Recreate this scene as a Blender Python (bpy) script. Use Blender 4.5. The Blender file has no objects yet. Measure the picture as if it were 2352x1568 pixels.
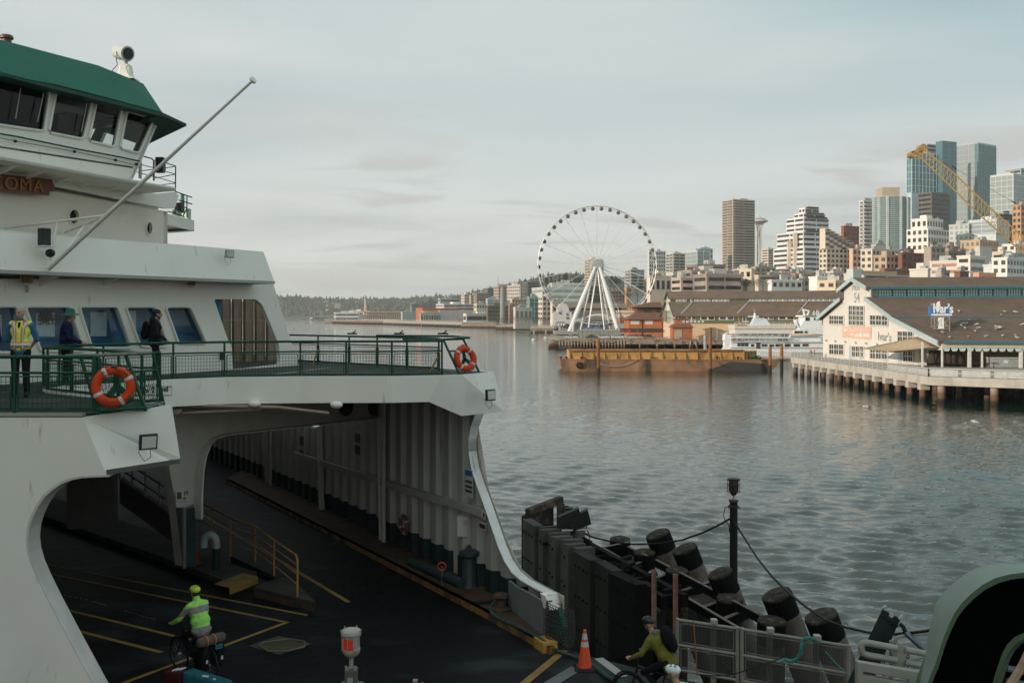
import bpy,bmesh,math,random
import numpy as np
from mathutils import Vector,Matrix,Euler
R=math.radians
random.seed(7)
scene=bpy.context.scene
col=scene.collection
EYE=12.0
cam_d=bpy.data.cameras.new('camera')
cam=bpy.data.objects.new('camera',cam_d);col.objects.link(cam)
cam.location=(0,0,EYE);cam.rotation_euler=(R(90),0,0)
cam_d.lens=35.0;cam_d.sensor_width=36.0;cam_d.sensor_fit='HORIZONTAL'
cam_d.shift_y=-0.02615
cam_d.clip_start=0.3;cam_d.clip_end=60000
scene.camera=cam
SUN_DIR=Vector((-0.86,-0.46,0.27)).normalized()
SUN_EL=math.asin(SUN_DIR.z)
SUN_AZ=math.atan2(SUN_DIR.x,SUN_DIR.y)
w=bpy.data.worlds.new('World');scene.world=w;w.use_nodes=True
nt=w.node_tree;nt.nodes.clear()
def N(tree,typ,**kw):
 n=tree.nodes.new(typ)
 for k,v in kw.items():
  setattr(n,k,v)
 return n
out=N(nt,'ShaderNodeOutputWorld');bg=N(nt,'ShaderNodeBackground')
sky=N(nt,'ShaderNodeTexSky',sky_type='NISHITA',sun_disc=False)
sky.sun_elevation=SUN_EL;sky.sun_rotation=SUN_AZ
sky.air_density=1.0;sky.dust_density=1.5;sky.altitude=10
SKY_STR=0.10
tc=N(nt,'ShaderNodeTexCoord');sep=N(nt,'ShaderNodeSeparateXYZ')
nt.links.new(tc.outputs['Generated'],sep.inputs[0])
def wmath(op,a,b=None,clamp=False):
 m=N(nt,'ShaderNodeMath',operation=op);m.use_clamp=clamp
 for i,v in enumerate((a,b)):
  if v is None:continue
  if isinstance(v,(int,float)):m.inputs[i].default_value=v
  else:nt.links.new(v,m.inputs[i])
 return m.outputs[0]
def wmap(v,a,b,c,d):
 m=N(nt,'ShaderNodeMapRange');m.clamp=True;m.interpolation_type='SMOOTHSTEP'
 nt.links.new(v,m.inputs[0])
 for i,q in enumerate((a,b,c,d)):m.inputs[i+1].default_value=q
 return m.outputs[0]
zc=wmath('MAXIMUM',sep.outputs[2],0.0)
den=wmath('ADD',zc,0.10)
comb=N(nt,'ShaderNodeCombineXYZ')
nt.links.new(wmath('DIVIDE',sep.outputs[0],den),comb.inputs[0])
nt.links.new(wmath('DIVIDE',sep.outputs[1],den),comb.inputs[1])
def wnoise(scale,detail,off,sx=1.0,sy=1.0,dist=0.0,rough=0.55):
 mp=N(nt,'ShaderNodeMapping');mp.inputs['Location'].default_value=off;mp.inputs['Scale'].default_value=(sx,sy,1)
 nt.links.new(comb.outputs[0],mp.inputs[0])
 t=N(nt,'ShaderNodeTexNoise');t.inputs['Scale'].default_value=scale;t.inputs['Detail'].default_value=detail
 t.inputs['Roughness'].default_value=rough;t.inputs['Distortion'].default_value=dist
 nt.links.new(mp.outputs[0],t.inputs['Vector']);return t.outputs['Fac']
def wmix(f,a,b):
 m=N(nt,'ShaderNodeMix',data_type='RGBA')
 for sock,v in((m.inputs[0],f),(m.inputs[6],a),(m.inputs[7],b)):
  if isinstance(v,(int,float)):sock.default_value=v
  elif isinstance(v,tuple):sock.default_value=v
  else:nt.links.new(v,sock)
 return m.outputs[2]
k=1.0/SKY_STR
veil=wmap(wnoise(0.45,3,(3.1,1.7,0),0.9,1.3,0.4),0.30,0.62,0.72,1.0)
hor=wmap(zc,0.0,0.22,1.0,0.0)
base=wmix(hor,(0.58*k,0.67*k,0.68*k,1),(0.85*k,0.85*k,0.79*k,1))
bright=wmap(wnoise(0.7,4,(9.0,4.0,0),0.8,1.25,0.5),0.38,0.72,0.0,0.7)
cloudc=wmix(bright,base,(0.71*k,0.745*k,0.725*k,1))
mixa=wmix(veil,sky.outputs[0],cloudc)
lowband=wmath('MULTIPLY',wmap(zc,0.015,0.07,0.0,1.0),wmap(zc,0.13,0.24,1.0,0.0))
dark=wmath('MULTIPLY',wmap(wnoise(1.25,5,(2.4,7.3,0),0.8,1.25,0.5,0.5),0.50,0.66,0.0,0.8),lowband)
blue=wmath('MULTIPLY',wmath('MULTIPLY',wmap(sep.outputs[0],0.10,0.42,0.0,1.0),wmap(zc,0.17,0.33,0.0,1.0)),wmap(wnoise(1.1,4,(1.2,5.0,0),0.8,1.3,0.4),0.35,0.62,0.35,1.0))
mixc=wmix(blue,mixa,(0.36*k,0.53*k,0.58*k,1))
mixb=wmix(dark,mixc,(0.565*k,0.57*k,0.55*k,1))
nt.links.new(mixb,bg.inputs[0]);bg.inputs[1].default_value=SKY_STR
nt.links.new(bg.outputs[0],out.inputs[0])
sun_d=bpy.data.lights.new('sun','SUN');sun=bpy.data.objects.new('sun',sun_d);col.objects.link(sun)
sun_d.energy=3.6;sun_d.angle=R(0.6);sun_d.color=(1.0,0.86,0.71)
sun.rotation_euler=SUN_DIR.to_track_quat('Z','Y').to_euler();sun.location=(0,0,200)
vs=scene.view_settings;vs.view_transform='Standard';vs.look='None';vs.exposure=0.0;vs.gamma=1.0;vs.use_curve_mapping=False
cy=scene.cycles
cy.use_denoising=True;cy.max_bounces=6;cy.diffuse_bounces=3;cy.glossy_bounces=3;cy.transmission_bounces=4
cy.volume_bounces=0;cy.sample_clamp_indirect=4.0;cy.caustics_reflective=False;cy.caustics_refractive=False
FX,CX,HY=2286.1,1176.0,722.5
def ray(px):return(px-CX)/FX
def P(px,py,Y):return Vector(((px-CX)/FX*Y,Y,EYE-(py-HY)/FX*Y))
def G(px,py,z):
 Y=(EYE-z)*FX/(py-HY);return Vector(((px-CX)/FX*Y,Y,z))
def PL(px,py,o,d):
 """point seen at px,py on the vertical plane through o=(x,y) running along d=(dx,dy)"""
 r=ray(px);s=(r*o[1]-o[0])/(d[0]-r*d[1]);Y=o[1]+s*d[1]
 return Vector((o[0]+s*d[0],Y,EYE-(py-HY)/FX*Y))
def conv(sc,ox,oy):return lambda x,y:(x*sc+ox,y*sc+oy)
z1=conv(.3,0,47);z2=conv(.3,0,470.4);z3=conv(.3,564.5,611.5);z4=conv(.4302,0,893.8)
z5=conv(.4121,376.3,922);z6=conv(.4001,846.7,940.8)
r1=conv(.3103,1176,1081.9);r2=conv(.26,1740.5,1176);r3=conv(.28,602.1,602.1);r4=conv(.24,1166.6,451.6)
r5=conv(.32,1599.4,310.5);r6=conv(.204,1458.2,602.1);r7=conv(.232,1806.3,602.1)
s1=conv(.152,1166.6,696.2);s2=conv(.12,1881.6,620.9);s3=conv(.168,0,696.2);s4=conv(.16024,338.7,1317.1)
s5=conv(.2,0,357.5);s6=conv(.12,1637,696.2)
MATS={}
def mat(name,c,rough=0.6,metal=0.0,var=0.12,vscale=2.0,bump=0.0,bscale=12.0,stain=None,stain_amt=0.0,stain_scale=1.0,stain_stretch=(1,1,1),spec=0.5,rnd=0.0,coord='Object',edge=0.08,specks=None):
 if name in MATS:return MATS[name]
 m=bpy.data.materials.new(name);m.use_nodes=True;t=m.node_tree
 b=t.nodes['Principled BSDF'];b.inputs['Roughness'].default_value=rough;b.inputs['Metallic'].default_value=metal
 b.inputs['Specular IOR Level'].default_value=spec
 tc=N(t,'ShaderNodeTexCoord')
 def noise(scale,detail=4,stretch=(1,1,1),off=(0,0,0)):
  mp=N(t,'ShaderNodeMapping');mp.inputs['Scale'].default_value=stretch;mp.inputs['Location'].default_value=off
  t.links.new(tc.outputs[coord],mp.inputs[0]);n=N(t,'ShaderNodeTexNoise')
  n.inputs['Scale'].default_value=scale;n.inputs['Detail'].default_value=detail
  t.links.new(mp.outputs[0],n.inputs['Vector']);return n.outputs['Fac']
 colr=None
 f=noise(vscale)
 mr=N(t,'ShaderNodeMapRange');mr.inputs[1].default_value=0.3;mr.inputs[2].default_value=0.7
 mr.inputs[3].default_value=1-var;mr.inputs[4].default_value=1+var;t.links.new(f,mr.inputs[0])
 val=mr.outputs[0]
 if rnd:
  oi=N(t,'ShaderNodeObjectInfo');mm=N(t,'ShaderNodeMapRange');mm.inputs[3].default_value=1-rnd;mm.inputs[4].default_value=1+rnd
  t.links.new(oi.outputs['Random'],mm.inputs[0]);mu=N(t,'ShaderNodeMath',operation='MULTIPLY')
  t.links.new(val,mu.inputs[0]);t.links.new(mm.outputs[0],mu.inputs[1]);val=mu.outputs[0]
 vm=N(t,'ShaderNodeVectorMath',operation='SCALE');vm.inputs[0].default_value=c[:3];t.links.new(val,vm.inputs['Scale'])
 colr=vm.outputs[0]
 if stain:
  g=noise(stain_scale,6,stain_stretch,(5,3,1));sr=N(t,'ShaderNodeMapRange')
  sr.inputs[1].default_value=0.62-0.25*stain_amt;sr.inputs[2].default_value=0.62-0.25*stain_amt+edge
  sr.inputs[4].default_value=min(1.0,0.4+stain_amt);t.links.new(g,sr.inputs[0])
  mx=N(t,'ShaderNodeMix',data_type='RGBA');t.links.new(sr.outputs[0],mx.inputs[0]);t.links.new(colr,mx.inputs[6])
  mx.inputs[7].default_value=(*stain[:3],1);colr=mx.outputs[2]
 if specks:
  g=noise(2.6,8,(2.2,2.2,.45),(1,9,4));sr=N(t,'ShaderNodeMapRange');sr.inputs[1].default_value=.665;sr.inputs[2].default_value=.74;sr.inputs[4].default_value=.55;t.links.new(g,sr.inputs[0])
  mx=N(t,'ShaderNodeMix',data_type='RGBA');t.links.new(sr.outputs[0],mx.inputs[0]);t.links.new(colr,mx.inputs[6]);mx.inputs[7].default_value=(*specks,1);colr=mx.outputs[2]
 t.links.new(colr,b.inputs['Base Color'])
 if bump:
  bn=N(t,'ShaderNodeBump');bn.inputs['Strength'].default_value=bump;bn.inputs['Distance'].default_value=0.05
  t.links.new(noise(bscale,5),bn.inputs['Height']);t.links.new(bn.outputs[0],b.inputs['Normal'])
 MATS[name]=m;return m
def emat(name,c,s):
 m=bpy.data.materials.new(name);m.use_nodes=True;b=m.node_tree.nodes['Principled BSDF']
 b.inputs['Base Color'].default_value=(*c,1);b.inputs['Emission Color'].default_value=(*c,1);b.inputs['Emission Strength'].default_value=s
 return m
def glassmat(name,c,rough=0.06,trans=False,alpha=1.0):
 m=bpy.data.materials.new(name);m.use_nodes=True;b=m.node_tree.nodes['Principled BSDF']
 b.inputs['Base Color'].default_value=(*c,1);b.inputs['Roughness'].default_value=rough;b.inputs['IOR'].default_value=1.5
 b.inputs['Specular IOR Level'].default_value=0.6
 if trans:
  t=m.node_tree;tr=N(t,'ShaderNodeBsdfTransparent');tr.inputs[0].default_value=(*c,1);gl=N(t,'ShaderNodeBsdfGlossy');gl.inputs['Roughness'].default_value=0.02
  fr=N(t,'ShaderNodeFresnel');fr.inputs[0].default_value=1.28;mx=N(t,'ShaderNodeMixShader')
  t.links.new(fr.outputs[0],mx.inputs[0]);t.links.new(tr.outputs[0],mx.inputs[1]);t.links.new(gl.outputs[0],mx.inputs[2])
  t.links.new(mx.outputs[0],t.nodes['Material Output'].inputs[0])
 return m
def wloc(o):
 v=Vector((0,0,0))
 while o is not None:v=v+o.location;o=o.parent
 return v
def tag(o,label=None,cat=None,group=None,kind=None):
 if label:o['label']=label
 if cat:o['category']=cat
 if group:o['group']=group
 if kind:o['kind']=kind
 return o
def empty(name,loc,label=None,cat=None,group=None,rz=0):
 o=bpy.data.objects.new(name,None);o.empty_display_size=0.3;col.objects.link(o);o.location=loc;o.rotation_euler.z=rz
 return tag(o,label,cat,group)
class MB:
 def __init__(s):s.v=[];s.f=[]
 def add(s,vs,fs):
  n=len(s.v);s.v+=[tuple(v)for v in vs];s.f+=[tuple(i+n for i in f)for f in fs];return s
 def box(s,c,size,rz=0.0):
  x,y,z=[q/2 for q in size];m=Matrix.Rotation(rz,3,'Z');c=Vector(c)
  vs=[c+m@Vector((i*x,j*y,k*z))for i in(-1,1)for j in(-1,1)for k in(-1,1)]
  return s.add(vs,[(0,1,3,2),(4,6,7,5),(0,4,5,1),(2,3,7,6),(0,2,6,4),(1,5,7,3)])
 def hexa(s,bot,top):
  n=len(bot);fs=[tuple(range(n))[::-1],tuple(range(n,2*n))]+[(i,(i+1)%n,n+(i+1)%n,n+i)for i in range(n)]
  return s.add(list(bot)+list(top),fs)
 def extr(s,poly,d):
  d=Vector(d);return s.hexa([Vector(p)for p in poly],[Vector(p)+d for p in poly])
 def prism(s,xy,z0,z1):return s.hexa([(p[0],p[1],z0)for p in xy],[(p[0],p[1],z1)for p in xy])
 def poly(s,pts):return s.add(pts,[tuple(range(len(pts)))])
 def bar(s,a,b,w,h=None,up=(0,0,1)):
  a=Vector(a);b=Vector(b);h=h or w;d=(b-a).normalized();u=Vector(up)
  if abs(d.dot(u))>0.98:u=Vector((1,0,0))
  x=d.cross(u).normalized();y=x.cross(d).normalized()
  q=[(-1,-1),(1,-1),(1,1),(-1,1)]
  return s.hexa([a+x*i*w/2+y*j*h/2 for i,j in q],[b+x*i*w/2+y*j*h/2 for i,j in q])
 def tube(s,pts,r,n=8,cap=True,closed=False):
  pts=[Vector(p)for p in pts];m=len(pts);rr=r if isinstance(r,(list,tuple))else[r]*m
  base=len(s.v);up=None
  for i,p in enumerate(pts):
   if closed:d=(pts[(i+1)%m]-pts[i-1])
   else:d=pts[min(i+1,m-1)]-pts[max(i-1,0)]
   d=d.normalized()if d.length>1e-9 else Vector((0,0,1))
   if up is None:
    up=Vector((0,0,1))if abs(d.z)<0.9 else Vector((1,0,0))
   x=d.cross(up)
   if x.length<1e-5:x=d.cross(Vector((0.3,1,0.2)))
   x.normalize();y=x.cross(d).normalized();up=y
   for k in range(n):
    a=2*math.pi*k/n;s.v.append(tuple(p+(x*math.cos(a)+y*math.sin(a))*rr[i]))
  lim=m if closed else m-1
  for i in range(lim):
   for k in range(n):
    j=(i+1)%m;s.f.append((base+i*n+k,base+i*n+(k+1)%n,base+j*n+(k+1)%n,base+j*n+k))
  if cap and not closed:
   s.f.append(tuple(base+k for k in range(n))[::-1]);s.f.append(tuple(base+(m-1)*n+k for k in range(n)))
  return s
 def cyl(s,c,r,h,n=16,r2=None,axis=(0,0,1)):
  c=Vector(c);a=Vector(axis).normalized();return s.tube([c,c+a*h],[r,r if r2 is None else r2],n)
 def lathe(s,c,prof,n=16,axis=(0,0,1)):
  c=Vector(c);a=Vector(axis).normalized();u=Vector((0,0,1))if abs(a.z)<.9 else Vector((1,0,0))
  x=a.cross(u).normalized();y=a.cross(x);base=len(s.v)
  for(r,z)in prof:
   for k in range(n):
    t=2*math.pi*k/n;s.v.append(tuple(c+a*z+(x*math.cos(t)+y*math.sin(t))*r))
  for i in range(len(prof)-1):
   for k in range(n):
    s.f.append((base+i*n+k,base+i*n+(k+1)%n,base+(i+1)*n+(k+1)%n,base+(i+1)*n+k))
  s.f.append(tuple(base+k for k in range(n))[::-1]);s.f.append(tuple(base+(len(prof)-1)*n+k for k in range(n)))
  return s
 def ell(s,c,rad,seg=12,ring=8,rot=None):
  c=Vector(c);base=len(s.v);rot=rot or Matrix.Identity(3)
  for i in range(ring+1):
   t=math.pi*i/ring
   for k in range(seg):
    a=2*math.pi*k/seg
    s.v.append(tuple(c+rot@Vector((rad[0]*math.sin(t)*math.cos(a),rad[1]*math.sin(t)*math.sin(a),rad[2]*math.cos(t)))))
  for i in range(ring):
   for k in range(seg):
    s.f.append((base+i*seg+k,base+(i+1)*seg+k,base+(i+1)*seg+(k+1)%seg,base+i*seg+(k+1)%seg))
  return s
 def torus(s,c,R_,r,axis,n=32,m=10):
  c=Vector(c);a=Vector(axis).normalized();u=Vector((0,0,1))if abs(a.z)<.9 else Vector((1,0,0))
  x=a.cross(u).normalized();y=a.cross(x)
  return s.tube([c+(x*math.cos(2*math.pi*i/n)+y*math.sin(2*math.pi*i/n))*R_ for i in range(n)],r,m,closed=True)
 def sheet(s,rows):
  n=len(rows[0]);base=len(s.v)
  for rw in rows:s.v+=[tuple(p)for p in rw]
  for i in range(len(rows)-1):
   for j in range(n-1):
    s.f.append((base+i*n+j,base+i*n+j+1,base+(i+1)*n+j+1,base+(i+1)*n+j))
  return s
 def build(s,name,material,parent=None,smooth=False,bevel=0.0,fix=True,solid=0.0,at=None):
  o0=Vector(at)if at is not None else(wloc(parent)if parent else Vector((0,0,0)))
  me=bpy.data.meshes.new(name);me.from_pydata([tuple(Vector(v)-o0)for v in s.v],[],s.f)
  if fix:
   b=bmesh.new();b.from_mesh(me);bmesh.ops.recalc_face_normals(b,faces=b.faces);b.to_mesh(me);b.free()
  for m_ in(material if isinstance(material,(list,tuple))else[material]):me.materials.append(m_)
  if smooth:
   me.polygons.foreach_set('use_smooth',[True]*len(me.polygons))
   if smooth!='full':
    try:me.set_sharp_from_angle(angle=R(40))
    except Exception:pass
  o=bpy.data.objects.new(name,me);col.objects.link(o)
  if parent:o.parent=parent
  elif at is not None:o.location=o0
  if solid:
   md=o.modifiers.new('solid','SOLIDIFY');md.thickness=solid;md.offset=0
  if bevel:
   md=o.modifiers.new('bevel','BEVEL');md.width=bevel;md.segments=2;md.limit_method='ANGLE';md.angle_limit=R(40)
  return o
 def thing(s,name,material,label,cat,group=None,at=None,**kw):
  if at is None:
   a=np.array(s.v);at=Vector(((a[:,0].min()+a[:,0].max())/2,(a[:,1].min()+a[:,1].max())/2,a[:,2].min()))
  return tag(s.build(name,material,None,at=at,**kw),label,cat,group)
def cubemesh(material):
 mb=MB();mb.box((0,0,0),(1,1,1));me=bpy.data.meshes.new('unit');me.from_pydata(mb.v,[],mb.f);me.materials.append(material)
 b=bmesh.new();b.from_mesh(me);bmesh.ops.recalc_face_normals(b,faces=b.faces);b.to_mesh(me);b.free();return me
CUBES={}
def cube(name,material,parent,center,size,rz=0.0):
 if material.name not in CUBES:CUBES[material.name]=cubemesh(material)
 o=bpy.data.objects.new(name,CUBES[material.name]);col.objects.link(o)
 o.location=Vector(center)-(wloc(parent)if parent else Vector((0,0,0)));o.rotation_euler.z=rz;o.scale=size
 if parent:o.parent=parent
 return o
def dup(root,loc,rz=None,label=None):
 r=root.copy();col.objects.link(r);r.location=loc
 if rz is not None:r.rotation_euler.z=rz
 if label:r['label']=label
 for ch in list(root.children):
  c=ch.copy();col.objects.link(c);c.parent=r
  for g in ch.children:
   d=g.copy();col.objects.link(d);d.parent=c
 return r
def text(s,size,o,dx,up,material,name='lettering',parent=None,depth=0.01,align='LEFT',bold=0.0,spacing=1.0,sx=1.0):
 """real lettering: origin o, baseline direction dx, up direction"""
 cu=bpy.data.curves.new(name,'FONT');cu.body=s;cu.size=size;cu.extrude=depth;cu.align_x=align;cu.offset=bold;cu.space_character=spacing
 t=bpy.data.objects.new(name,cu);col.objects.link(t);bpy.context.view_layer.update()
 me=bpy.data.meshes.new_from_object(t.evaluated_get(bpy.context.evaluated_depsgraph_get()))
 bpy.data.objects.remove(t);bpy.data.curves.remove(cu)
 X=Vector(dx).normalized();U=Vector(up).normalized();Z=X.cross(U).normalized()
 o0=wloc(parent)if parent else Vector((0,0,0));M=Matrix((X,U,Z)).transposed().to_4x4()
 M.translation=Vector(o)-o0;me.transform(M@Matrix.Diagonal((sx,1,1,1)));me.materials.clear();me.materials.append(material)
 ob=bpy.data.objects.new(name,me);col.objects.link(ob);ob.parent=parent;return ob
def shore_x(Y):
 ys=[0,240,300,351,420,520,660,850,1000,1276,1444,1800,2243,3000,8000]
 xs=[215,165,150,120,105,80,40,0,-30,-140,-235,-330,-470,-700,-2600]
 return np.interp(Y,ys,xs)
def build_water():
 nr,nc=900,620
 Ys=[9.0]
 r=(620.0/9.0)**(1.0/(nr-1))
 Y=9.0*r**np.arange(nr)
 far=620.0*(16000/620.0)**(np.arange(1,41)/40.0)
 Y=np.concatenate([[-160,-60,-20,0,5],Y,far])
 u=np.linspace(-1,1,nc)
 X=u[None,:]*(0.62*np.maximum(Y,0)[:,None]+14)*1.0
 X[:,0]-=400+2.0*np.maximum(Y,0);X[:,-1]+=400+2.0*np.maximum(Y,0)
 YY=np.repeat(Y[:,None],nc,1)
 dY=np.gradient(Y)[:,None]
 rng=np.random.default_rng(4)
 Z=np.zeros_like(YY)
 for i in range(110):
  lam=0.36*(2.1/0.36)**rng.random();th=R(205)+rng.normal()*0.40
  kx,ky=2*np.pi/lam*np.sin(th),2*np.pi/lam*np.cos(th)
  amp=0.0112*lam**0.80*(0.6+0.8*rng.random())
  ph=rng.random()*6.283
  fade=np.clip(lam/(dY*3.0)-0.6,0,1)
  wob=0.7*np.sin(X*0.11/lam+YY*0.07/lam+ph*3)
  pz=np.sin(kx*X+ky*YY+ph+wob)
  Z+=amp*fade*(np.exp(1.2*pz)-1.4)*0.6
 gust=0.72+0.28*np.sin(X*0.021+YY*0.034+1.0)*np.sin(YY*0.017-X*0.012)
 Z*=gust*np.clip(1.15-YY/230.0,0.42,1.0)
 Z[:5]=0;Z[:,0]=0;Z[:,-1]=0
 V=np.stack([X,YY,Z],-1).reshape(-1,3)
 n=len(Y);idx=np.arange(n*nc).reshape(n,nc)
 F=np.stack([idx[:-1,:-1],idx[:-1,1:],idx[1:,1:],idx[1:,:-1]],-1).reshape(-1,4)
 me=bpy.data.meshes.new('water');me.vertices.add(len(V));me.vertices.foreach_set('co',V.ravel().astype(np.float32))
 me.loops.add(F.size);me.loops.foreach_set('vertex_index',F.ravel().astype(np.int32))
 me.polygons.add(len(F));me.polygons.foreach_set('loop_start',(np.arange(len(F))*4).astype(np.int32))
 me.polygons.foreach_set('loop_total',np.full(len(F),4,np.int32));me.polygons.foreach_set('use_smooth',np.ones(len(F),bool))
 me.update(calc_edges=True)
 m=bpy.data.materials.new('water');m.use_nodes=True;t=m.node_tree;b=t.nodes['Principled BSDF']
 b.inputs['Base Color'].default_value=(0.003,0.026,0.017,1);b.inputs['Roughness'].default_value=0.035;b.inputs['IOR'].default_value=2.05;b.inputs['Specular Tint'].default_value=(1.0,.975,.90,1)
 tc=N(t,'ShaderNodeTexCoord');prev=None
 for sc_,dist,st,stretch in((1.7,0.13,0.6,(0.34,1.0,1)),(5.5,0.025,0.4,(0.4,1.0,1))):
  mp=N(t,'ShaderNodeMapping');mp.inputs['Scale'].default_value=stretch;mp.inputs['Rotation'].default_value=(0,0,R(12))
  t.links.new(tc.outputs['Object'],mp.inputs[0]);nz=N(t,'ShaderNodeTexNoise');nz.inputs['Scale'].default_value=sc_;nz.inputs['Detail'].default_value=3
  t.links.new(mp.outputs[0],nz.inputs['Vector']);bp=N(t,'ShaderNodeBump');bp.inputs['Strength'].default_value=st;bp.inputs['Distance'].default_value=dist
  t.links.new(nz.outputs['Fac'],bp.inputs['Height'])
  if prev:t.links.new(prev,bp.inputs['Normal'])
  prev=bp.outputs[0]
 t.links.new(prev,b.inputs['Normal'])
 me.materials.append(m)
 o=bpy.data.objects.new('water',me);col.objects.link(o);tag(o,kind='structure')
build_water()
m_land=mat('land',(0.10,0.095,0.075),0.95,var=0.3,vscale=0.02,stain=(0.05,0.06,0.03),stain_amt=0.6,stain_scale=0.01)
def ground_h(X,Y):
 d=X-shore_x(Y)-30
 return 3.0+np.clip(d,0,520)*0.085*np.interp(Y,[600,1000,1600],[1,.6,.12])+14*np.clip((Y-900)/900,0,1)*np.clip(d/200,0,1)
def build_ground():
 ys=np.array([150,200,240,280,320,380,450,520,600,700,850,1000,1150,1300,1444,1600,1800,2000,2243,2600,3000,3600,4500,6000,8000.])
 ds=np.array([0,0.01,25,60,120,200,320,450,700,1200,2500,5000.])
 rows=[]
 for y in ys:
  x0=float(shore_x(y));rows.append([(x0+d,y,(-2.0 if i==0 else float(ground_h(x0+d,y))))for i,d in enumerate(ds)])
 tag(MB().sheet(rows).build('ground',m_land),kind='structure')
build_ground()
m_hill=mat('hill',(0.055,0.07,0.04),0.95,var=0.35,vscale=0.02,stain=(0.14,0.12,0.09),stain_amt=0.45,stain_scale=0.03)
def hill(name,pts,Y,depth,base=0.0):
 """ridge seen along pts (px, py) at distance Y"""
 rows=[]
 for f,hgt in((-0.55,0.0),(-0.4,0.42),(-0.2,0.75),(0,1.0),(0.5,0.8),(1.2,0.0)):
  rows.append([Vector((ray(px)*(Y+f*depth*0),Y+f*depth,base+(EYE-(py-HY)/FX*Y-base)*hgt))for px,py in pts])
 return tag(MB().sheet(rows).build(name,m_hill,smooth=True),kind='structure')
hill('far_hill',[(380,700),(520,693),(630,692),(680,690),(740,695),(800,697),(870,697),(930,695),(1000,690),(1060,688),(1150,690)],3400,900)
hill('wooded_hill',[(940,716),(1000,700),(1050,694),(1100,680),(1160,666),(1220,652),(1280,640),(1330,640),(1400,645),(1480,655),(1600,660),(1900,680)],2300,700)
def woods(name,n,pxr,ridge,Y,depth,sz,seed,label,mcol):
 rnd=random.Random(seed);mb=MB()
 rx=[p[0]for p in ridge];ry=[p[1]for p in ridge]
 for i in range(n):
  px=rnd.uniform(*pxr);f=rnd.random()**0.8
  y=Y-0.5*depth*(1-f)+rnd.uniform(-20,20)
  topz=EYE-(float(np.interp(px,rx,ry))-HY)/FX*Y
  hz=float(np.interp(f,[0,0.25,0.6,1.0],[0.03,0.42,0.75,1.0]))*topz
  x=ray(px)*Y;s_=sz*rnd.uniform(0.6,1.5)
  con=rnd.random()<0.18
  h=s_*(1.5 if con else 0.95)
  k=rnd.randint(5,7);a0=rnd.random()*6
  ring=lambda r_,z_:[(x+r_*math.cos(a0+j*6.283/k)*rnd.uniform(.75,1.25),y+r_*math.sin(a0+j*6.283/k),z_+rnd.uniform(-.12,.12)*h)for j in range(k)]
  prof=[(0.5*s_,hz-1),(0.42*s_,hz+.35*h),(0.2*s_,hz+.7*h),(0.03*s_,hz+h)]if con else[(0.5*s_,hz-1),(0.68*s_,hz+.35*h),(0.52*s_,hz+.75*h),(0.12*s_,hz+h)]
  b0=len(mb.v)
  for r_,z_ in prof:mb.v+=ring(r_,z_)
  for q in range(3):
   for j in range(k):mb.f.append((b0+q*k+j,b0+q*k+(j+1)%k,b0+(q+1)*k+(j+1)%k,b0+(q+1)*k+j))
 return tag(mb.build(name,mcol,fix=False),label,'trees',kind='stuff')
m_wood1=mat('woods_far',(0.045,0.062,0.035),0.9,var=0.5,vscale=0.035,stain=(0.13,0.095,0.06),stain_amt=0.35,stain_scale=0.02)
m_wood2=mat('woods_near',(0.035,0.05,0.028),0.9,var=0.5,vscale=0.05,stain=(0.12,0.085,0.055),stain_amt=0.35,stain_scale=0.03)
woods('far_woods',5200,(600,1150),[(600,694),(680,690),(740,695),(800,697),(930,695),(1000,690),(1060,688),(1150,690)],3400,900,12,3,'hazy grey green woods covering the long low hill across the bay',m_wood1)
woods('hillside_woods',3200,(990,1640),[(990,702),(1050,694),(1100,680),(1160,666),(1220,652),(1280,640),(1330,640),(1400,645),(1480,655),(1640,662)],2300,700,10,5,'green and brown woods on the hillside behind the big wheel',m_wood2)
def houses():
 rnd=random.Random(12);cs=[(0.62,0.60,0.55),(0.5,0.46,0.40),(0.42,0.36,0.30),(0.55,0.57,0.56)]
 ms=[mat('house_wall_%d'%i,c,0.8)for i,c in enumerate(cs)];mr=mat('house_roof',(0.16,0.14,0.13),0.9)
 for i in range(46):
  px=rnd.uniform(640,1060);f=rnd.uniform(0.15,0.85);Y=3400-0.5*900*(1-f)-8
  hz=float(np.interp(f,[0,0.25,0.6,1.0],[0.03,0.42,0.75,1.0]))*58
  x=ray(px)*3400;wd=rnd.uniform(9,17);hh=rnd.uniform(6,9)
  r_=empty('hillside_house',(x,Y,hz),'small pale house half hidden among the trees of the far hill','house','houses on the far wooded hill')
  MB().box((x,Y,hz+2+hh/2),(wd,9,hh)).build('wall',ms[i%4],r_)
  MB().extr([(x-wd/2-.5,Y-5,hz+2+hh),(x-wd/2-.5,Y+5,hz+2+hh),(x-wd/2-.5,Y,hz+5+hh)],(wd+1,0,0)).build('roof',mr,r_)
houses()
GL=mat('window_glass',(0.055,0.058,0.056),0.14,var=.3,vscale=.5,rnd=.65,spec=.6)
GLB=glassmat('blue_glass',(0.085,0.185,0.20),0.10)
GLT=glassmat('teal_glass',(0.13,0.21,0.20),0.12)
GLD=glassmat('dark_glass',(0.018,0.02,0.02),0.12)
GLP=glassmat('pale_glass',(0.28,0.33,0.32),0.2)
def wallm(c,name=None):
 c=tuple(min(.80,q*1.2)for q in c);return mat(name or('wall_%02x%02x%02x'%tuple(int(255*q)for q in c)),c,0.85,var=0.10,vscale=0.15,stain=tuple(q*0.72 for q in c),stain_amt=0.15,stain_scale=0.3,stain_stretch=(1,1,0.2),edge=0.3)
m_roofg=mat('flat_roof',(0.22,0.21,0.20),0.95)
m_metalg=mat('roof_plant',(0.34,0.34,0.33),0.6)
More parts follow.
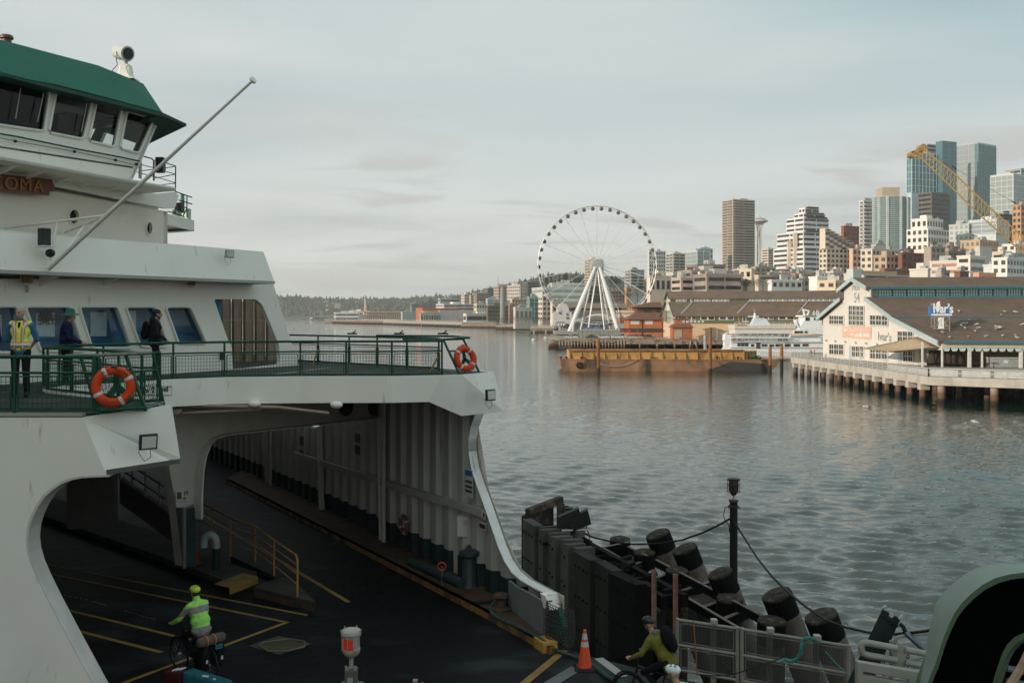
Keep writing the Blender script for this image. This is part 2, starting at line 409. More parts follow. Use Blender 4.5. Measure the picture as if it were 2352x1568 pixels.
WHITE=(0.66,0.62,0.56);CREAM=(0.58,0.50,0.40);TAN=(0.40,0.32,0.24);BRICK=(0.20,0.085,0.055);BROWN=(0.21,0.15,0.11)
GREY=(0.38,0.38,0.36);ORANGE=(0.50,0.20,0.09);PEACH=(0.62,0.40,0.27);DARK=(0.10,0.09,0.08);PALEG=(0.45,0.50,0.45)
def frame2(L,C,R_,Y,phi):
 rl,rc,rr=ray(L),ray(C),ray(R_);c=Vector((rc*Y,Y,0));ph=R(phi)
 e2=Vector((math.cos(ph),math.sin(ph),0));e1=Vector((-math.sin(ph),math.cos(ph),0))
 w2=(rr*Y-c.x)/(math.cos(ph)-rr*math.sin(ph));w1=(c.x-rl*Y)/(math.sin(ph)+rl*math.cos(ph))
 return c,e1,e2,abs(w1),abs(w2)
def bld(cv,L,C,R_,top,Y,label,cat='building',wall=WHITE,style='band',phi=25,floor=3.4,bot=None,glass=None,group=None,name='building',cols=None,cap=True,wh=0.45,balc=False,mullion=False,roofc=None,zb=None):
 """a block: left face L..C catches the sun, right face C..R_ looks at us"""
 l,yt=cv(L,top);c_,_=cv(C,top);r_,_=cv(R_,top)
 c,e1,e2,w1,w2=frame2(l,c_,r_,Y,phi)
 zt=EYE-(yt-HY)/FX*Y
 zvis=(EYE-(cv(0,bot)[1]-HY)/FX*Y)if bot is not None else 6.0
 zb=(zvis-3 if zb is None else zb);zb=min(zb,2.0)if zb>2 and style!='float' else zb
 if w1>60:w1=60
 if w1<3:w1=3
 root=empty(name,(c.x,c.y,zb),label,cat,group)
 wm=wallm(wall);gm=glass or GL
 foot=[c,c+e2*w2,c+e2*w2+e1*w1,c+e1*w1]
 body=MB().prism([(p.x,p.y)for p in foot],zb,zt).build('wall',wm,root)
 H_=zt-zvis;nf=max(1,int(round(H_/floor)));fh=H_/nf
 ph=R(phi);cnt=[0]
 if style=='curtain':
  for(a,e,ww,rz,nrm)in((c,e2,w2,ph,-e1),(c,e1,w1,ph+math.pi/2,-e2)):
   ctr=a+e*ww/2+nrm*0.15
   cube('window',gm,root,(ctr.x,ctr.y,(zt+zvis)/2-.4),(ww-0.4,0.4,H_-1.2),rz)
   step=max(1,int(nf/26))
   for i in range(0,nf,step):
    cc=a+e*ww/2+nrm*0.4
    cube('floor_edge',wm,root,(cc.x,cc.y,zvis+i*fh),(ww,0.35,0.45*step**.5),rz)
   nm=max(2,int(ww/4.5))if mullion else max(2,int(ww/8))
   nm=min(nm,16)
   for i in range(nm+1):
    cc=a+e*(ww*i/nm)+nrm*0.38
    cube('mullion',wm,root,(cc.x,cc.y,(zt+zvis)/2),(0.4,0.4,H_),rz)
 else:
  for(a,e,ww,rz,nrm)in((c,e2,w2,ph,-e1),(c,e1,w1,ph+math.pi/2,-e2)):
   if ww<5:continue
   fc=nrm*0.02
   if style in('band','balcony'):
    step=1 if nf<=34 else 2
    seg=1 if ww<14 else(2 if ww<40 else 3)
    for i in range(0,nf,step):
     z=zvis+(i+0.5)*fh
     for s_ in range(seg):
      w_=(ww-1.2)/seg-0.8;cc=a+e*(0.6+(s_+.5)*(ww-1.2)/seg)+fc
      cube('window',gm,root,(cc.x,cc.y,z),(w_,0.3,fh*wh),rz)
     if style=='balcony':
      cc=a+e*ww/2+nrm*0.6
      cube('balcony',wm,root,(cc.x,cc.y,z-fh*.42),(ww*.9,1.3,fh*0.2),rz)
   elif style=='grid':
    nc=cols or max(2,int(ww/2.9));step=1;extra=MB()
    nc=min(nc,26);rows=list(range(nf-1,-1,-1))
    for i in rows:
     for j in range(nc):
      cc=a+e*((j+.5)*ww/nc)+fc
      if cnt[0]<96:cube('window',gm,root,(cc.x,cc.y,zvis+(i+0.52)*fh),(ww/nc*.52,0.3,fh*.52),rz);cnt[0]+=1
      else:extra.box((cc.x,cc.y,zvis+(i+0.52)*fh),(ww/nc*.52,0.3,fh*.52),rz)
    if extra.v:extra.build('other_windows',gm,root)['kind']='stuff'
 if cap:
  mid=c+e2*w2/2+e1*w1/2
  cube('roof_parapet',wm,root,(mid.x,mid.y,zt+.25),(w2+.5,w1+.5,.7),ph)
  rnd=random.Random(int(L*7+top))
  m2=c+e2*w2*rnd.uniform(.35,.65)+e1*w1*.5
  cube('roof_plant_room',wallm(GREY)if rnd.random()<.5 else wm,root,(m2.x,m2.y,zt+1.7),(w2*rnd.uniform(.2,.4),w1*.4,2.6),ph)
  for q in range(2):
   m3=c+e2*w2*rnd.uniform(.1,.9)+e1*w1*rnd.uniform(.15,.5)
   cube('roof_unit',m_metalg,root,(m3.x,m3.y,zt+1.1),(rnd.uniform(1.2,3),2.0,rnd.uniform(1,2.4)),ph)
 return root,c,e1,e2,w1,w2,zt
bld(r5,185,262,420,462,1150,'tall tan tower with stacked balconies, just left of the space tower','apartment tower',(0.46,0.39,0.30),'balcony',bot=950,wh=.42,floor=3.2)
bld(r5,470,515,555,818,1300,'small cream condo tower between the space tower and the stepped white block','apartment tower',CREAM,'band',bot=950)
def stepped_white():
 root,c,e1,e2,w1,w2,zt=bld(r5,552,772,950,800,700,'wide white stepped apartment block with planted roof terraces','apartment block',(0.62,0.61,0.58),'band',bot=1010,cap=False)
 wm=wallm((0.62,0.61,0.58));pm=mat('terrace_green',(0.07,0.075,0.03),.9)
 def tier(L,C,R_,top,bot,inset):
  l,yt=r5(L,top);_,yb=r5(L,bot);cx,_=r5(C,top);rr,_=r5(R_,top);Y=700+inset
  c2,f1,f2,v1,v2=frame2(l,cx,rr,Y,25);za=EYE-(yb-HY)/FX*Y;zb_=EYE-(yt-HY)/FX*Y;v1=min(v1,45)
  foot=[c2,c2+f2*v2,c2+f2*v2+f1*v1,c2+f1*v1]
  MB().prism([(p.x,p.y)for p in foot],za-1,zb_).build('tier',wm,root)
  n=max(1,int(round((zb_-za)/3.4)));fh=(zb_-za)/n
  for(a,e,ww,rz)in((c2,f2,v2,R(25)),(c2,f1,v1,R(115))):
   for i in range(n):
    for s_ in range(2):
     cc=a+e*((s_+.5)*ww/2);cube('window',GL,root,(cc.x,cc.y,za+(i+.5)*fh),(ww/2-1.2,.3,fh*.45),rz)
  m_=c2+f2*v2/2-f1*0.4;cube('planting',pm,root,(m_.x,m_.y,zb_+.3),(v2*.8,1.4,.9),R(25))
 tier(578,768,935,690,800,3);tier(645,770,950,590,690,6);tier(700,770,925,560,590,9);tier(735,780,880,520,560,12)
 for px_ in(670,712):
  a=r5(px_,760 if px_==670 else 700);b=r5(px_,965)
  p=PL(a[0],a[1],(c.x,c.y),(e1.x,e1.y));q=PL(b[0],b[1],(c.x,c.y),(e1.x,e1.y))
  MB().bar(p-e2*.5,q-e2*.5,2.6,2.6).build('rib',wallm(CREAM),root)
stepped_white()
def sloped_block():
 root,c,e1,e2,w1,w2,zt=bld(r5,880,935,1112,812,620,'beige block whose roof steps down steeply to the right','apartment block',CREAM,'grid',bot=990,cap=False,floor=3.4)
 wm=wallm(CREAM)
 n=9
 for i in range(n):
  x0=925+i*29;yt=668+i*17
  a=PL(*r5(x0,yt),(c.x,c.y),(e2.x,e2.y));b=PL(*r5(x0+29.5,815),(c.x,c.y),(e2.x,e2.y))
  h=a.z-b.z
  if h<1:continue
  mid=(a+b)/2+e1*2.5;cube('tier',wm,root,(mid.x,mid.y,b.z+h/2),((b-a).to_2d().length,5,h),R(25))
  m2=(a+b)/2-e1*.6;cube('terrace',wallm(BROWN),root,(m2.x,m2.y,a.z-1.0),((b-a).to_2d().length*1.1,2.0,.6),R(25))
  for k in range(int(h/3.4)):
   cube('window',GL,root,(m2.x+e1.x*.5,m2.y+e1.y*.5,a.z-3.2-3.4*k),(3.2,.5,1.5),R(25))
sloped_block()
bld(r5,1112,1122,1216,818,618,'tan and brick apartment block at the low end of the stepped roof','apartment block',PEACH,'grid',bot=950)
bld(r5,1040,1058,1168,655,800,'plain red brick block behind the stepped beige building','building',(0.24,0.07,0.045),'grid',bot=820)
bld(r5,1170,1200,1292,470,905,'white condo tower with balconies at the left of the round teal glass tower','apartment tower',(0.56,0.55,0.51),'balcony',bot=800)
def round_teal():
 Y=900;l,yt=r5(1290,440);r_,_=r5(1550,440);_,yb=r5(0,820);x0,x1=ray(l)*Y,ray(r_)*Y;zt=EYE-(yt-HY)/FX*Y;zb_=2;cx=(x0+x1)/2;rad=(x1-x0)/2
 root=empty('round_tower',(cx,Y+rad,zb_),'round teal glass apartment tower with pale vertical fins','apartment tower')
 wm=wallm((0.42,0.46,0.45));n=26
 arc=[(cx+rad*math.cos(a),Y+rad*.6-rad*.6*math.sin(a))for a in[math.pi*i/n for i in range(n+1)]]
 MB().prism(arc+[(x0,Y+rad*1.2),(x1,Y+rad*1.2)][::1],zb_,zt).build('glass_wall',GLT,root)
 nf=27;z0=EYE-(yb-HY)/FX*Y
 for i in range(nf+1):
  z=z0+(zt-z0)*i/nf
  MB().tube([(cx+(rad+.2)*math.cos(a),Y+rad*.6-(rad*.6+.2)*math.sin(a),z)for a in[math.pi*k/n for k in range(n+1)]],.28,4).build('floor_edge',wm,root)
 for k in(2,6,10,16,20,24):
  a=math.pi*k/n;MB().box((cx+(rad+.5)*math.cos(a),Y+rad*.6-(rad*.6+.5)*math.sin(a),(z0+zt)/2),(2.0,1.6,zt-z0)).build('fin',wm,root)
 a,b=r5(1340,412),r5(1465,440)
 xa,xb=ray(a[0])*Y,ray(b[0])*Y;MB().box(((xa+xb)/2,Y+rad*.6,zt+4),(xb-xa,16,9)).build('roof_plant_room',wallm(TAN),root)
round_teal()
bld(r5,1512,1545,1722,118,1000,'very tall pale blue glass tower crossed by the tip of the crane jib','office tower',(0.42,0.52,0.54),'curtain',bot=410,glass=GLB,floor=6.5,mullion=True,cap=False)
bld(r5,1548,1688,1816,408,990,'dark stepped base of the tall blue tower, banded black and grey','office tower',(0.13,0.115,0.10),'band',bot=610,glass=GLD,floor=4.6,cap=False)
bld(r5,1722,1766,1864,40,1010,'deep blue glass slab, right part of the tallest tower','office tower',(0.08,0.16,0.20),'curtain',bot=640,glass=GLB,floor=5.5,cap=False)
bld(r5,1640,1655,1722,62,1025,'pale crown block on top of the tall blue tower','office tower',(0.40,0.40,0.38),'band',bot=118,floor=5,cap=False)
bld(r5,1864,2018,2148,52,1050,'tall square tower, silver on its left face and dark blue grid on its right','office tower',(0.40,0.43,0.42),'curtain',bot=620,glass=GLP,floor=6,mullion=True,phi=33,cap=False)
bld(r5,2019,2020,2148,60,1047,'dark blue gridded glass face of the tall square tower','office tower',(0.20,0.27,0.28),'curtain',bot=560,glass=GLB,floor=9,phi=33,mullion=True,cap=False)
bld(r5,2112,2272,2360,278,850,'white glass tower cut by the right edge behind the crane','office tower',(0.56,0.57,0.55),'curtain',bot=580,glass=GLP,floor=5,mullion=True,phi=38)
bld(r5,2215,2330,2500,242,890,'taller grey back part of the white glass tower at the right edge','office tower',(0.30,0.33,0.32),'band',bot=500,floor=4)
bld(r5,2268,2330,2500,500,600,'orange brown brick tower at the right edge under the crane','office tower',(0.42,0.24,0.13),'grid',bot=720)
bld(r5,1508,1662,1813,668,620,'white art deco office block with a row of lights on its roof','office block',WHITE,'grid',bot=830,phi=38,floor=4.2,cap=False)
bld(r5,1540,1655,1770,600,632,'upper tier of the white art deco block, set back','office block',WHITE,'grid',bot=668,phi=38,floor=4.2)
bld(r5,1813,1955,1990,640,660,'low silver block with a curved panelled face','office block',(0.46,0.47,0.45),'grid',bot=790,phi=42,glass=GLP)
bld(r5,1955,2150,2240,605,650,'blue white glass block just left of the dark tower under the crane','office block',(0.52,0.57,0.58),'curtain',bot=700,glass=GLP,phi=42)
bld(r5,2150,2180,2270,570,700,'black glass block right behind the crane jib','office block',(0.07,0.07,0.07),'band',bot=780,glass=GLD)
bld(r5,1178,1262,1450,820,560,'cream corner building with small square windows below the teal tower','building',CREAM,'grid',bot=960,phi=30)
bld(r5,1255,1290,1355,785,575,'grey gable topped penthouse on the cream corner building','building',(0.30,0.28,0.25),'grid',bot=820)
bld(r5,1272,1365,1472,866,540,'tan brick walk-up with dark fire escapes','building',(0.42,0.30,0.21),'grid',bot=965,phi=32)
bld(r5,1472,1476,1632,850,541,'dark brown brick block beside the tan walk-up','building',BRICK,'grid',bot=950)
bld(r5,1632,1685,1785,805,530,'tan apartment building with a tree on its roof','building',(0.34,0.29,0.23),'grid',bot=930)
bld(r5,1782,1810,1940,838,562,'small brown brick building left of the pale office row','building',BROWN,'grid',bot=890)
bld(r5,1780,1800,1890,800,590,'small rust coloured building peeking over the brown one','building',(0.32,0.20,0.14),'grid',bot=840)
bld(r5,1895,2035,2170,755,590,'orange brick block with green windows below the silver block','building',(0.50,0.33,0.20),'grid',bot=850,phi=38,glass=GLT)
bld(r5,1675,1880,1900,905,480,'long low white row with orange window shutters','building',(0.60,0.55,0.50),'band',bot=1000,phi=48,glass=mat('orange_panel',(0.42,0.20,0.11),.6),floor=4.2)
bld(r5,1870,1965,2075,870,470,'white corner building right of the shuttered row','building',WHITE,'band',bot=985,phi=42,floor=4.5)
bld(r5,2030,2035,2122,800,490,'blank pale grey stair block rising behind the white corner building','building',(0.46,0.45,0.42),'none',bot=900,cap=False)
bld(r5,2122,2200,2260,840,500,'cream block with a flat brown roof behind the railway white buildings','building',CREAM,'band',bot=900)
bld(r5,2195,2290,2500,785,540,'big white block cut by the right edge below the crane','building',(0.66,0.63,0.58),'grid',bot=880,phi=42)
bld(r5,2060,2130,2200,935,440,'blue white low building with pale shutters','building',(0.56,0.58,0.58),'grid',bot=1000,phi=35)
bld(r5,2122,2230,2420,885,430,'bright white loft block beside the brown hipped roof','building',(0.68,0.66,0.62),'grid',bot=1000,phi=40)
bld(r5,2020,2028,2152,985,420,'flat peach coloured box on the shore road','building',(0.60,0.30,0.17),'none',bot=1010,cap=False)
bld(r5,1180,1184,1440,972,400,'long flat tan warehouse roof right of the pale green box','building',(0.48,0.33,0.23),'none',bot=1000,cap=False)
bld(r5,1345,1350,1560,955,430,'low brick shed on the shore road','building',(0.25,0.11,0.07),'grid',bot=990,cap=False)
bld(r5,1530,1660,1680,965,410,'white low warehouse with rounded front','building',(0.58,0.54,0.47),'none',bot=1010,phi=45)
bld(r5,1105,1125,1186,958,330,'pale green lift tower box behind the tip of the white gable','building',(0.44,0.50,0.46),'none',bot=1060,cap=False)
bld(r5,1190,1200,1525,1000,350,'long low pale shed with green awning','building',(0.42,0.44,0.36),'band',bot=1030,cap=False)
bld(r5,808,868,985,1022,400,'white columned building with tall narrow windows','building',(0.66,0.64,0.60),'grid',bot=1100,floor=9)
bld(r5,870,998,1100,1050,385,'cream low hall with arched windows beside the columned building','building',(0.62,0.50,0.36),'grid',bot=1100,phi=50,floor=7)
bld(r5,440,445,700,1010,480,'pale low terrace building above the market ramps','building',(0.52,0.45,0.36),'band',bot=1040)
bld(r5,520,540,760,1045,440,'white market hall with a long balustrade','building',(0.68,0.66,0.62),'grid',bot=1100)
bld(r5,265,395,420,965,520,'cream apartment wing with bay fronts, below the tall tan tower','building',(0.60,0.50,0.38),'grid',bot=1030,phi=42)
bld(r5,410,425,570,950,530,'tan brick building beside the bare hillside trees','building',(0.42,0.34,0.25),'grid',bot=1020)
bld(r5,640,660,800,985,540,'low white building at the foot of the stepped block','building',(0.58,0.56,0.52),'grid',bot=1030)
bld(r5,700,710,900,1000,510,'small orange roofed building at the foot of the stepped block','building',(0.40,0.24,0.15),'grid',bot=1040)
bld(r6,660,808,1215,142,430,'brown concrete parking garage with open dark decks, nearest one','parking garage',(0.37,0.29,0.24),'band',bot=330,floor=3.6,phi=18,glass=GLD,wh=.42)
bld(r6,410,518,665,182,455,'paler parking garage left of the nearest brown one','parking garage',(0.44,0.36,0.30),'band',bot=330,floor=3.6,phi=18,glass=GLD,wh=.42)
bld(r6,480,635,1090,98,500,'long brown banded office over the parking garages','office block',(0.34,0.27,0.22),'band',bot=180,floor=4,phi=18,glass=GLD)
bld(r6,580,700,1020,32,540,'upper brown terrace of the banded office','office block',(0.25,0.19,0.15),'band',bot=100,floor=5,phi=18,glass=GLD)
bld(r4,1345,1360,1560,765,470,'cream hall with tall pink framed windows behind the wheel','building',(0.62,0.52,0.42),'grid',bot=925,floor=7)
bld(r4,1340,1350,1510,522,1150,'white apartment tower touching the right rim of the wheel','apartment tower',(0.56,0.55,0.52),'grid',bot=760,floor=5)
bld(r4,1510,1580,1700,545,1120,'pale concrete tower with balconies, second right of the wheel','apartment tower',(0.50,0.48,0.43),'balcony',bot=720)
bld(r4,1700,1812,1930,520,1090,'glass and white tower with a stepped crown, third right of the wheel','apartment tower',(0.50,0.53,0.52),'curtain',bot=680,glass=GLP,floor=5)
bld(r4,1800,1835,1960,498,1130,'taller back slab of the stepped glass and white tower','apartment tower',(0.46,0.48,0.47),'grid',bot=640,floor=5)
bld(r4,1118,1172,1305,700,1050,'grey and white slab tower inside the lower right of the wheel','apartment tower',(0.42,0.42,0.39),'balcony',bot=880)
bld(r4,1128,1134,1180,872,900,'orange brick low block under the grey slab tower','building',(0.50,0.27,0.14),'grid',bot=960)
bld(r4,735,790,915,600,1200,'cream tower of stacked balconies straight behind the wheel hub','apartment tower',(0.50,0.42,0.31),'balcony',bot=980,floor=3.4)
bld(r4,228,330,738,872,760,'wide pale green glass office with a curved top, left behind the wheel','office block',(0.48,0.51,0.46),'band',bot=1160,floor=5,glass=GLP,phi=15)
bld(r4,400,420,738,832,790,'set back upper floor of the pale green glass office','office block',(0.50,0.50,0.45),'band',bot=870,floor=6,glass=GLP,phi=15)
bld(r4,738,752,940,858,800,'dark brown block behind the wheel legs','building',(0.15,0.11,0.09),'band',bot=1000)
bld(r4,905,912,1120,905,900,'row of small mixed houses under the hill trees','building',(0.28,0.21,0.17),'grid',bot=1000)
bld(r4,60,70,235,1068,700,'pale two storey office on the shore, left of the wheel','office block',(0.55,0.52,0.44),'grid',bot=1190,floor=7,glass=GLT)
bld(r4,195,205,300,965,730,'teal glass stair tower beside the pale green office','office block',(0.30,0.42,0.38),'curtain',bot=1180,glass=GLT)
bld(r4,290,330,412,955,690,'narrow cream block with small windows near the left rim','building',(0.60,0.52,0.42),'grid',bot=1190)
bld(r4,405,425,560,1010,670,'cream block with a row of windows at the foot of the left rim','building',(0.58,0.50,0.40),'grid',bot=1190)
bld(r3,2008,2118,2140,192,1100,'grey beige slab with tiny windows on the hill','apartment block',(0.48,0.45,0.39),'grid',bot=330,phi=45)
bld(r3,2132,2178,2275,165,1080,'charcoal apartment block with balconies at the wheel rim','apartment block',(0.13,0.13,0.12),'balcony',bot=350)
bld(r3,2090,2100,2150,165,1150,'dark grey top of a block behind the beige slab','apartment block',(0.25,0.26,0.26),'grid',bot=200)
bld(r3,1898,1940,2005,200,1200,'tan hillside block with a stepped top','apartment block',(0.38,0.32,0.25),'grid',bot=320)
bld(r3,1822,1850,1902,215,1250,'dark brown hillside block','apartment block',(0.19,0.16,0.13),'grid',bot=320)
bld(r3,1735,1760,1862,258,1230,'brown brick hillside block with pale bays','apartment block',(0.31,0.25,0.19),'grid',bot=340)
bld(r3,1700,1712,1765,272,1300,'small tan hillside block','apartment block',(0.40,0.33,0.25),'grid',bot=340)
bld(r3,1630,1660,1702,265,1350,'cream hillside apartments at the left of the row','apartment block',(0.55,0.48,0.38),'grid',bot=335)
bld(r3,1442,1460,1625,300,1500,'round ended office with dark glass bands','office block',(0.42,0.43,0.41),'band',bot=360,floor=6)
bld(r3,1520,1530,1582,278,1510,'small round upper storey on the banded office','office block',(0.40,0.41,0.40),'band',bot=300,floor=5)
bld(r3,1425,1490,1740,345,1250,'long white terraces below the hillside blocks','building',(0.60,0.58,0.54),'band',bot=395,floor=5)
bld(r3,1838,1850,1950,302,1100,'pale glass low block with a thin roof','office block',(0.50,0.54,0.52),'curtain',bot=345,glass=GLP)
bld(r3,1738,1760,1845,345,1050,'cream office with square windows','office block',(0.56,0.51,0.43),'grid',bot=430,floor=5)
bld(r3,2035,2050,2190,305,1020,'orange and cream apartments with a domed corner','apartment block',(0.55,0.36,0.22),'grid',bot=360)
bld(r3,1845,1850,2025,360,1000,'dark brown shore block behind the tall pole','building',(0.17,0.12,0.09),'band',bot=480)
bld(r3,2020,2030,2070,355,960,'narrow brown brick end wall','building',(0.27,0.17,0.12),'none',bot=490)
bld(r3,2066,2076,2220,372,950,'pale shore offices with green glass','office block',(0.52,0.50,0.43),'grid',bot=490,floor=6,glass=GLT)
bld(r3,1262,1315,1612,375,1180,'rust red museum hall with a flat roof','museum',(0.42,0.12,0.06),'none',bot=440,cap=False)
bld(r3,1312,1322,1442,398,1150,'peach coloured box in front of the rust red hall','building',(0.60,0.33,0.19),'none',bot=440,cap=False)
bld(r3,1446,1456,1612,395,1140,'plain grey box hall with a dark doorway','building',(0.42,0.42,0.41),'none',bot=485,cap=False)
bld(r3,1292,1300,1470,420,1120,'low shore cafe with pale posts and dark glass','building',(0.40,0.40,0.30),'grid',bot=490,floor=9)
bld(r3,1650,1675,1940,425,1010,'long white roofed terminal with ribbon windows','terminal building',(0.60,0.56,0.48),'band',bot=492,floor=6)
bld(r3,1140,1150,1262,408,1300,'pale green glass boat hall on the shore','building',(0.40,0.48,0.43),'grid',bot=485,glass=GLT)
bld(r3,580,600,790,415,1500,'white three storey office standing at the pier end','office block',(0.66,0.64,0.60),'band',bot=478,floor=6,phi=12)
bld(r3,712,720,880,402,1560,'white stepped annex behind the pier end office','office block',(0.62,0.60,0.55),'grid',bot=440,floor=8,phi=12)
def hotel():
 root,c,e1,e2,w1,w2,zt=bld(r3,765,835,1140,412,1400,'long waterfront hotel with diagonal braces and round balconies','hotel',(0.58,0.47,0.36),'grid',bot=490,floor=9,phi=10,cap=False)
 MB().prism([(p.x,p.y)for p in(c-e1*3-e2*2,c+e2*w2-e1*3,c+e2*w2+e1*10,c+e1*10-e2*2)],zt,zt+1.6).build('roof',wallm(TAN),root)
 for i in range(16):
  a=c+e2*(w2*(i+.2)/16)-e1*1.2
  MB().bar(Vector((a.x,a.y,zt-8)),Vector((a.x,a.y,zt))+e2*6,.9).build('brace',wallm(TAN),root)
  if i%2==0:
   for r_ in range(2):
    cube('balcony',wallm(WHITE),root,(a.x,a.y,zt-12-r_*9),(8,2.5,5),R(10))
hotel()
bld(r3,836,850,896,298,2100,'grey grain tower standing above the far shore','tower',(0.27,0.27,0.24),'none',bot=345,cap=False)
bld(r3,850,858,880,345,2090,'red brick shaft under the grey grain tower','tower',(0.36,0.14,0.09),'grid',bot=400,cap=False)
bld(r3,1215,1228,1292,342,1900,'dark glazed hall on the hill edge','building',(0.16,0.18,0.18),'band',bot=372)
def filler():
 rnd=random.Random(21)
 cols_=[('cream',CREAM),('tan',TAN),('brick red',BRICK),('brown',BROWN),('white',WHITE),('grey',GREY)]
 for i in range(54):
  px=rnd.uniform(1480,2330);Y=rnd.uniform(440,760);yt=652-(Y-440)*0.085-(px-1480)*0.03+rnd.uniform(-10,12)
  wpx=rnd.uniform(22,48)*520/Y;nm,c=cols_[i%6]
  bld(lambda x,y:(x,y),px,px+wpx*.4,px+wpx,yt,Y,f'small {nm} old town block wedged among the hillside buildings','building',c,rnd.choice(['grid','band']),bot=yt+34,group=f'{nm} infill blocks of the old town',phi=30)
 for i in range(22):
  px=rnd.uniform(1010,1470);Y=rnd.uniform(1250,1900);yt=704-(px-1010)*0.085+rnd.uniform(-8,10)
  nm,c=cols_[(i*5)%6];wpx=rnd.uniform(16,30)
  bld(lambda x,y:(x,y),px,px+wpx*.35,px+wpx,yt,Y,f'distant {nm} apartment block on the slope below the woods','apartment block',c,rnd.choice(['grid','band']),bot=yt+22,group=f'distant {nm} blocks on the slope',floor=5)
 for i in range(20):
  px=rnd.uniform(900,1290);Y=float(np.interp(px,[900,1290],[1500,760]));yt=722+rnd.uniform(-6,12)
  nm,c=cols_[(i*7)%6];wpx=rnd.uniform(12,34)
  bld(lambda x,y:(x,y),px,px+wpx*.3,px+wpx,yt,Y,f'low {nm} shed among the buildings along the far shore','shed',c,rnd.choice(['grid','none']),bot=yt+16,group=f'low {nm} sheds on the far shore',floor=5)
filler()
def space_tower():
 Y=1700;x,_=r5(447,570);X=ray(x)*Y
 zz=lambda y:EYE-(r5(0,y)[1]-HY)/FX*Y
 m=mat('needle_white',(0.55,0.53,0.48),.7)
 root=empty('space_tower',(X,Y,5),'slender observation tower with a flying saucer top','tower')
 k=Y/FX*.32
 for sx,sy in((-1,-.5),(1,-.5),(0,.9)):
  pts=[(X+sx*17*k,Y+sy*12,5),(X+sx*10*k,Y+sy*6,zz(800)),(X+sx*6*k,Y+sy*3,zz(700)),(X+sx*13*k,Y+sy*7,zz(650)),(X+sx*22*k,Y+sy*9,zz(630))]
  for q in(-1,1):MB().tube([(a+q*1.7,b,c)for a,b,c in pts],1.1,6).build('leg',m,root)
 MB().cyl((X,Y,5),3,zz(640)-5,10).build('core',mat('needle_core',(0.30,0.28,0.25),.8),root)
 MB().lathe((X,Y,0),[(8*k,zz(650)),(45*k,zz(630)),(65*k,zz(622)),(66*k,zz(616)),(50*k,zz(608)),(46*k,zz(602)),(30*k,zz(598)),(20*k,zz(590)),(8*k,zz(584)),(5*k,zz(575))],28).build('saucer',m,root,smooth=True)
 MB().lathe((X,Y,0),[(47*k,zz(609)),(50*k,zz(604)),(47*k,zz(602))],28).build('window',GLD,root)
 MB().tube([(X,Y,zz(578)),(X,Y,zz(560))],.5,5).build('spire',m,root)
space_tower()
def masts():
 Y=900;m=mat('mast_grey',(0.30,0.29,0.26),.7)
 a=r3(1972,185);b=r3(1972,500);X=ray(a[0])*Y;zt=EYE-(a[1]-HY)/FX*Y
 root=empty('column_sculpture',(X,Y,3),'tall pale round column standing on the far shore','column')
 MB().tube([(X,Y,3),(X,Y,zt-2)],[2.6,2.0],14).build('shaft',m,root,smooth=True);MB().box((X,Y,zt),(9,3,1.2)).build('cap',m,root)
 Y=1600;a=r3(1935,108);X=ray(a[0])*Y;zt=EYE-(a[1]-HY)/FX*Y
 root=empty('radio_mast',(X,Y,30),'thin radio mast rising above the hillside blocks','mast')
 MB().tube([(X,Y,30),(X,Y,zt)],[1.0,.3],6).build('pole',m,root);MB().box((X,Y,zt*.6),(3,.4,.4)).build('crossarm',m,root)
masts()
m_bark=mat('bark',(0.09,0.07,0.05),.95)
def tree(x,y,z,h,crown_w,label,mcol,kind='round',seed=0,group=None,dens=1.0):
 rnd=random.Random(seed);root=empty('tree',(x,y,z),label,'tree',group)
 tr=MB();tr.tube([(x,y,z),(x+.02*h,y,z+h*.5),(x,y,z+h*.85)],[.03*h,.02*h,.006*h],6)
 for i in range(7):
  a=rnd.random()*6.28;z0=z+h*rnd.uniform(.3,.7);L_=crown_w*rnd.uniform(.3,.5)
  tr.tube([(x,y,z0),(x+L_*math.cos(a),y+L_*math.sin(a),z0+L_*.7)],[.01*h,.003*h],4)
 tr.build('trunk',m_bark,root)
 cr=MB();n=int((260 if kind!='bare' else 420)*dens)
 for i in range(n):
  if kind=='conifer':
   t=rnd.random();rr=crown_w*.5*(1-t)**.8*rnd.uniform(.3,1.05);a=rnd.random()*6.28;p=Vector((x+rr*math.cos(a),y+rr*math.sin(a),z+h*(.12+.88*t)));s_=h*.05
  else:
   v=Vector((rnd.gauss(0,1),rnd.gauss(0,1),rnd.gauss(0,1))).normalized()*rnd.random()**.35
   p=Vector((x+v.x*crown_w*.5,y+v.y*crown_w*.5,z+h*.64+v.z*h*.36));s_=h*.055
  if kind=='bare':
   d=(p-Vector((x,y,z+h*.4))).normalized()*s_*1.6;cr.bar(p,p+d,h*.006);continue
  a=Vector((rnd.gauss(0,1),rnd.gauss(0,1),rnd.gauss(0,.6))).normalized();b=a.cross(Vector((rnd.random(),rnd.random(),1))).normalized()
  cr.poly([p+a*s_,p+b*s_*.7,p-a*s_,p-b*s_*.7]);c_=a.cross(b);cr.poly([p+c_*s_*.8,p+b*s_*.6,p-c_*s_*.8])
 cr.build('crown',mcol,root,fix=False);return root
m_conif=mat('leaf_dark',(0.030,0.045,0.022),.8,var=.4,vscale=.6);m_leafb=mat('leaf_brown',(0.15,0.11,0.065),.9,var=.3,vscale=.5);m_leafg=mat('leaf_green',(0.05,0.07,0.03),.8,var=.4,vscale=.5)
